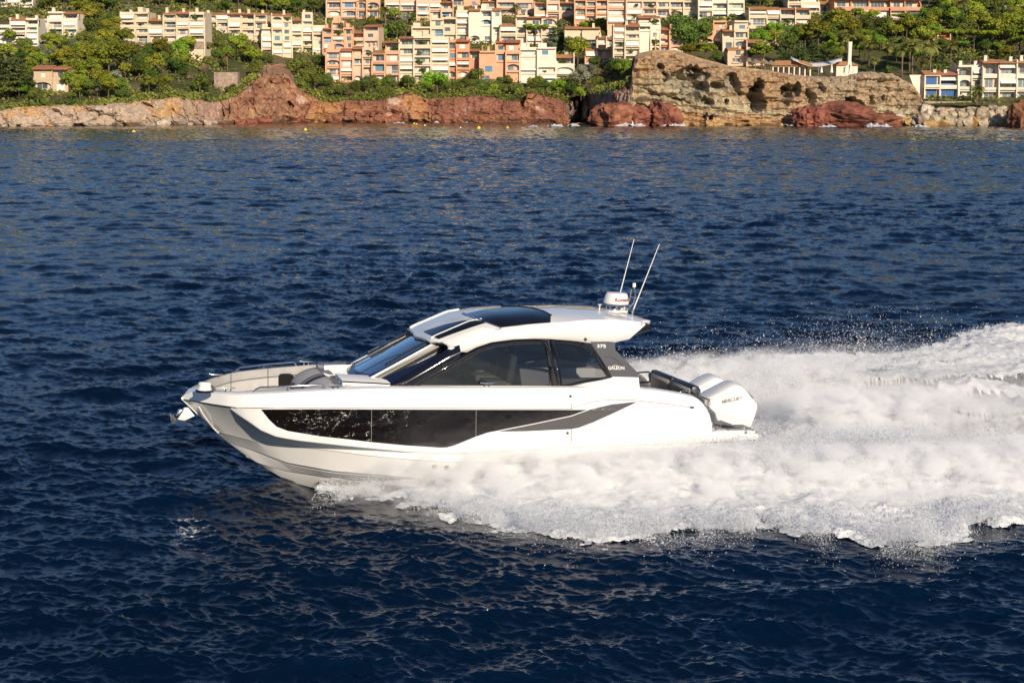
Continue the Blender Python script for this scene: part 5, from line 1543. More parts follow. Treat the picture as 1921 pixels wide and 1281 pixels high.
WT = [(490, 767.6), (600, 767.2), (830, 768), (1071, 768.6), (1103, 768.5)]
WB = [(490, 768), (497, 777), (505, 787), (519, 800), (540, 808), (600, 818), (656, 824), (697, 829), (760, 835), (825, 839.3), (838, 838.8), (850, 836), (893, 818.5), (915, 811), (985, 797.5), (1071, 780), (1103, 769)]
hw = patch('hull_window', WT, WB, side_y, .007, M_BLK, n=120, rows=6)
for px in (697, 893):
    seam('window_divider', [(px, 768.5), (px - .5, lerp_pts(WB, px) - .5)], side_y, .0045, M_SEAM, parent=hw[0], off=.010)
GT = [(938, 807), (1000, 795), (1071, 780), (1103, 769), (1140, 759), (1193, 753.5)]
GB = [(938, 809), (985, 808.5), (1050, 805.5), (1071, 804.5), (1085, 802), (1112, 792), (1150, 775), (1193, 754.5)]
patch('grey_blade', GT, GB, side_y, .009, M_GREYG, n=70)
seam('blade_trim', [(938, 807), (1000, 795), (1071, 780), (1110, 766), (1160, 754.5), (1193, 753)], side_y, .009, M_GEL, off=.010)
# door of the fold-out terrace, seams and trim lines
seam('panel_seam', [(1071.5, 757), (1071.5, 837.5)], side_y, .0075, M_DARK)
seam('panel_seam', [(1071.5, 837), (1200, 834), (1326, 829)], side_y, .008, mat('amber_seam', (.42, .33, .22), .5, var=.1), off=0)
seam('side_trim', [(1071.5, 767), (1090, 759), (1120, 751.5), (1150, 749.5), (1190, 750.5), (1240, 756), (1296, 764)], side_y, .0075, M_SEAM, off=.004)
seam('trim_tip', [(1294, 763.6), (1301, 764.5)], side_y, .022, M_STEEL, off=.006, sub=2)
seam('sheer_seam', [(345, 749.6), (370, 753.6), (400, 758.6), (443, 765), (520, 764.8), (700, 765.2), (900, 766), (1071, 767)], lambda x, z: K1.y(x), .010, M_SEAM, mirror=True, off=.0)
seam('rub_line', [(345, 749.4), (370, 753.4), (400, 758.4), (443, 764.8)], lambda x, z: K1.y(x), .011, M_DARK, off=.004)
seam('styling_seam', [(402, 806), (419, 812), (478, 827), (558, 837), (685, 853.6), (760, 861), (837, 866), (1056, 869)], lambda x, z: K3.y(x), .005, M_SEAM, off=.002)
for px, py in ((815, 874), (838, 875.5), (927, 878)):
    p = on_surf(px, py, hull_y)
    MB().lathe([(.048, 0), (.050, .012), (.034, .016), (.030, .006), (.024, .004)], k=18).xf(Matrix.Translation((p.x, p.y, p.z)) @ Matrix.Rotation(R(-90), 4, 'X') @ Matrix.Scale(-1, 4, (0, 0, 1)) @ Matrix.Scale(-1, 4, (0, 0, 1))).build('through_hull_fitting', M_STEEL, YACHT, smooth=40)
    MB().lathe([(.026, 0), (.026, .012)], k=14).xf(Matrix.Translation((p.x, p.y, p.z)) @ Matrix.Rotation(R(-90), 4, 'X')).build('drain_hole', M_RUB, YACHT)
for px, py in ((1070, 743), (1064.5, 812)):
    p = on_surf(px, py, side_y)
    MB().lathe([(.026, 0), (.026, .012), (.015, .016)], k=14).xf(Matrix.Translation((p.x, p.y, p.z)) @ Matrix.Rotation(R(-90), 4, 'X')).build('deck_fitting', M_DARK, YACHT)
# recessed step in the bow flare
seam('bow_recess_edge', [(373, 762), (381, 777), (398, 800), (410, 812)], hull_y, .014, M_GEL, off=-.004)

# ---- deck: ring between the sheer edge and the bow cockpit / side decks
def k0(x): return K0.y(x), K0.z(x)
CKF = .5 * (LZ(394, 716, K0.z(4.6)).x + LZ(412, 738, K0.z(4.6)).x)      # fore end of the bow cockpit
CKA = LY(645, 722, 1.2).x                                               # aft end
CBF, CBA = LY(735, 722, 1.2).x, LY(1318, 750, 1.2).x                     # cabin and aft cockpit opening
def ck_y(x):
    """half width of the bow cockpit and cabin openings"""
    if CBA < x < CBF: return 1.36
    if x > CKF or x < CKA: return 0
    return max(.02, min(K0.y(x) - .17, .58 + (CKF - x) * 1.5))
def build_deck():
    mb = MB()
    xs = list(np.linspace(K0.xe - .002, CKF, 14)) + list(np.linspace(CKF - .001, CKA, 30)) + list(np.linspace(CKA - .001, CBF, 8)) + list(np.linspace(CBF - .001, CBA + .001, 40)) + list(np.linspace(CBA, XS, 14))
    for s in (1, -1):
        V = []; 
        for x in xs:
            yo, z = k0(x); yi = ck_y(x)
            ym = yo - .06 if yo > .12 else yo * .5
            V += [(x, s * yo, z), (x, s * max(ym, yi), z + .022 * min(1, yo)), (x, s * yi, z + .025 * min(1, yo))]
        Fc = []
        for i in range(len(xs) - 1):
            for j in range(2):
                f = (3 * i + j, 3 * i + j + 1, 3 * (i + 1) + j + 1, 3 * (i + 1) + j)
                Fc.append(f if s > 0 else f[::-1])
        mb.add(V, Fc)
    mb.build('deck', M_GEL, YACHT, smooth=25)
    # cockpit: far and near seat backs, floor, seat
    D = .54
    xs = np.linspace(CKF - .02, CKA, 34)
    for s in (1, -1):
        nm = 'seat_back'
        up, lo, le = MB(), MB(), []
        V1, V2 = [], []
        for x in xs:
            z = K0.z(x) + .02; y = s * ck_y(x)
            q_ = min(1, ck_y(x) / .3)
            V1 += [(x, y, z + .004), (x, y - s * .035, z + .012), (x, y - s * .06, z - .02), (x, y - s * .075, z - .15)]
            V2 += [(x, y - s * .065, z - .152), (x, y - s * .095, z - .17), (x, y - s * .125, z - .36), (x, y - s * min(.55, ck_y(x) * .7), z - .38), (x, y - s * min(.60, ck_y(x) * .78), z - .42), (x, y - s * min(.62, ck_y(x) * .8), z - D)]
        def st(k, n): return [(i * k + j, (i + 1) * k + j, (i + 1) * k + j + 1, i * k + j + 1) for i in range(n - 1) for j in range(k - 1)]
        F1 = st(4, len(xs)); F2 = st(6, len(xs))
        if s < 0: F1 = [f[::-1] for f in F1]; F2 = [f[::-1] for f in F2]
        up.add(V1, F1); lo.add(V2, F2)
        o = up.build('bow_seat_bolster', M_GREYL, YACHT, smooth=40)
        o2 = lo.build('bow_seat', M_GREYLL, YACHT, smooth=40)
    mb = MB()
    zf = K0.z(3.5)
    fx = np.linspace(CKA, CKF - .05, 20); fy = [max(.02, min(ck_y(x) - .1, hull_y(x, zf - .55) - .1)) for x in fx]
    mb.add([(x, y, zf - .55) for x, y in zip(fx, fy)] + [(x, -y, zf - .55) for x, y in zip(fx, fy)], [(i, i + 1, 20 + i + 1, 20 + i) for i in range(19)])
    mb.build('bow_cockpit_floor', M_GELD, YACHT)
    # front bolster across the bow
    zc = K0.z(CKF) + .02; w = .56
    mb = MB(); mb.add([(CKF, -w, zc + .01), (CKF, w, zc + .01), (CKF - .07, w + .05, zc - .0), (CKF - .07, -w - .05, zc), (CKF - .16, -w - .02, zc - .40), (CKF - .16, w + .02, zc - .40)], [(0, 1, 2, 3), (3, 2, 5, 4)])
    mb.build('bow_bolster', M_GREYU, YACHT, smooth=40)
    # piping along and between the cushions
    for s in (1, -1):
        P_ = [(x, s * (ck_y(x) - .072), K0.z(x) - .128) for x in xs[1:]]
        MB().tube(P_, .008, 5).build('cushion_piping', M_GREYG, YACHT, smooth=60)
        for x in (5.0, 4.25):
            y = ck_y(x); z = K0.z(x) + .02
            MB().tube([(x, s * (y - .03), z + .012), (x, s * (y - .062), z - .02), (x, s * (y - .078), z - .15), (x, s * (y - .10), z - .19), (x, s * (y - .128), z - .36)], .008, 5).build('cushion_piping', M_GREYG, YACHT, smooth=60)
build_deck()
# ---- superstructure
ZD = K0.z(-1.0)
def cab_y(x, z):
    """side face of the cabin, leaning in towards the roof"""
    zz = z - K0.z(x)
    y = 1.46 - .20 * zz
    if x > 0.2: y -= .035 * (x - .2) ** 2
    return y
SWT = [(752, 727), (765, 720), (876, 661), (893, 652), (921, 642.5), (963, 637), (1011, 635.5), (1047, 637), (1080, 641), (1111, 648), (1130, 678), (1148, 707.5)]
SWB = [(752, 727.6), (1045, 727.2), (1060, 726), (1090, 719.5), (1128, 712.5), (1148, 708.5)]
# black frame ring drawn as strips round two panes of tinted glass
def ring(name, pts_out, pts_in, f, off, m, mirror=True, parent=YACHT):
    n = len(pts_out)
    V = [];
    for a, b in pts_out: p = on_surf(a, b, f); V.append(Vector((p.x, p.y + off, p.z)))
    for a, b in pts_in: p = on_surf(a, b, f); V.append(Vector((p.x, p.y + off, p.z)))
    Fc = [(i, (i + 1) % n, n + (i + 1) % n, n + i) for i in range(n)]
    os_ = []
    for s in ((1, -1) if mirror else (1,)):
        o = MB().add([(p.x, s * p.y, p.z) for p in V], Fc if s < 0 else [f_[::-1] for f_ in Fc]).build(name, m, parent, smooth=30)
        md = o.modifiers.new('thickness', 'SOLIDIFY'); md.thickness = .02; md.offset = 0
        os_.append(o)
    return os_
p1o = [(752, 727.6), (765, 719.5), (876, 660.5), (893, 651.5), (921, 642), (963, 636.5), (1003, 635), (1028, 635.5), (1037, 680), (1044, 727.4)]
p1i = [(786, 724.3), (790, 722.5), (888, 668), (900, 660), (926, 652), (965, 646.5), (1003, 645.5), (1021, 646), (1027, 680), (1031, 724.3)]
p2o = [(1044, 727.4), (1037, 680), (1028, 635.5), (1060, 638), (1085, 642), (1111, 648), (1130, 678), (1148, 708), (1128, 713), (1090, 719.5), (1062, 726)]
p2i = [(1054, 722.0), (1049, 682), (1041, 643), (1060, 644.5), (1085, 648.5), (1105, 653), (1120, 678), (1137, 705.5), (1124, 708), (1088, 714.5), (1062, 721)]
wf1 = ring('side_window', p1o, p1i, cab_y, .010, M_BLK)
wf2 = ring('side_window', p2o, p2i, cab_y, .010, M_BLK)
def pane(pts, f, off, m, parents):
    V = [];
    for a, b in pts: p = on_surf(a, b, f); V.append(Vector((p.x, p.y + off, p.z)))
    for s, par in zip((1, -1), parents):
        bm = bmesh.new()
        vs = [bm.verts.new((p.x, s * p.y, p.z)) for p in V]
        f_ = bm.faces.new(vs if s < 0 else vs[::-1]); bmesh.ops.triangulate(bm, faces=[f_])
        me = bpy.data.meshes.new('pane'); bm.to_mesh(me); bm.free()
        link('pane', me, par, m)
pane(p1i, cab_y, .004, M_GLS, wf1); pane(p2i, cab_y, .004, M_GLS, wf2)
seam('window_base_trim', [(782, 724.6), (1031, 724.6)], cab_y, .009, M_GEL, off=.022)
for s in (1, -1):
    # cabin coaming between the side deck and the glass
    xs = np.linspace(LY(1196, 722, 1.4).x, LY(700, 728, 1.4).x, 40)
    V = []
    for x in xs:
        z0 = K0.z(x) + .01
        pz = cab_y(x, z0)
        a = LY(1090, 719, 1.4)
        z1 = z0 + .02 + (.18 * max(0, min(1, (a.x + .15 - x) / .75)) if x < a.x + .15 else 0)
        V += [(x, s * (pz + .06), z0), (x, s * (cab_y(x, z1) + .012), z1), (x, s * (cab_y(x, z1) - .08), z1)]
    Fc = [(3 * i + j, 3 * i + j + 1, 3 * i + j + 4, 3 * i + j + 3) for i in range(len(xs) - 1) for j in range(2)]
    MB().add(V, Fc if s > 0 else [f[::-1] for f in Fc]).build('cabin_coaming', M_GEL, YACHT, smooth=35)
# black A-pillar
patch('roof_pillar', [(727, 723), (757, 704.5), (800, 679.5), (841, 653.5), (862, 647)], [(727, 724), (762, 729.5), (800, 708.5), (850, 682), (862, 673)], lambda x, z: cab_y(x, z) - .01, .0, M_BLKP, n=24, rows=8, bulge=.075, smooth=70)

# ---- roof
def rl(pts, y): 
    P = [LY(a, b, y) for a, b in pts]; P.sort(key=lambda p: p.x)
    return np.array([p.x for p in P]), np.array([p.z for p in P])
WE, WS, WR = 1.30, 1.20, .80
E_ = rl([(841, 652.5), (853.5, 659), (879, 661), (893, 655), (907, 650), (949, 640), (1005, 635.5), (1061, 638), (1084, 640), (1117, 645.5), (1141, 645), (1181, 636), (1201, 618), (1205, 606)], WE)
S_ = rl([(841, 651.5), (859, 641), (893, 624), (943, 614.5), (977, 610.5), (1033, 606.5), (1101, 600), (1160, 600), (1204, 604)], WS)
RP = [(763, 616), (775, 608.5), (786, 603), (837, 585), (893, 576.5), (963, 573), (1040, 572.3), (1100, 574), (1124, 576), (1165, 584), (1201, 595), (1217, 600.5)]
def r_exp(x): return float(np.interp(x, [-1.0, .6], [2.2, 5.0]))
_r = []
for a, b in RP:
    y = float(np.interp(a, [763, 830, 930, 1120, 1217], [.84, .80, .50, .50, -.72]))
    P = LY(a, b, -y)
    zs = float(np.interp(P.x, *S_)); k = (abs(y) / WS) ** r_exp(P.x)
    zc_ = P.z if a < 800 else (P.z - zs * k) / (1 - k)
    _r.append((P.x, zc_))
_r.sort()
R_ = (np.array([p[0] for p in _r]), np.array([p[1] for p in _r]))
def roof_z(x, y):
    y = abs(y)
    zc = float(np.interp(x, *R_)); zs = max(float(np.interp(x, *S_)), float(np.interp(x, *E_)))
    return zc - (zc - zs) * min(1, y / WS) ** r_exp(x)
def build_roof():
    nt = 80
    lines = []                                    # each: list of (x, y, z)
    def stations(xa, xb): return [xa + (xb - xa) * i / (nt - 1) for i in range(nt)]
    fE, aE = E_[0].max(), E_[0].min(); fS, aS = S_[0].max(), S_[0].min(); fR, aR = R_[0].max(), R_[0].min()
    eb = [(x, WE, float(np.interp(x, *E_))) for x in stations(fE, aE)]
    xsS = stations(fS, aS)
    for w, k in ((1.0, 1.0),):
        pass
    lower = eb
    es = []
    for (x, y, z), xs in zip(eb, xsS):
        zs = float(np.interp(xs, *S_)); es.append((xs, WS + .085, max(zs - .10 * min(1, (zs - z) / .2 if zs > z else 0), z)))
    sc = [(x, WS, max(float(np.interp(x, *S_)), float(np.interp(x, *E_)))) for x in xsS]
    lines = [lower, es, sc]
    for q in (.15, .35, .6, .85, 1.0):
        y = WS + (WR - WS) * q; a = q * q * (3 - 2 * q)
        xa = fS + (fR - fS) * a; xb = aS + (aR - aS) * a
        lines.append([(x, y, roof_z(x, y)) for x in stations(xa, xb)])
    for q in (.7, .45, .2):
        lines.append([(x, WR * q, roof_z(x, WR * q)) for x in stations(fR + .06 * (1 - q), aR - .03 * (1 - q))])
    lines.append([(x, 0, roof_z(x, 0)) for x in stations(fR + .08, aR - .04)])
    full = lines + [[(x, -y, z) for x, y, z in l] for l in reversed(lines[:-1])]
    V = [p for l in full for p in l]
    Fq = [tuple(f) for f in grid_faces(len(full), nt)]
    o = MB().add(V, Fq).build('roof', [M_GEL, M_BLKP], YACHT)
    me = o.data
    bm = bmesh.new(); bm.from_mesh(me)
    bmesh.ops.recalc_face_normals(bm, faces=bm.faces)
    if sum(f.normal.z for f in bm.faces) < 0: bmesh.ops.reverse_faces(bm, faces=bm.faces)
    bm.to_mesh(me); bm.free()
    me.polygons.foreach_set('use_smooth', [True] * len(me.polygons))
    me.set_sharp_from_angle(angle=R(32))
    md = o.modifiers.new('thickness', 'SOLIDIFY'); md.thickness = .07; md.offset = -1; md.material_offset = 1; md.material_offset_rim = 0
    # raised rails either side of the sunroof
    for s in (1, -1):
        xs = np.linspace(.55, fR - .05, 30)
        MB().tube([(x, s * (WR - .02), roof_z(x, WR) + .008) for x in xs], .022, 6).build('roof_rail', M_GEL, YACHT, smooth=50)
    # dark underside tail with the cockpit lights panel
    mb = MB()
    xa = aR + .02
    mb.prism([(xa + .06, roof_z(xa, 0) - .05), (xa + .04, roof_z(xa, 0) - .17), (xa + .5, roof_z(xa, 0) - .30), (xa + 1.6, roof_z(xa, 0) - .30), (xa + 1.6, roof_z(xa, 0) - .1)], 'y', -1.02, 1.02)
    mb.build('aft_roof_locker', M_BLKP, YACHT, bevel=.02)
build_roof()
patch('sunroof_glass', [(871, 590.3), (901, 583.5), (942, 577.5), (970, 577.5), (994, 579.5), (1015, 585), (1033, 592)], [(871, 590.8), (901, 601), (943, 615), (960, 613), (986, 610), (1033, 606)], roof_z, .016, M_BLK, kind='top', mirror=False, rows=6, smooth=60)
patch('sunroof_glass', [(795, 622.5), (815, 616), (837, 609), (865, 603), (887, 600.5), (912, 605.5)], [(795, 623), (823, 637), (850, 627), (880, 616.5), (912, 606)], roof_z, .014, M_BLK, kind='top', mirror=False, rows=6, smooth=60)
seam('sunroof_frame', [(868, 589), (901, 602), (940, 617)], roof_z, .020, M_STEEL, kind='top', off=.02)
seam('sunroof_frame', [(940, 576.5), (972, 575.5), (1000, 579), (1020, 585), (1034, 592.5)], roof_z, .022, M_BLKP, kind='top', off=.01)
seam('roof_seam', [(823, 644), (860, 628), (905, 612), (940, 619)], roof_z, .004, M_SEAM, kind='top', off=.004)
seam('roof_seam', [(790, 620), (830, 604), (880, 594), (868, 590)], roof_z, .005, M_SEAM, kind='top', off=.004)
p = on_surf(1098, 636.5, lambda x, z: WE)
MB().lathe([(.03, 0), (.03, .02), (.018, .03)], k=12).xf(Matrix.Translation((p.x, p.y, p.z)) @ Matrix.Rotation(R(-90), 4, 'X')).build('side_light', M_DARK, YACHT)

# ---- grey aft arch (both sides)
ARCH = [(1107, 641), (1153, 640), (1154, 656), (1196, 699), (1196.5, 722), (1150, 716), (1136, 712), (1149, 708), (1131, 678), (1111, 647)]
for s in (1, -1):
    V = [on_surf(a, b, cab_y) for a, b in ARCH]
    n = len(V)
    VV = [(p.x, s * (p.y + .012), p.z) for p in V] + [(p.x, s * (p.y - .10), p.z) for p in V]
    Fc = [tuple(range(n)), tuple(range(2 * n - 1, n - 1, -1))] + [(i, i + n, (i + 1) % n + n, (i + 1) % n) for i in range(n)]
    if s < 0: Fc = [f[::-1] for f in Fc]
    o = MB().add(VV, Fc).build('aft_arch', M_GREYG, YACHT)
    bm = bmesh.new(); bm.from_mesh(o.data); bmesh.ops.triangulate(bm, faces=[f for f in bm.faces if len(f.verts) > 4]); bmesh.ops.recalc_face_normals(bm, faces=bm.faces); bm.to_mesh(o.data); bm.free()
    if s > 0: arch = o
seam('arch_panel_seam', [(1133, 669), (1150, 671), (1160, 677), (1171, 692), (1153, 696), (1145, 698)], cab_y, .005, M_DARK, off=.014, parent=arch)
def text(body, px, py, f, h, m, parent, slant=0.0, off=.012, bold=True, rot=0.0, wscale=1.0):
    """raised lettering centred on a photo point of a side surface"""
    cu = bpy.data.curves.new('lettering', 'FONT'); cu.body = body; cu.size = h; cu.align_x = 'CENTER'; cu.align_y = 'CENTER'
    cu.extrude = .002; cu.shear = slant; cu.offset = .0018 if bold else 0
    o = bpy.data.objects.new('lettering', cu); COL.objects.link(o)
    dg = bpy.context.evaluated_depsgraph_get()
    me = bpy.data.meshes.new_from_object(o.evaluated_get(dg))
    bpy.data.objects.remove(o)
    p = on_surf(px, py, f)
    # local frame: text x runs aft (-x of the boat), text y runs up; normal = +y
    X = Vector((-1, 0, 0)); Y = Vector((0, 0, 1))
    c, s_ = math.cos(rot), math.sin(rot)
    for v in me.vertices:
        a, b = v.co.x * wscale, v.co.y
        q = X * (a * c - b * s_) + Y * (a * s_ + b * c)
        x, z = p.x + q.x, p.z + q.z
        v.co = (x, f(x, z) + off + v.co.z, z)
    return link('lettering', me, parent, m)
text('GALEON', 1155, 690, cab_y, .085, M_WHT, arch, off=.034)
text('375', 1127, 649, cab_y, .085, M_WHT, arch, off=.034, wscale=1.5)
seam('logo_swoosh', [(1147, 687), (1154, 685), (1160, 686.5)], cab_y, .005, M_WHT, off=.016, parent=arch)

# ---- windscreen
def V3(p): return Vector((p.x, p.y, p.z))
WBn, WTn = LY(692, 711, .84), LY(823, 639.5, .80)          # near bottom / top corners
def wind_pt(u, v):
    """u across (1 port .. -1 starboard), v bottom to top; slightly bowed forward"""
    b, t = WBn, WTn
    x = b.x + (t.x - b.x) * v + .16 * (1 - u * u) * (1 - v * .5)
    y = (b.y + (t.y - b.y) * v) * u
    z = b.z + (t.z - b.z) * v - .05 * (1 - u * u) * (1 - v) + .02 * (1 - u * u) * v
    return (x, y, z)
n = 13
V = [wind_pt(-1 + 2 * i / (n - 1), j / 5) for j in range(6) for i in range(n)]
ws = MB().add(V, [tuple(f) for f in grid_faces(6, n)]).build('windscreen', M_GLW, YACHT, smooth=60)
def along(pts, r, name, m, parent=YACHT): MB().tube(pts, r, 7).build(name, m, parent, smooth=60)
along([wind_pt(1, t / 8) for t in range(9)], .022, 'windscreen_frame', M_GEL)
along([wind_pt(-1, t / 8) for t in range(9)], .03, 'windscreen_frame', M_GEL)
along([wind_pt(-1 + 2 * i / 12, 1.0) for i in range(13)], .016, 'windscreen_frame', M_STEEL)
along([wind_pt(-1 + 2 * i / 12, 0.0) for i in range(13)], .016, 'windscreen_frame', M_RUB)
# black printed border of the glass
V = []
mb = MB()
for s in (1, -1):
    q = [wind_pt(s * 1.0, t / 6) for t in range(7)] + [wind_pt(s * .9, t / 6) for t in range(7)]
    mb.add([(a + .012, b, c + .012) for a, b, c in q], [(i, i + 1, 8 + i, 7 + i) for i in range(6)])
mb.add([(a + .013, b, c + .013) for a, b, c in [wind_pt(-1 + i / 6, .0) for i in range(13)] + [wind_pt(-1 + i / 6, .09) for i in range(13)]], [(i, i + 1, 14 + i, 13 + i) for i in range(12)])
mb.build('glass_border', M_BLK, ws)
# side frame plate between screen and pillar, with the quarter light behind it
for s in (1, -1):
    a, b = Vector(wind_pt(1, 0)), Vector(wind_pt(1, 1))
    a2 = a + Vector((-.055, .03, -.03)); b2 = b + Vector((-.05, .025, -.05))
    f = [a, b, b2, a2]
    MB().add([(p.x, s * p.y, p.z - .012) for p in f] + [(p.x - .03, s * (p.y + .01), p.z - .05) for p in f],
             [(0, 1, 2, 3), (7, 6, 5, 4), (0, 4, 5, 1), (1, 5, 6, 2), (2, 6, 7, 3), (3, 7, 4, 0)]).build('screen_side_frame', mat('grey_frame_shade', (.10, .095, .09), .4, var=.05), YACHT)  # shade on the downturned frame face is put into this grey
    c = on_surf(733, 724, cab_y); d = on_surf(845, 655, cab_y)
    q = MB().add([(a2.x, s * a2.y, a2.z - .03), (b2.x, s * b2.y, b2.z - .03), (d.x, s * (d.y - .02), d.z), (c.x, s * (c.y - .02), c.z)], [(0, 1, 2, 3)])
    q.build('quarter_light', M_GLQ, YACHT)
# handle posts on the side frame
along([LY(843, 649, 1.12), LY(830, 643, .98)], .018, 'grab_post', M_STEEL)
# wipers
def wiper(u0, u1):
    arm = [Vector(wind_pt(u0, .02)) + Vector((.04, 0, .04)), Vector(wind_pt((u0 + u1) / 2, .38)) + Vector((.06, 0, .07)), Vector(wind_pt(u1, .62)) + Vector((.03, 0, .05))]
    mb = MB().tube(arm, .010, 6); w = mb.build('wiper', M_STEEL, YACHT, smooth=60)
    bl = [Vector(wind_pt(u1 + .02, .30)) + Vector((.02, 0, .035)), Vector(wind_pt(u1, .6)) + Vector((.025, 0, .045)), Vector(wind_pt(u1 - .02, .9)) + Vector((.02, 0, .035))]
    MB().tube(bl, .016, 6).build('wiper_blade', M_RUB, w, smooth=60)
    MB().tube([p + Vector((.006, 0, .02)) for p in bl], .006, 5).build('blade_spine', M_STEEL, w, smooth=60)
    c = Vector(wind_pt(u0, .02)) + Vector((.03, 0, .02))
    MB().lathe([(.045, -.03), (.05, .0), (.04, .05), (.02, .06)], c, 12).build('wiper_hub', M_RUB, w, smooth=40)
wiper(.52, .80); wiper(-.86, -.90)

# ---- trunk in front of the windscreen and lounge seats built against it
def build_trunk():
    mb = MB()
    zc = lambda x: K0.z(x)
    xa = WBn.x
    # front slope from the screen base down to the deck, port to starboard
    rows = []
    for q, xo, wz in ((0, .02, 0), (.45, .14, .40), (1, .50, 1.0)):
        r = []
        for i in range(15):
            u = 1 - 2 * i / 14
            b = Vector(wind_pt(max(-1, min(1, u * 1.0)), 0))
            y = u * (.86 + .42 * q); x = xa + .16 * (1 - u * u) + xo
            z = b.z * (1 - wz) + (zc(x) + .05) * wz
            r.append((x, y, z - .01))
        rows.append(r)
    V = [p for r in rows for p in r]
    mb.add(V, [tuple(f) for f in grid_faces(3, 15)])
    mb.build('windscreen_base', M_GEL, YACHT, smooth=50)
    # white side blocks running back from the cockpit to the pillar with a dark rubbing strip
    for s in (1, -1):
        xs = np.linspace(LY(733, 724, 1.35).x, LY(647, 719, 1.35).x, 16)
        V = []
        for x in xs:
            z = K0.z(x); h = .115 - .045 * (xs[-1] - x) / (xs[-1] - xs[0])
            yo = cab_y(x, z) + .05 - .04 * max(0, x - 2.2)
            V += [(x, s * (yo + .01), z + .01), (x, s * yo, z + h - .03), (x, s * (yo - .05), z + h), (x, s * (yo - .62), z + h + .03), (x, s * (yo - .64), z - .3)]
        Fc = [(5 * i + j, 5 * i + j + 1, 5 * i + j + 6, 5 * i + j + 5) for i in range(15) for j in range(4)] + [(75, 76, 77, 78, 79)]
        MB().add(V, Fc if s > 0 else [f[::-1] for f in Fc]).build('trunk_side', M_GEL, YACHT, smooth=40)
        MB().tube([(x, s * (cab_y(x, K0.z(x)) + .05 - .04 * max(0, x - 2.2) + .002), K0.z(x) + .095 - .045 * (xs[-1] - x) / (xs[-1] - xs[0])) for x in xs], .014, 6).build('rubbing_strip', M_RUB, YACHT, smooth=60)
    # two sun lounge backs curving up to the screen base
    for s in (1, -1):
        for k, (m, y0, y1, lift) in enumerate(((M_GREYU2, .06, 1.22, 0), (M_GREYLL, .22, 1.04, .014))):
            V = []; nx = 12
            for i in range(nx):
                t = (i / (nx - 1)) if k == 0 else .18 + .62 * i / (nx - 1)
                ang = t * math.pi / 2
                x = CKA - .08 + .66 * math.cos(ang)
                z = K0.z(CKA) - .36 + .40 * math.sin(ang) + lift
                x += lift
                sh = 1 - .10 * math.cos(ang)
                V += [(x, s * y0, z), (x, s * (y0 + (y1 - y0) * .5), z + .02), (x, s * (y0 + (y1 - y0) * sh), z - .03), (x - .03, s * (y0 + (y1 - y0) * sh + .02), z - .2)]
            Fc = [(4 * i + j, 4 * i + j + 1, 4 * i + j + 5, 4 * i + j + 4) for i in range(nx - 1) for j in range(3)]
            o = MB().add(V, Fc if s < 0 else [f[::-1] for f in Fc])
            if k == 0: base = o.build('lounge_back', m, YACHT, smooth=40)
            else: o.build('lounge_cushion', m, base, smooth=40)
    # companion opening in the starboard seat front: a block with inner shade painted black
    p = LY(537, 714, -(ck_y(3.95) - .15)); 
    mb = MB()
    w, h = .30, .145
    pts = [(p.x + w * math.cos(t) * (1 if math.cos(t) > 0 else 1), p.z + h * math.sin(t)) for t in np.linspace(0, 2 * math.pi, 20)[:-1]]
    pts = [(p.x + (abs(math.cos(t)) ** .5) * math.copysign(w, math.cos(t)) * .5, p.z + (abs(math.sin(t)) ** .5) * math.copysign(h, math.sin(t)) * .9) for t in np.linspace(0, 2 * math.pi, 28)[:-1]]
    mb.prism(pts, 'y', p.y - .12, p.y + .035)
    mb.build('stowage_opening', mat('painted_recess_shade', (.002, .002, .002), .9), YACHT)
build_trunk()

# ---- cabin interior
def cushion(name, x0, x1, y0, y1, z0, z1, m, r=.04, parent=YACHT, tilt=0):
    mb = MB().box(x0, x1, y0, y1, z0, z1)
    if tilt:
        c = Vector(((x0 + x1) / 2, 0, z0)); mb.xf(Matrix.Translation(c) @ Matrix.Rotation(tilt, 4, 'Y') @ Matrix.Translation(-c))
    return mb.build(name, m, parent, bevel=r, seg=3)
zc = K0.z(-1.0) - .62
MB().box(-3.1, 2.0, -1.22, 1.22, zc - .04, zc).build('cabin_sole', M_SOLE, YACHT)
zt = K0.z(0)
for y in (.62, -.10):
    h = cushion('helm_seat', .00, .42, y - .25, y + .25, zt - .12, zt + .02, M_BEIGE)
    cushion('seat_backrest', -.12, .02, y - .25, y + .25, zt - .02, zt + .52, M_GREYU, parent=h, tilt=R(-8))
    cushion('seat_pedestal', .10, .30, y - .1, y + .1, zc, zt - .1, M_WHT, .02, parent=h)
# dash with binnacle, wheel and screens
MB().prism([(1.9, zt - .5), (1.9, zt + .06), (1.55, zt + .14), (1.12, zt + .10), (.95, zt - .12), (.98, zt - .5)], 'y', -1.15, 1.15).build('dashboard', M_GREYG, YACHT, bevel=.03)
MB().prism([(1.42, zt + .12), (1.20, zt + .36), (1.10, zt + .33), (1.10, zt + .09)], 'y', .15, 1.05).build('instrument_panel', M_BLK, YACHT, bevel=.015)
wh = []
for i in range(25):
    t = 2 * math.pi * i / 24
    wh.append(Vector((.92 + .10 * math.sin(t), .62 + .19 * math.cos(t), zt + .14 + .17 * math.sin(t))))
w = MB().tube(wh, .014, 6, cap=False)
for t in (0, 8, 16): w.tube([wh[t], Vector((.97, .62, zt + .12))], .01, 5)
w.build('steering_wheel', M_RUB, YACHT, smooth=60)
cushion('saloon_sofa', -2.3, -.9, .45, 1.15, zt - .30, zt - .10, M_BEIGE)
cushion('sofa_back', -2.3, -.9, 1.02, 1.22, zt - .12, zt + .13, M_BEIGE, .05)
cushion('galley_cabinet', -2.4, .2, -1.2, -.65, zc, zt + .05, M_WHT, .02)


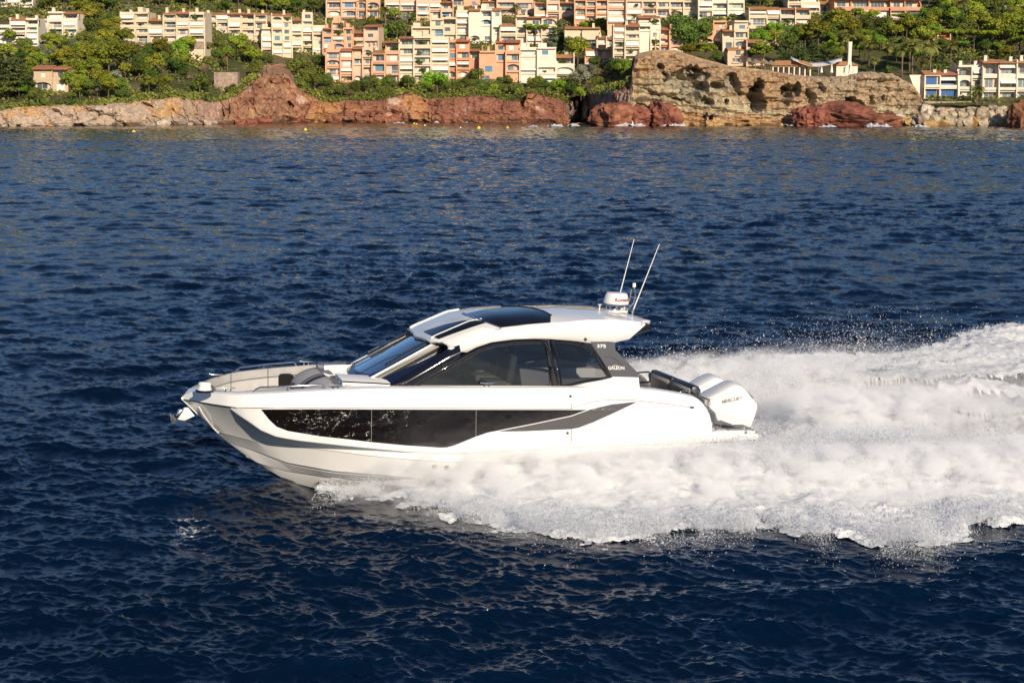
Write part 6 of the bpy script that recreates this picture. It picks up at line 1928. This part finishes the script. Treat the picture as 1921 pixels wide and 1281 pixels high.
# ---- cockpit aft: sole, transverse bench back, rails, steps
xb = LY(1265, 733, 0).x
zq = K0.z(-3.6)
MB().box(XS + .9, LY(1180, 725, 1.2).x, -1.38, 1.38, zq - .56, zq - .54).build('cockpit_sole', M_GELD, YACHT)
A_, B_ = LY(1308, 738, 1.02), LY(1224, 706, -1.10)
def bench():
    # bench back: two padded halves lying across the boat, leaning aft
    x = .5 * (LY(1292, 731, .9).x + LY(1240, 712, -.9).x)
    zt_ = LX(1288, 722, x).z
    for y0, y1 in ((.0, 1.02), (-1.12, -.02)):
        prof = [(x + .02, zq - .34), (x + .10, zt_ - .04), (x + .05, zt_ + .05), (x - .07, zt_ + .05), (x - .13, zt_ - .03), (x - .13, zq - .34)]
        c = MB().prism(prof, 'y', y0, y1).build('bench_backrest', M_NAVY, YACHT, bevel=.035)
        MB().prism([(x + .055, zq - .26), (x + .135, zt_ - .06), (x + .10, zt_ + .0), (x + .0, zq - .26)], 'y', y0 + .03, y1 - .03).build('woven_panel', M_WEAVE, c, bevel=.01)
        cushion('bench_seat', x + .10, x + .62, y0 + .03, y1 - .03, zq - .46, zq - .30, M_NAVY)
    return x, zt_
BX, BZ = bench()
def rail(pts, name='hand_rail', r=.014, m=M_STEEL): return MB().tube(pts, r, 7).build(name, m, YACHT, smooth=60)
def rpx(pts, y): return [LY(a, b, y) for a, b in pts]
rail(rpx([(1276, 741), (1273, 736.5), (1277, 734), (1296, 732.6), (1309, 732.6), (1311, 735), (1311, 745)], 1.2))
rail(rpx([(1196, 699), (1217, 697.5), (1219.5, 700), (1219.5, 716)], 1.15), r=.016, m=M_BLKP)
rail(rpx([(1198, 717.5), (1218, 716.5)], 1.15), r=.02, m=M_BLKP)
MB().tube(rpx([(1309, 752), (1328, 764), (1340, 775), (1343, 789)], 1.38), .022, 7).build('transom_rail', M_STEEL, YACHT, smooth=60)
# bow rails, both sides
for s in (1, -1):
    for seg in ([(475, 739.5), (480, 735), (488, 731.5), (541, 729.6), (602, 728), (607, 731), (609, 735)],):
        P = [LY(a, b, K0.y(LY(a, b, 1.45).x) - .09) for a, b in seg]
        P = [Vector((p.x, p.y, K0.z(p.x) + .02 + (.085 if 1 < i < 5 else (.05 if i in (1, 5) else -.01)))) for i, p in enumerate(P)]
        MB().tube([(p.x, s * p.y, p.z) for p in P], .019, 7).build('bow_rail', M_STEEL, YACHT, smooth=60)
        for a, b in ((541, 730),):
            p = LY(a, b, K0.y(LY(a, b, 1.45).x) - .05)
            MB().tube([(p.x, s * (p.y - .04), K0.z(p.x) + .105), (p.x, s * (p.y - .04), K0.z(p.x) + .02)], .016, 6).build('rail_post', M_STEEL, YACHT, smooth=60)
# cleats
def cleat(px, py, s):
    p = LY(px, py, K0.y(LY(px, py, 1.4).x) - .07); x, y = p.x, s * p.y; z = K0.z(x) + .02
    mb = MB().tube([(x - .13, y, z + .075), (x - .06, y, z + .066), (x + .06, y, z + .066), (x + .13, y, z + .075)], [.008, .014, .014, .008], 7)
    mb.tube([(x - .045, y, z), (x - .045, y, z + .066)], .012, 6).tube([(x + .045, y, z), (x + .045, y, z + .066)], .012, 6)
    mb.build('cleat', M_STEEL, YACHT, smooth=60)
for px, py in ((428, 736), (630, 731.5), (913, 727)):
    cleat(px, py, 1); cleat(px, py, -1)
# bow light housing / windlass cover
p = LZ(384, 733, K0.z(5.0) + .02)
MB().lathe([(.09, -.02), (.11, .02), (.09, .08), (.10, .135), (.08, .16), (.03, .165)], p, 20, sx=1.2).build('windlass_cover', M_GEL, YACHT, smooth=45)
MB().lathe([(.135, -.02), (.14, .015), (.12, .02)], p, 20, sx=1.2).build('windlass_base', M_BLKP, YACHT, smooth=45)
# anchor on its roller under the stem
def PY0(pts): return [(LY(a, b, 0).x, LY(a, b, 0).z) for a, b in pts]
br = MB().prism(PY0([(353, 764), (346, 764.5), (338, 772), (333, 786), (346, 788), (365, 779)]), 'y', -.05, .05).build('anchor_bracket', M_GEL, YACHT, bevel=.008)
MB().prism(PY0([(345, 767), (335, 768), (330, 780), (334, 783.5), (338, 777)]), 'y', -.075, .075).build('anchor_roller', M_STEEL, br, bevel=.01)
an = MB().prism(PY0([(317.5, 773.5), (324, 779), (334, 786.5), (362, 796.5), (345, 797), (322, 794)]), 'y', -.02, .02)
a, b, c, d = [LY(*q, 0) for q in ((317.5, 773.5), (334, 786), (362, 796.5), (322, 795))]
for s in (1, -1): an.add([tuple(b), tuple(d), (c.x, s * .22, c.z), (a.x, s * .02, a.z)], [(0, 1, 2), (0, 3, 1)])
an.build('anchor', M_STEEL, YACHT)

# ---- swim platform and outboards
def platform():
    yo = 1.62
    prof = [LY(a, b, yo) for a, b in [(1331, 812), (1345, 808.5), (1408, 807.5), (1421, 810.5), (1426, 823), (1424, 826), (1379, 840), (1326, 850), (1328, 830)]]
    q = [(p.x, p.z) for p in prof]
    for s, nm in ((1, 0), (-1, 0)):
        y0, y1 = (yo - .62, yo) if s > 0 else (-yo, -yo + .62)
        pl = MB().prism(q, 'y', y0, y1).build('swim_platform', M_GEL, YACHT, bevel=.02)
        # teak grey pads and folding hinge pieces on top
        zt_ = max(p.z for p in prof)
        x0, x1 = q[1][0], q[3][0]
        sy = 1 if s > 0 else -1
        MB().box(x1 + .05, x0 - .28, sy * (yo - .05) if sy < 0 else yo - .55, sy * (yo - .55) if sy < 0 else yo - .05, zt_ - .012, zt_ + .02).build('platform_pad', M_GREYU, pl, bevel=.01)
        MB().add([(x0 - .20, sy * (yo - .5), zt_ + .01), (x0 - .62, sy * (yo - .06), zt_ + .03), (x0 - .02, sy * (yo - .3), zt_ + .10), (x0 - .30, sy * (yo - .5), zt_ + .12)], [(0, 1, 2), (0, 2, 3), (1, 3, 2)]).build('folded_step', M_GREYU, pl)
        MB().tube([(x0 - .02, sy * (yo - .12), zt_ - .02), (x0 - .15, sy * (yo - .08), zt_ + .11), (x0 - .62, sy * (yo - .08), zt_ + .03)], .012, 6).build('step_rail', M_STEEL, pl, smooth=60)
        for k in (.62, .84):
            MB().box(x0 - k - .03, x0 - k + .03, sy * yo - .012, sy * yo + .012, zt_ - .06, zt_ - .005).build('hinge', M_STEEL, pl, bevel=.006)
    MB().box(q[3][0] + .9, XS + .1, -1.05, 1.05, prof[7].z - .1, prof[1].z - .12).build('engine_bracket', M_GEL, YACHT, bevel=.03)
platform()
seam('platform_seam', [(1331, 829.5), (1345, 829.5), (1424, 824.5)], lambda x, z: 1.625, .012, M_DARK, off=.0)
def engine(y, first):
    """outboard: profile traced on its own centre plane, lofted across with a rounded section"""
    yc = EY
    prof = [LY(a, b, yc + .12) for a, b in [(1322, 745), (1335, 738), (1352, 727), (1368, 719), (1377, 717), (1386, 719.5), (1394, 727), (1406, 742), (1416, 755), (1417, 764), (1412, 785), (1406, 801), (1388, 812), (1352, 812), (1346, 800), (1334, 775), (1323, 768)]]
    e = MB(); lay = []
    cx = sum(p.x for p in prof) / len(prof); cz = sum(p.z for p in prof) / len(prof)
    ws_ = [(-.29, .80), (-.27, .90), (-.20, .975), (-.08, 1.0), (.08, 1.0), (.20, .975), (.27, .90), (.29, .80)]
    n = len(prof)
    for w, k in ws_:
        lay.append([(cx + (p.x - cx) * (1 - (1 - k) * .55), y + w * (1.0 if p.z > cz - .1 else .86), cz + (p.z - cz) * (1 - (1 - k) * .9)) for p in prof])
    V = [p for l in lay for p in l]
    Fc = [(i * n + j, i * n + (j + 1) % n, (i + 1) * n + (j + 1) % n, (i + 1) * n + j) for i in range(len(lay) - 1) for j in range(n)]
    Fc += [tuple(range(n)), tuple(reversed([(len(lay) - 1) * n + j for j in range(n)]))]
    o = e.add(V, Fc).build('outboard_engine', M_GEL, YACHT)
    bm = bmesh.new(); bm.from_mesh(o.data); bmesh.ops.recalc_face_normals(bm, faces=bm.faces); bm.to_mesh(o.data); bm.free()
    o.data.polygons.foreach_set('use_smooth', [True] * len(o.data.polygons)); o.data.set_sharp_from_angle(angle=R(38))
    sx, sz = prof[4].x, prof[4].z
    # leg, cowl seam, lid outline, vent
    low = [(prof[11].x, prof[11].z), (prof[13].x, prof[13].z), (prof[13].x - .1, prof[13].z - .9), (prof[11].x - .05, prof[11].z - .9)]
    MB().prism(low, 'y', y - .10, y + .10).build('engine_leg', M_GEL, o, bevel=.03)
    f = lambda x, z: y + .286
    dy = y - EY
    def Q(a, b, yy=.20): p = LY(a, b, EY + yy); return Vector((p.x, p.y + dy, p.z))
    MB().tube([Q(1332, 749, .292), Q(1345, 746.5, .292), Q(1366, 738, .285), Q(1376, 731, .26), Q(1380, 724, .20), Q(1377, 718.5, .12)], .006, 5).build('cowl_seam', M_SEAM, o, smooth=60)
    MB().tube([Q(1325, 745.5, .22), Q(1332, 749, .292), Q(1334, 773, .26)], .006, 5).build('cowl_seam', M_SEAM, o, smooth=60)
    # vent grille on the sloped back edge
    a, b = Q(1389.5, 728, .05), Q(1407, 746, .05)
    d = (b - a); mb = MB()
    for i in range(9):
        c = a + d * (i + .5) / 9
        mb.box(c.x - .022, c.x + .022, y + .02, y + .17, c.z - .002, c.z + .022)
    mb.build('vent_grille', M_RUB, o)
    fr = Q(1318, 748, 0)
    MB().box(fr.x - .04, fr.x + .04, y - .19, y + .19, fr.z - .22, fr.z + .02).build('cowl_front', M_GREYL, o, bevel=.02)
    text('MERCURY', 1373, 750, f, .10, M_SEAM, o, slant=.25, off=.008 , rot=.18) if first else None
    return o
EY = .42
ef = engine(EY, True)
for o in list(ef.children):
    if o.name.startswith('lettering'): pass
engine(EY - .92, False)

# ---- radar, antennas, lights on the roof
def RZ(px, py, y): return LY(px, py, y)
ra_c = RZ(1155, 581, .35)
mb = MB()
rc = Vector((ra_c.x, .35, 0)); base = RZ(1155, 570, .35).z; top = RZ(1155, 548.5, .35).z
k = (top - base)
rad = MB().lathe([(.20, 0), (.245, .01), (.255, .04), (.235, k * .55), (.215, k * .86), (.19, k * .97), (.10, k), (.01, k + .004)], (ra_c.x, .35, base), 32).build('radar_dome', M_WHT, YACHT, smooth=40)
# lettering wrapped on the dome
cu = bpy.data.curves.new('lettering', 'FONT'); cu.body = 'Raymarine'; cu.size = .085; cu.align_x = 'CENTER'; cu.align_y = 'CENTER'; cu.extrude = .001; cu.offset = .002
o_ = bpy.data.objects.new('lettering', cu); COL.objects.link(o_)
me = bpy.data.meshes.new_from_object(o_.evaluated_get(bpy.context.evaluated_depsgraph_get())); bpy.data.objects.remove(o_)
for v in me.vertices:
    ang = math.pi / 2 + v.co.x / .255 * 1.0 + R(14); zz = v.co.y + k * .45
    rr = .262 - .05 * max(0, zz - .04) + v.co.z
    v.co = (ra_c.x + rr * math.cos(ang), .35 + rr * math.sin(ang), base + zz)
lt = link('lettering', me, rad, mat('red_print', (.45, .06, .05), .5, var=.1))
rz = roof_z(ra_c.x, .35)
mb = MB()
for dx in (-.16, .16):
    for dy in (-.1, .1): mb.tube([(ra_c.x + dx, .35 + dy, rz), (ra_c.x + dx, .35 + dy, base)], .012, 6)
mb.box(ra_c.x - .17, ra_c.x + .17, .24, .46, base - .035, base - .015); mb.build('radar_mount', M_STEEL, rad, smooth=60)
MB().box(ra_c.x - .20, ra_c.x + .20, .2, .5, rz + .0, rz + .04).build('radar_plinth', M_GEL, rad, bevel=.01)
for (x0, y0, x1, y1, yy) in ((1155, 582, 1189.5, 449, -.85), (1186, 586, 1237, 458, .42)):
    a, b = RZ(x0, y0, yy), RZ(x1, y1, yy)
    MB().tube([a, a + (b - a) * .5, b], [.014, .010, .007], 7).build('whip_antenna', M_WHT, YACHT, smooth=60)
    MB().tube([a + Vector((0, 0, -.06)), a + (b - a) * .05], .022, 8).build('antenna_base', M_STEEL, YACHT, smooth=60)
yy = .1
lm = MB().tube([RZ(*q, yy) for q in ((1176, 582), (1188, 569), (1191, 560), (1192, 549), (1190, 542))], .014, 7)
lm.tube([RZ(*q, yy) for q in ((1174, 571), (1181, 564), (1183, 553), (1184.5, 543))], .014, 7)
lm.tube([RZ(*q, yy) for q in ((1152, 571), (1178, 572), (1184, 574))], .014, 7)
lm.tube([RZ(1189.5, 542, yy), RZ(1189.5, 533, yy)], .012, 6)
lm.tube([RZ(1183, 557, yy), RZ(1206, 560, yy)], .012, 6)
lm.build('light_mast', M_STEEL, YACHT, smooth=60)
q = RZ(1189.7, 535, yy); MB().lathe([(.02, -.05), (.035, -.04), (.035, .035), (.028, .045)], q, 12).build('mast_light', M_WHT, YACHT, smooth=50)
q = RZ(1169, 578, .3); MB().lathe([(.01, -.05), (.05, -.04), (.055, .02), (.03, .04)], q, 12, sx=1.2).build('horn', M_WHT, YACHT, smooth=50)
q = RZ(1153, 585, .5); MB().lathe([(.02, -.06), (.02, -.02), (.12, -.01), (.11, .01), (.03, .035), (.01, .06)], q, 16).build('gps_antenna', M_WHT, YACHT, smooth=50)
q = RZ(1126, 588, .5); MB().lathe([(.05, -.03), (.055, .02), (.05, .03)], q, 12).build('satellite_puck', M_WHT, YACHT, smooth=50)
q = RZ(1125, 574, .2); MB().lathe([(.012, -.08), (.012, 0), (.045, .03), (.04, .035)], q, 12).build('anchor_light', M_WHT, YACHT, smooth=50)
# ------------------------------------------------------------------ spray thrown by the hull
def droplets(P, r, name, label):
    """tiny tetrahedra, one per droplet"""
    g = np.random.default_rng(3); n = len(P)
    T = np.array([[1, 1, 1], [1, -1, -1], [-1, 1, -1], [-1, -1, 1]], float) / math.sqrt(3)
    # random rotations
    q = g.normal(size=(n, 4)); q /= np.linalg.norm(q, axis=1)[:, None]
    w, x, y, z = q.T
    Rm = np.stack([1 - 2 * (y * y + z * z), 2 * (x * y - z * w), 2 * (x * z + y * w), 2 * (x * y + z * w), 1 - 2 * (x * x + z * z), 2 * (y * z - x * w), 2 * (x * z - y * w), 2 * (y * z + x * w), 1 - 2 * (x * x + y * y)], -1).reshape(n, 3, 3)
    V = P[:, None, :] + np.einsum('nij,kj->nki', Rm, T) * r[:, None, None]
    base = (np.arange(n) * 4)[:, None, None]
    Fq = base + np.array([[0, 1, 2], [0, 3, 1], [0, 2, 3], [1, 3, 2]])[None]
    me = mesh_np(name, V.reshape(-1, 3), Fq.reshape(-1, 3))
    o = link(name, me, None, M_DROP); tag(o, label, kind='stuff'); return o
M_DROP, _nt, _b = new_mat('water_droplets')
_b.inputs['Base Color'].default_value = (.86, .88, .90, 1); _b.inputs['Roughness'].default_value = .6
_out = [n for n in _nt.nodes if n.type == 'OUTPUT_MATERIAL'][0]
_tl = NN(_nt, 'ShaderNodeBsdfTranslucent'); _tl.inputs[0].default_value = (.92, .93, .95, 1)
_mx = NN(_nt, 'ShaderNodeMixShader'); _mx.inputs[0].default_value = .45
_nt.links.new(_b.outputs[0], _mx.inputs[1]); _nt.links.new(_tl.outputs[0], _mx.inputs[2]); _nt.links.new(_mx.outputs[0], _out.inputs[0])
def local_to_world(u, v, z):
    """boat plan frame (u forward, v port) -> world"""
    fx, fy = -math.cos(YAW), -math.sin(YAW); sx, sy = math.sin(YAW), -math.cos(YAW)
    return np.stack([BOAT_O.x + u * fx + v * sx, BOAT_O.y + u * fy + v * sy, z], -1)
def plume(n, side, u0, u1, vo, vz, seed, amp=1.0):
    """ballistic sheet: launched from the chine, carried aft by the boat's way"""
    g = np.random.default_rng(seed)
    ul = u0 + (u1 - u0) * g.random(n) ** .9
    # pulses along the hull give jets and lumps
    k = fbm(np.stack([ul * 1.1, g.random(n) * .1, 0 * ul], -1), 3, seed + 5)
    grow = .22 + .78 * smooth01(u0, u0 - 3.2, ul)
    a_out = vo * (1 + .28 * g.normal(size=n)) * (1 + .5 * k) * grow
    a_up = vz * (1 + .30 * g.normal(size=n)) * (1 + .6 * k) * grow * amp
    a_up = np.minimum(np.abs(a_up), vz * 1.45 * (.8 + .35 * g.random(n)))
    tl = 2 * a_up / 9.81
    t = g.random(n) ** .8 * tl * 1.02
    Us = 9.5 * (1 + .1 * g.normal(size=n))
    u = ul - Us * t
    v = (1.28 * np.clip((5.2 - ul) / 3.0, .2, 1)) + a_out * t
    z = .02 + a_up * t - 4.905 * t * t
    P = local_to_world(u, side * v, z)
    P += g.normal(size=P.shape) * (.02 + .05 * (t / .5)[:, None])
    return P
def spray():
    g = np.random.default_rng(21)
    A = plume(620000, 1, 2.5, -4.6, 4.4, 2.5, 101)
    A2 = plume(300000, 1, 1.2, -5.0, 2.4, 2.3, 102)
    B_ = plume(420000, -1, 3.0, -5.0, 4.2, 4.0, 103)
    def clump(P, seed, lo, hi):
        u, v = boat_uv(P[:, 0], P[:, 1])
        d = fbm(P * np.array([1.1, 1.3, 1.8]), 3, seed)
        d2 = fbm(np.stack([u * 1.1 + P[:, 2] * .8, v * 3.2, P[:, 2] * 3.6], -1), 4, seed + 3, ridged=True)   # torn strands
        return P[g.random(len(P)) < np.clip(.35 + 1.1 * d + 1.0 * d2, lo, hi)]
    A = clump(np.concatenate([A, A2]), 201, .05, 1.0)
    B_ = clump(B_, 204, .03, 1.0)
    # churned rooster behind the engines and along the whole wake surface
    n = 600000
    x = g.uniform(4.2, 17.5, n); ny, fy = edge_y(NEAR_EDGE, x), edge_y(FAR_EDGE, x)
    y = ny + (fy - ny) * g.random(n)
    m = foam_mask(x, y)
    h = sea_height(x, y, np.ones(n))
    u, v = boat_uv(x, y)
    ridge = np.exp(-((v - 3.0 + .08 * (u + 5)) / 1.1) ** 2) * .95 + np.exp(-(v / .9) ** 2) * .75 * np.exp(-((u + 8) / 5) ** 2) + np.exp(-((v + 3.2) / 1.6) ** 2) * 1.0 * np.exp(-((u + 7) / 5) ** 2)
    ridge = ridge * np.clip(.8 + 1.2 * fbm(np.stack([x, y, 0 * x], -1) * 1.2, 4, 211), .1, 2)
    z = h[:, 0] + .02 + g.exponential(.10, n) * (.25 + 1.0 * ridge) + ridge * g.random(n) * .65
    C = np.stack([x, y, z], -1)[(g.random(n) < m * .95) & ((u < -6.1) | (np.abs(v) > 1.9))]
    # fringe of single drops round the near edge and above the far plume
    n = 270000
    x = g.uniform(-3.6, 14.5, n)
    y = edge_y(NEAR_EDGE, x) + g.exponential(.42, n) * np.where(g.random(n) < .32, -.7, 1.0) + .28 - .5 * fbm(np.stack([x * 2.6, 0 * x, 0 * x], -1), 2, 222)
    z = sea_height(x, y, np.ones(n))[:, 0] + np.abs(g.normal(size=n)) * .22 * smooth01(-3.6, -1, x)
    D = np.stack([x, y, z], -1); D = D[fbm(D * np.array([1.8, 1.8, 1]), 3, 221) > -.12]
    n = 60000
    ul = g.uniform(-10, 1.0, n); v = -(1.6 + g.exponential(1.3, n)); zz = g.exponential(.28, n) + .3
    E = local_to_world(ul, v, zz); E = E[(fbm(E * 1.1, 3, 231) > -.1)]
    def size(k, lo, hi, tail): return np.minimum(lo + g.exponential(tail, k), hi)
    droplets(A, size(len(A), .003, .024, .003), 'bow_spray', 'white spray thrown out along the near side of the hull')
    droplets(B_, size(len(B_), .003, .026, .0038), 'far_side_spray', 'white spray rising behind the far side of the hull')
    droplets(C, size(len(C), .003, .024, .004), 'wake_spray', 'churned spray over the wake behind the engines')
    droplets(np.concatenate([D, E]), size(len(D) + len(E), .0025, .015, .0028), 'flying_droplets', 'single drops flying at the edges of the spray')
    print('DROPS', len(A), len(B_), len(C), len(D), len(E))
spray()

def mist():
    """the finest spray hangs as a cloud along both sheets and behind the engines"""
    m = bpy.data.materials.new('spray_mist'); m.use_nodes = True
    nt = m.node_tree; nt.nodes.clear()
    out = NN(nt, 'ShaderNodeOutputMaterial'); pv = NN(nt, 'ShaderNodeVolumePrincipled')
    pv.inputs['Color'].default_value = (1, 1, 1, 1); pv.inputs['Anisotropy'].default_value = -.15
    nt.links.new(pv.outputs[0], out.inputs['Volume'])
    tc = NN(nt, 'ShaderNodeTexCoord'); sx = NN(nt, 'ShaderNodeSeparateXYZ'); nt.links.new(tc.outputs['Object'], sx.inputs[0])
    U, Vv, Z = sx.outputs
    def M(op, a, b=None, c=None):
        n = NN(nt, 'ShaderNodeMath', operation=op)
        for i, q in enumerate((a, b, c)):
            if q is None: continue
            if isinstance(q, (int, float)): n.inputs[i].default_value = q
            else: nt.links.new(q, n.inputs[i])
        return n.outputs[0]
    def MR(v, a, b, c, d):
        n = NN(nt, 'ShaderNodeMapRange'); n.interpolation_type = 'SMOOTHSTEP'; nt.links.new(v, n.inputs[0])
        for i, q in enumerate((a, b, c, d)): n.inputs[i + 1].default_value = q
        return n.outputs[0]
    def band(sign, w, k, hmax):
        vc = MR(U, -9.0, 3.4, (4.7 if sign > 0 else 3.7) * sign, (1.9 if sign > 0 else 1.45) * sign)
        d = M('DIVIDE', M('SUBTRACT', Vv, vc), w)
        g = M('EXPONENT', M('MULTIPLY', M('MULTIPLY', d, d), -1.0))
        H = M('MULTIPLY', g, hmax)
        return M('MULTIPLY', MR(M('SUBTRACT', H, Z), -.12, .45, 0, k), MR(U, 3.5, -.9, 0, 1))
    near = band(1, 1.55, 1.25, .82); far = M('MULTIPLY', band(-1, 1.6, 1.0, 1.40), MR(U, -11.5, -6.5, .06, 1))
    d = M('DIVIDE', Vv, 2.2); g = M('EXPONENT', M('MULTIPLY', M('MULTIPLY', d, d), -1.0))
    aft = M('MULTIPLY', MR(M('SUBTRACT', M('MULTIPLY', g, 1.1), Z), -.1, .4, 0, .8), M('MULTIPLY', MR(U, -6.2, -7.2, 0, 1), MR(U, -12.5, -8.0, .12, 1)))
    tot = M('ADD', M('ADD', near, far), aft)
    mp = NN(nt, 'ShaderNodeMapping'); mp.inputs['Scale'].default_value = (.8, 1.1, 1.5); nt.links.new(tc.outputs['Object'], mp.inputs[0])
    no = NN(nt, 'ShaderNodeTexNoise', Scale=2.3, Detail=6.0, Roughness=.68, Distortion=.5); nt.links.new(mp.outputs[0], no.inputs['Vector'])
    nz = MR(no.outputs['Fac'], .45, .60, .0, 1.3)
    nt.links.new(M('MULTIPLY', M('MULTIPLY', tot, nz), MIST_D), pv.inputs['Density'])
    t = MB().box(-15, 4.0, -6.2, 6.0, .0, 2.1).build('spray_mist', m)
    t.location = BOAT_O; t.rotation_euler = (0, 0, math.pi + YAW)
    tag(t, 'fine white mist hanging in the spray', kind='stuff')
MIST_D = 5.5
scene.cycles.volume_bounces = 6
scene.cycles.volume_step_rate = .35
scene.cycles.volume_max_steps = 256
mist()
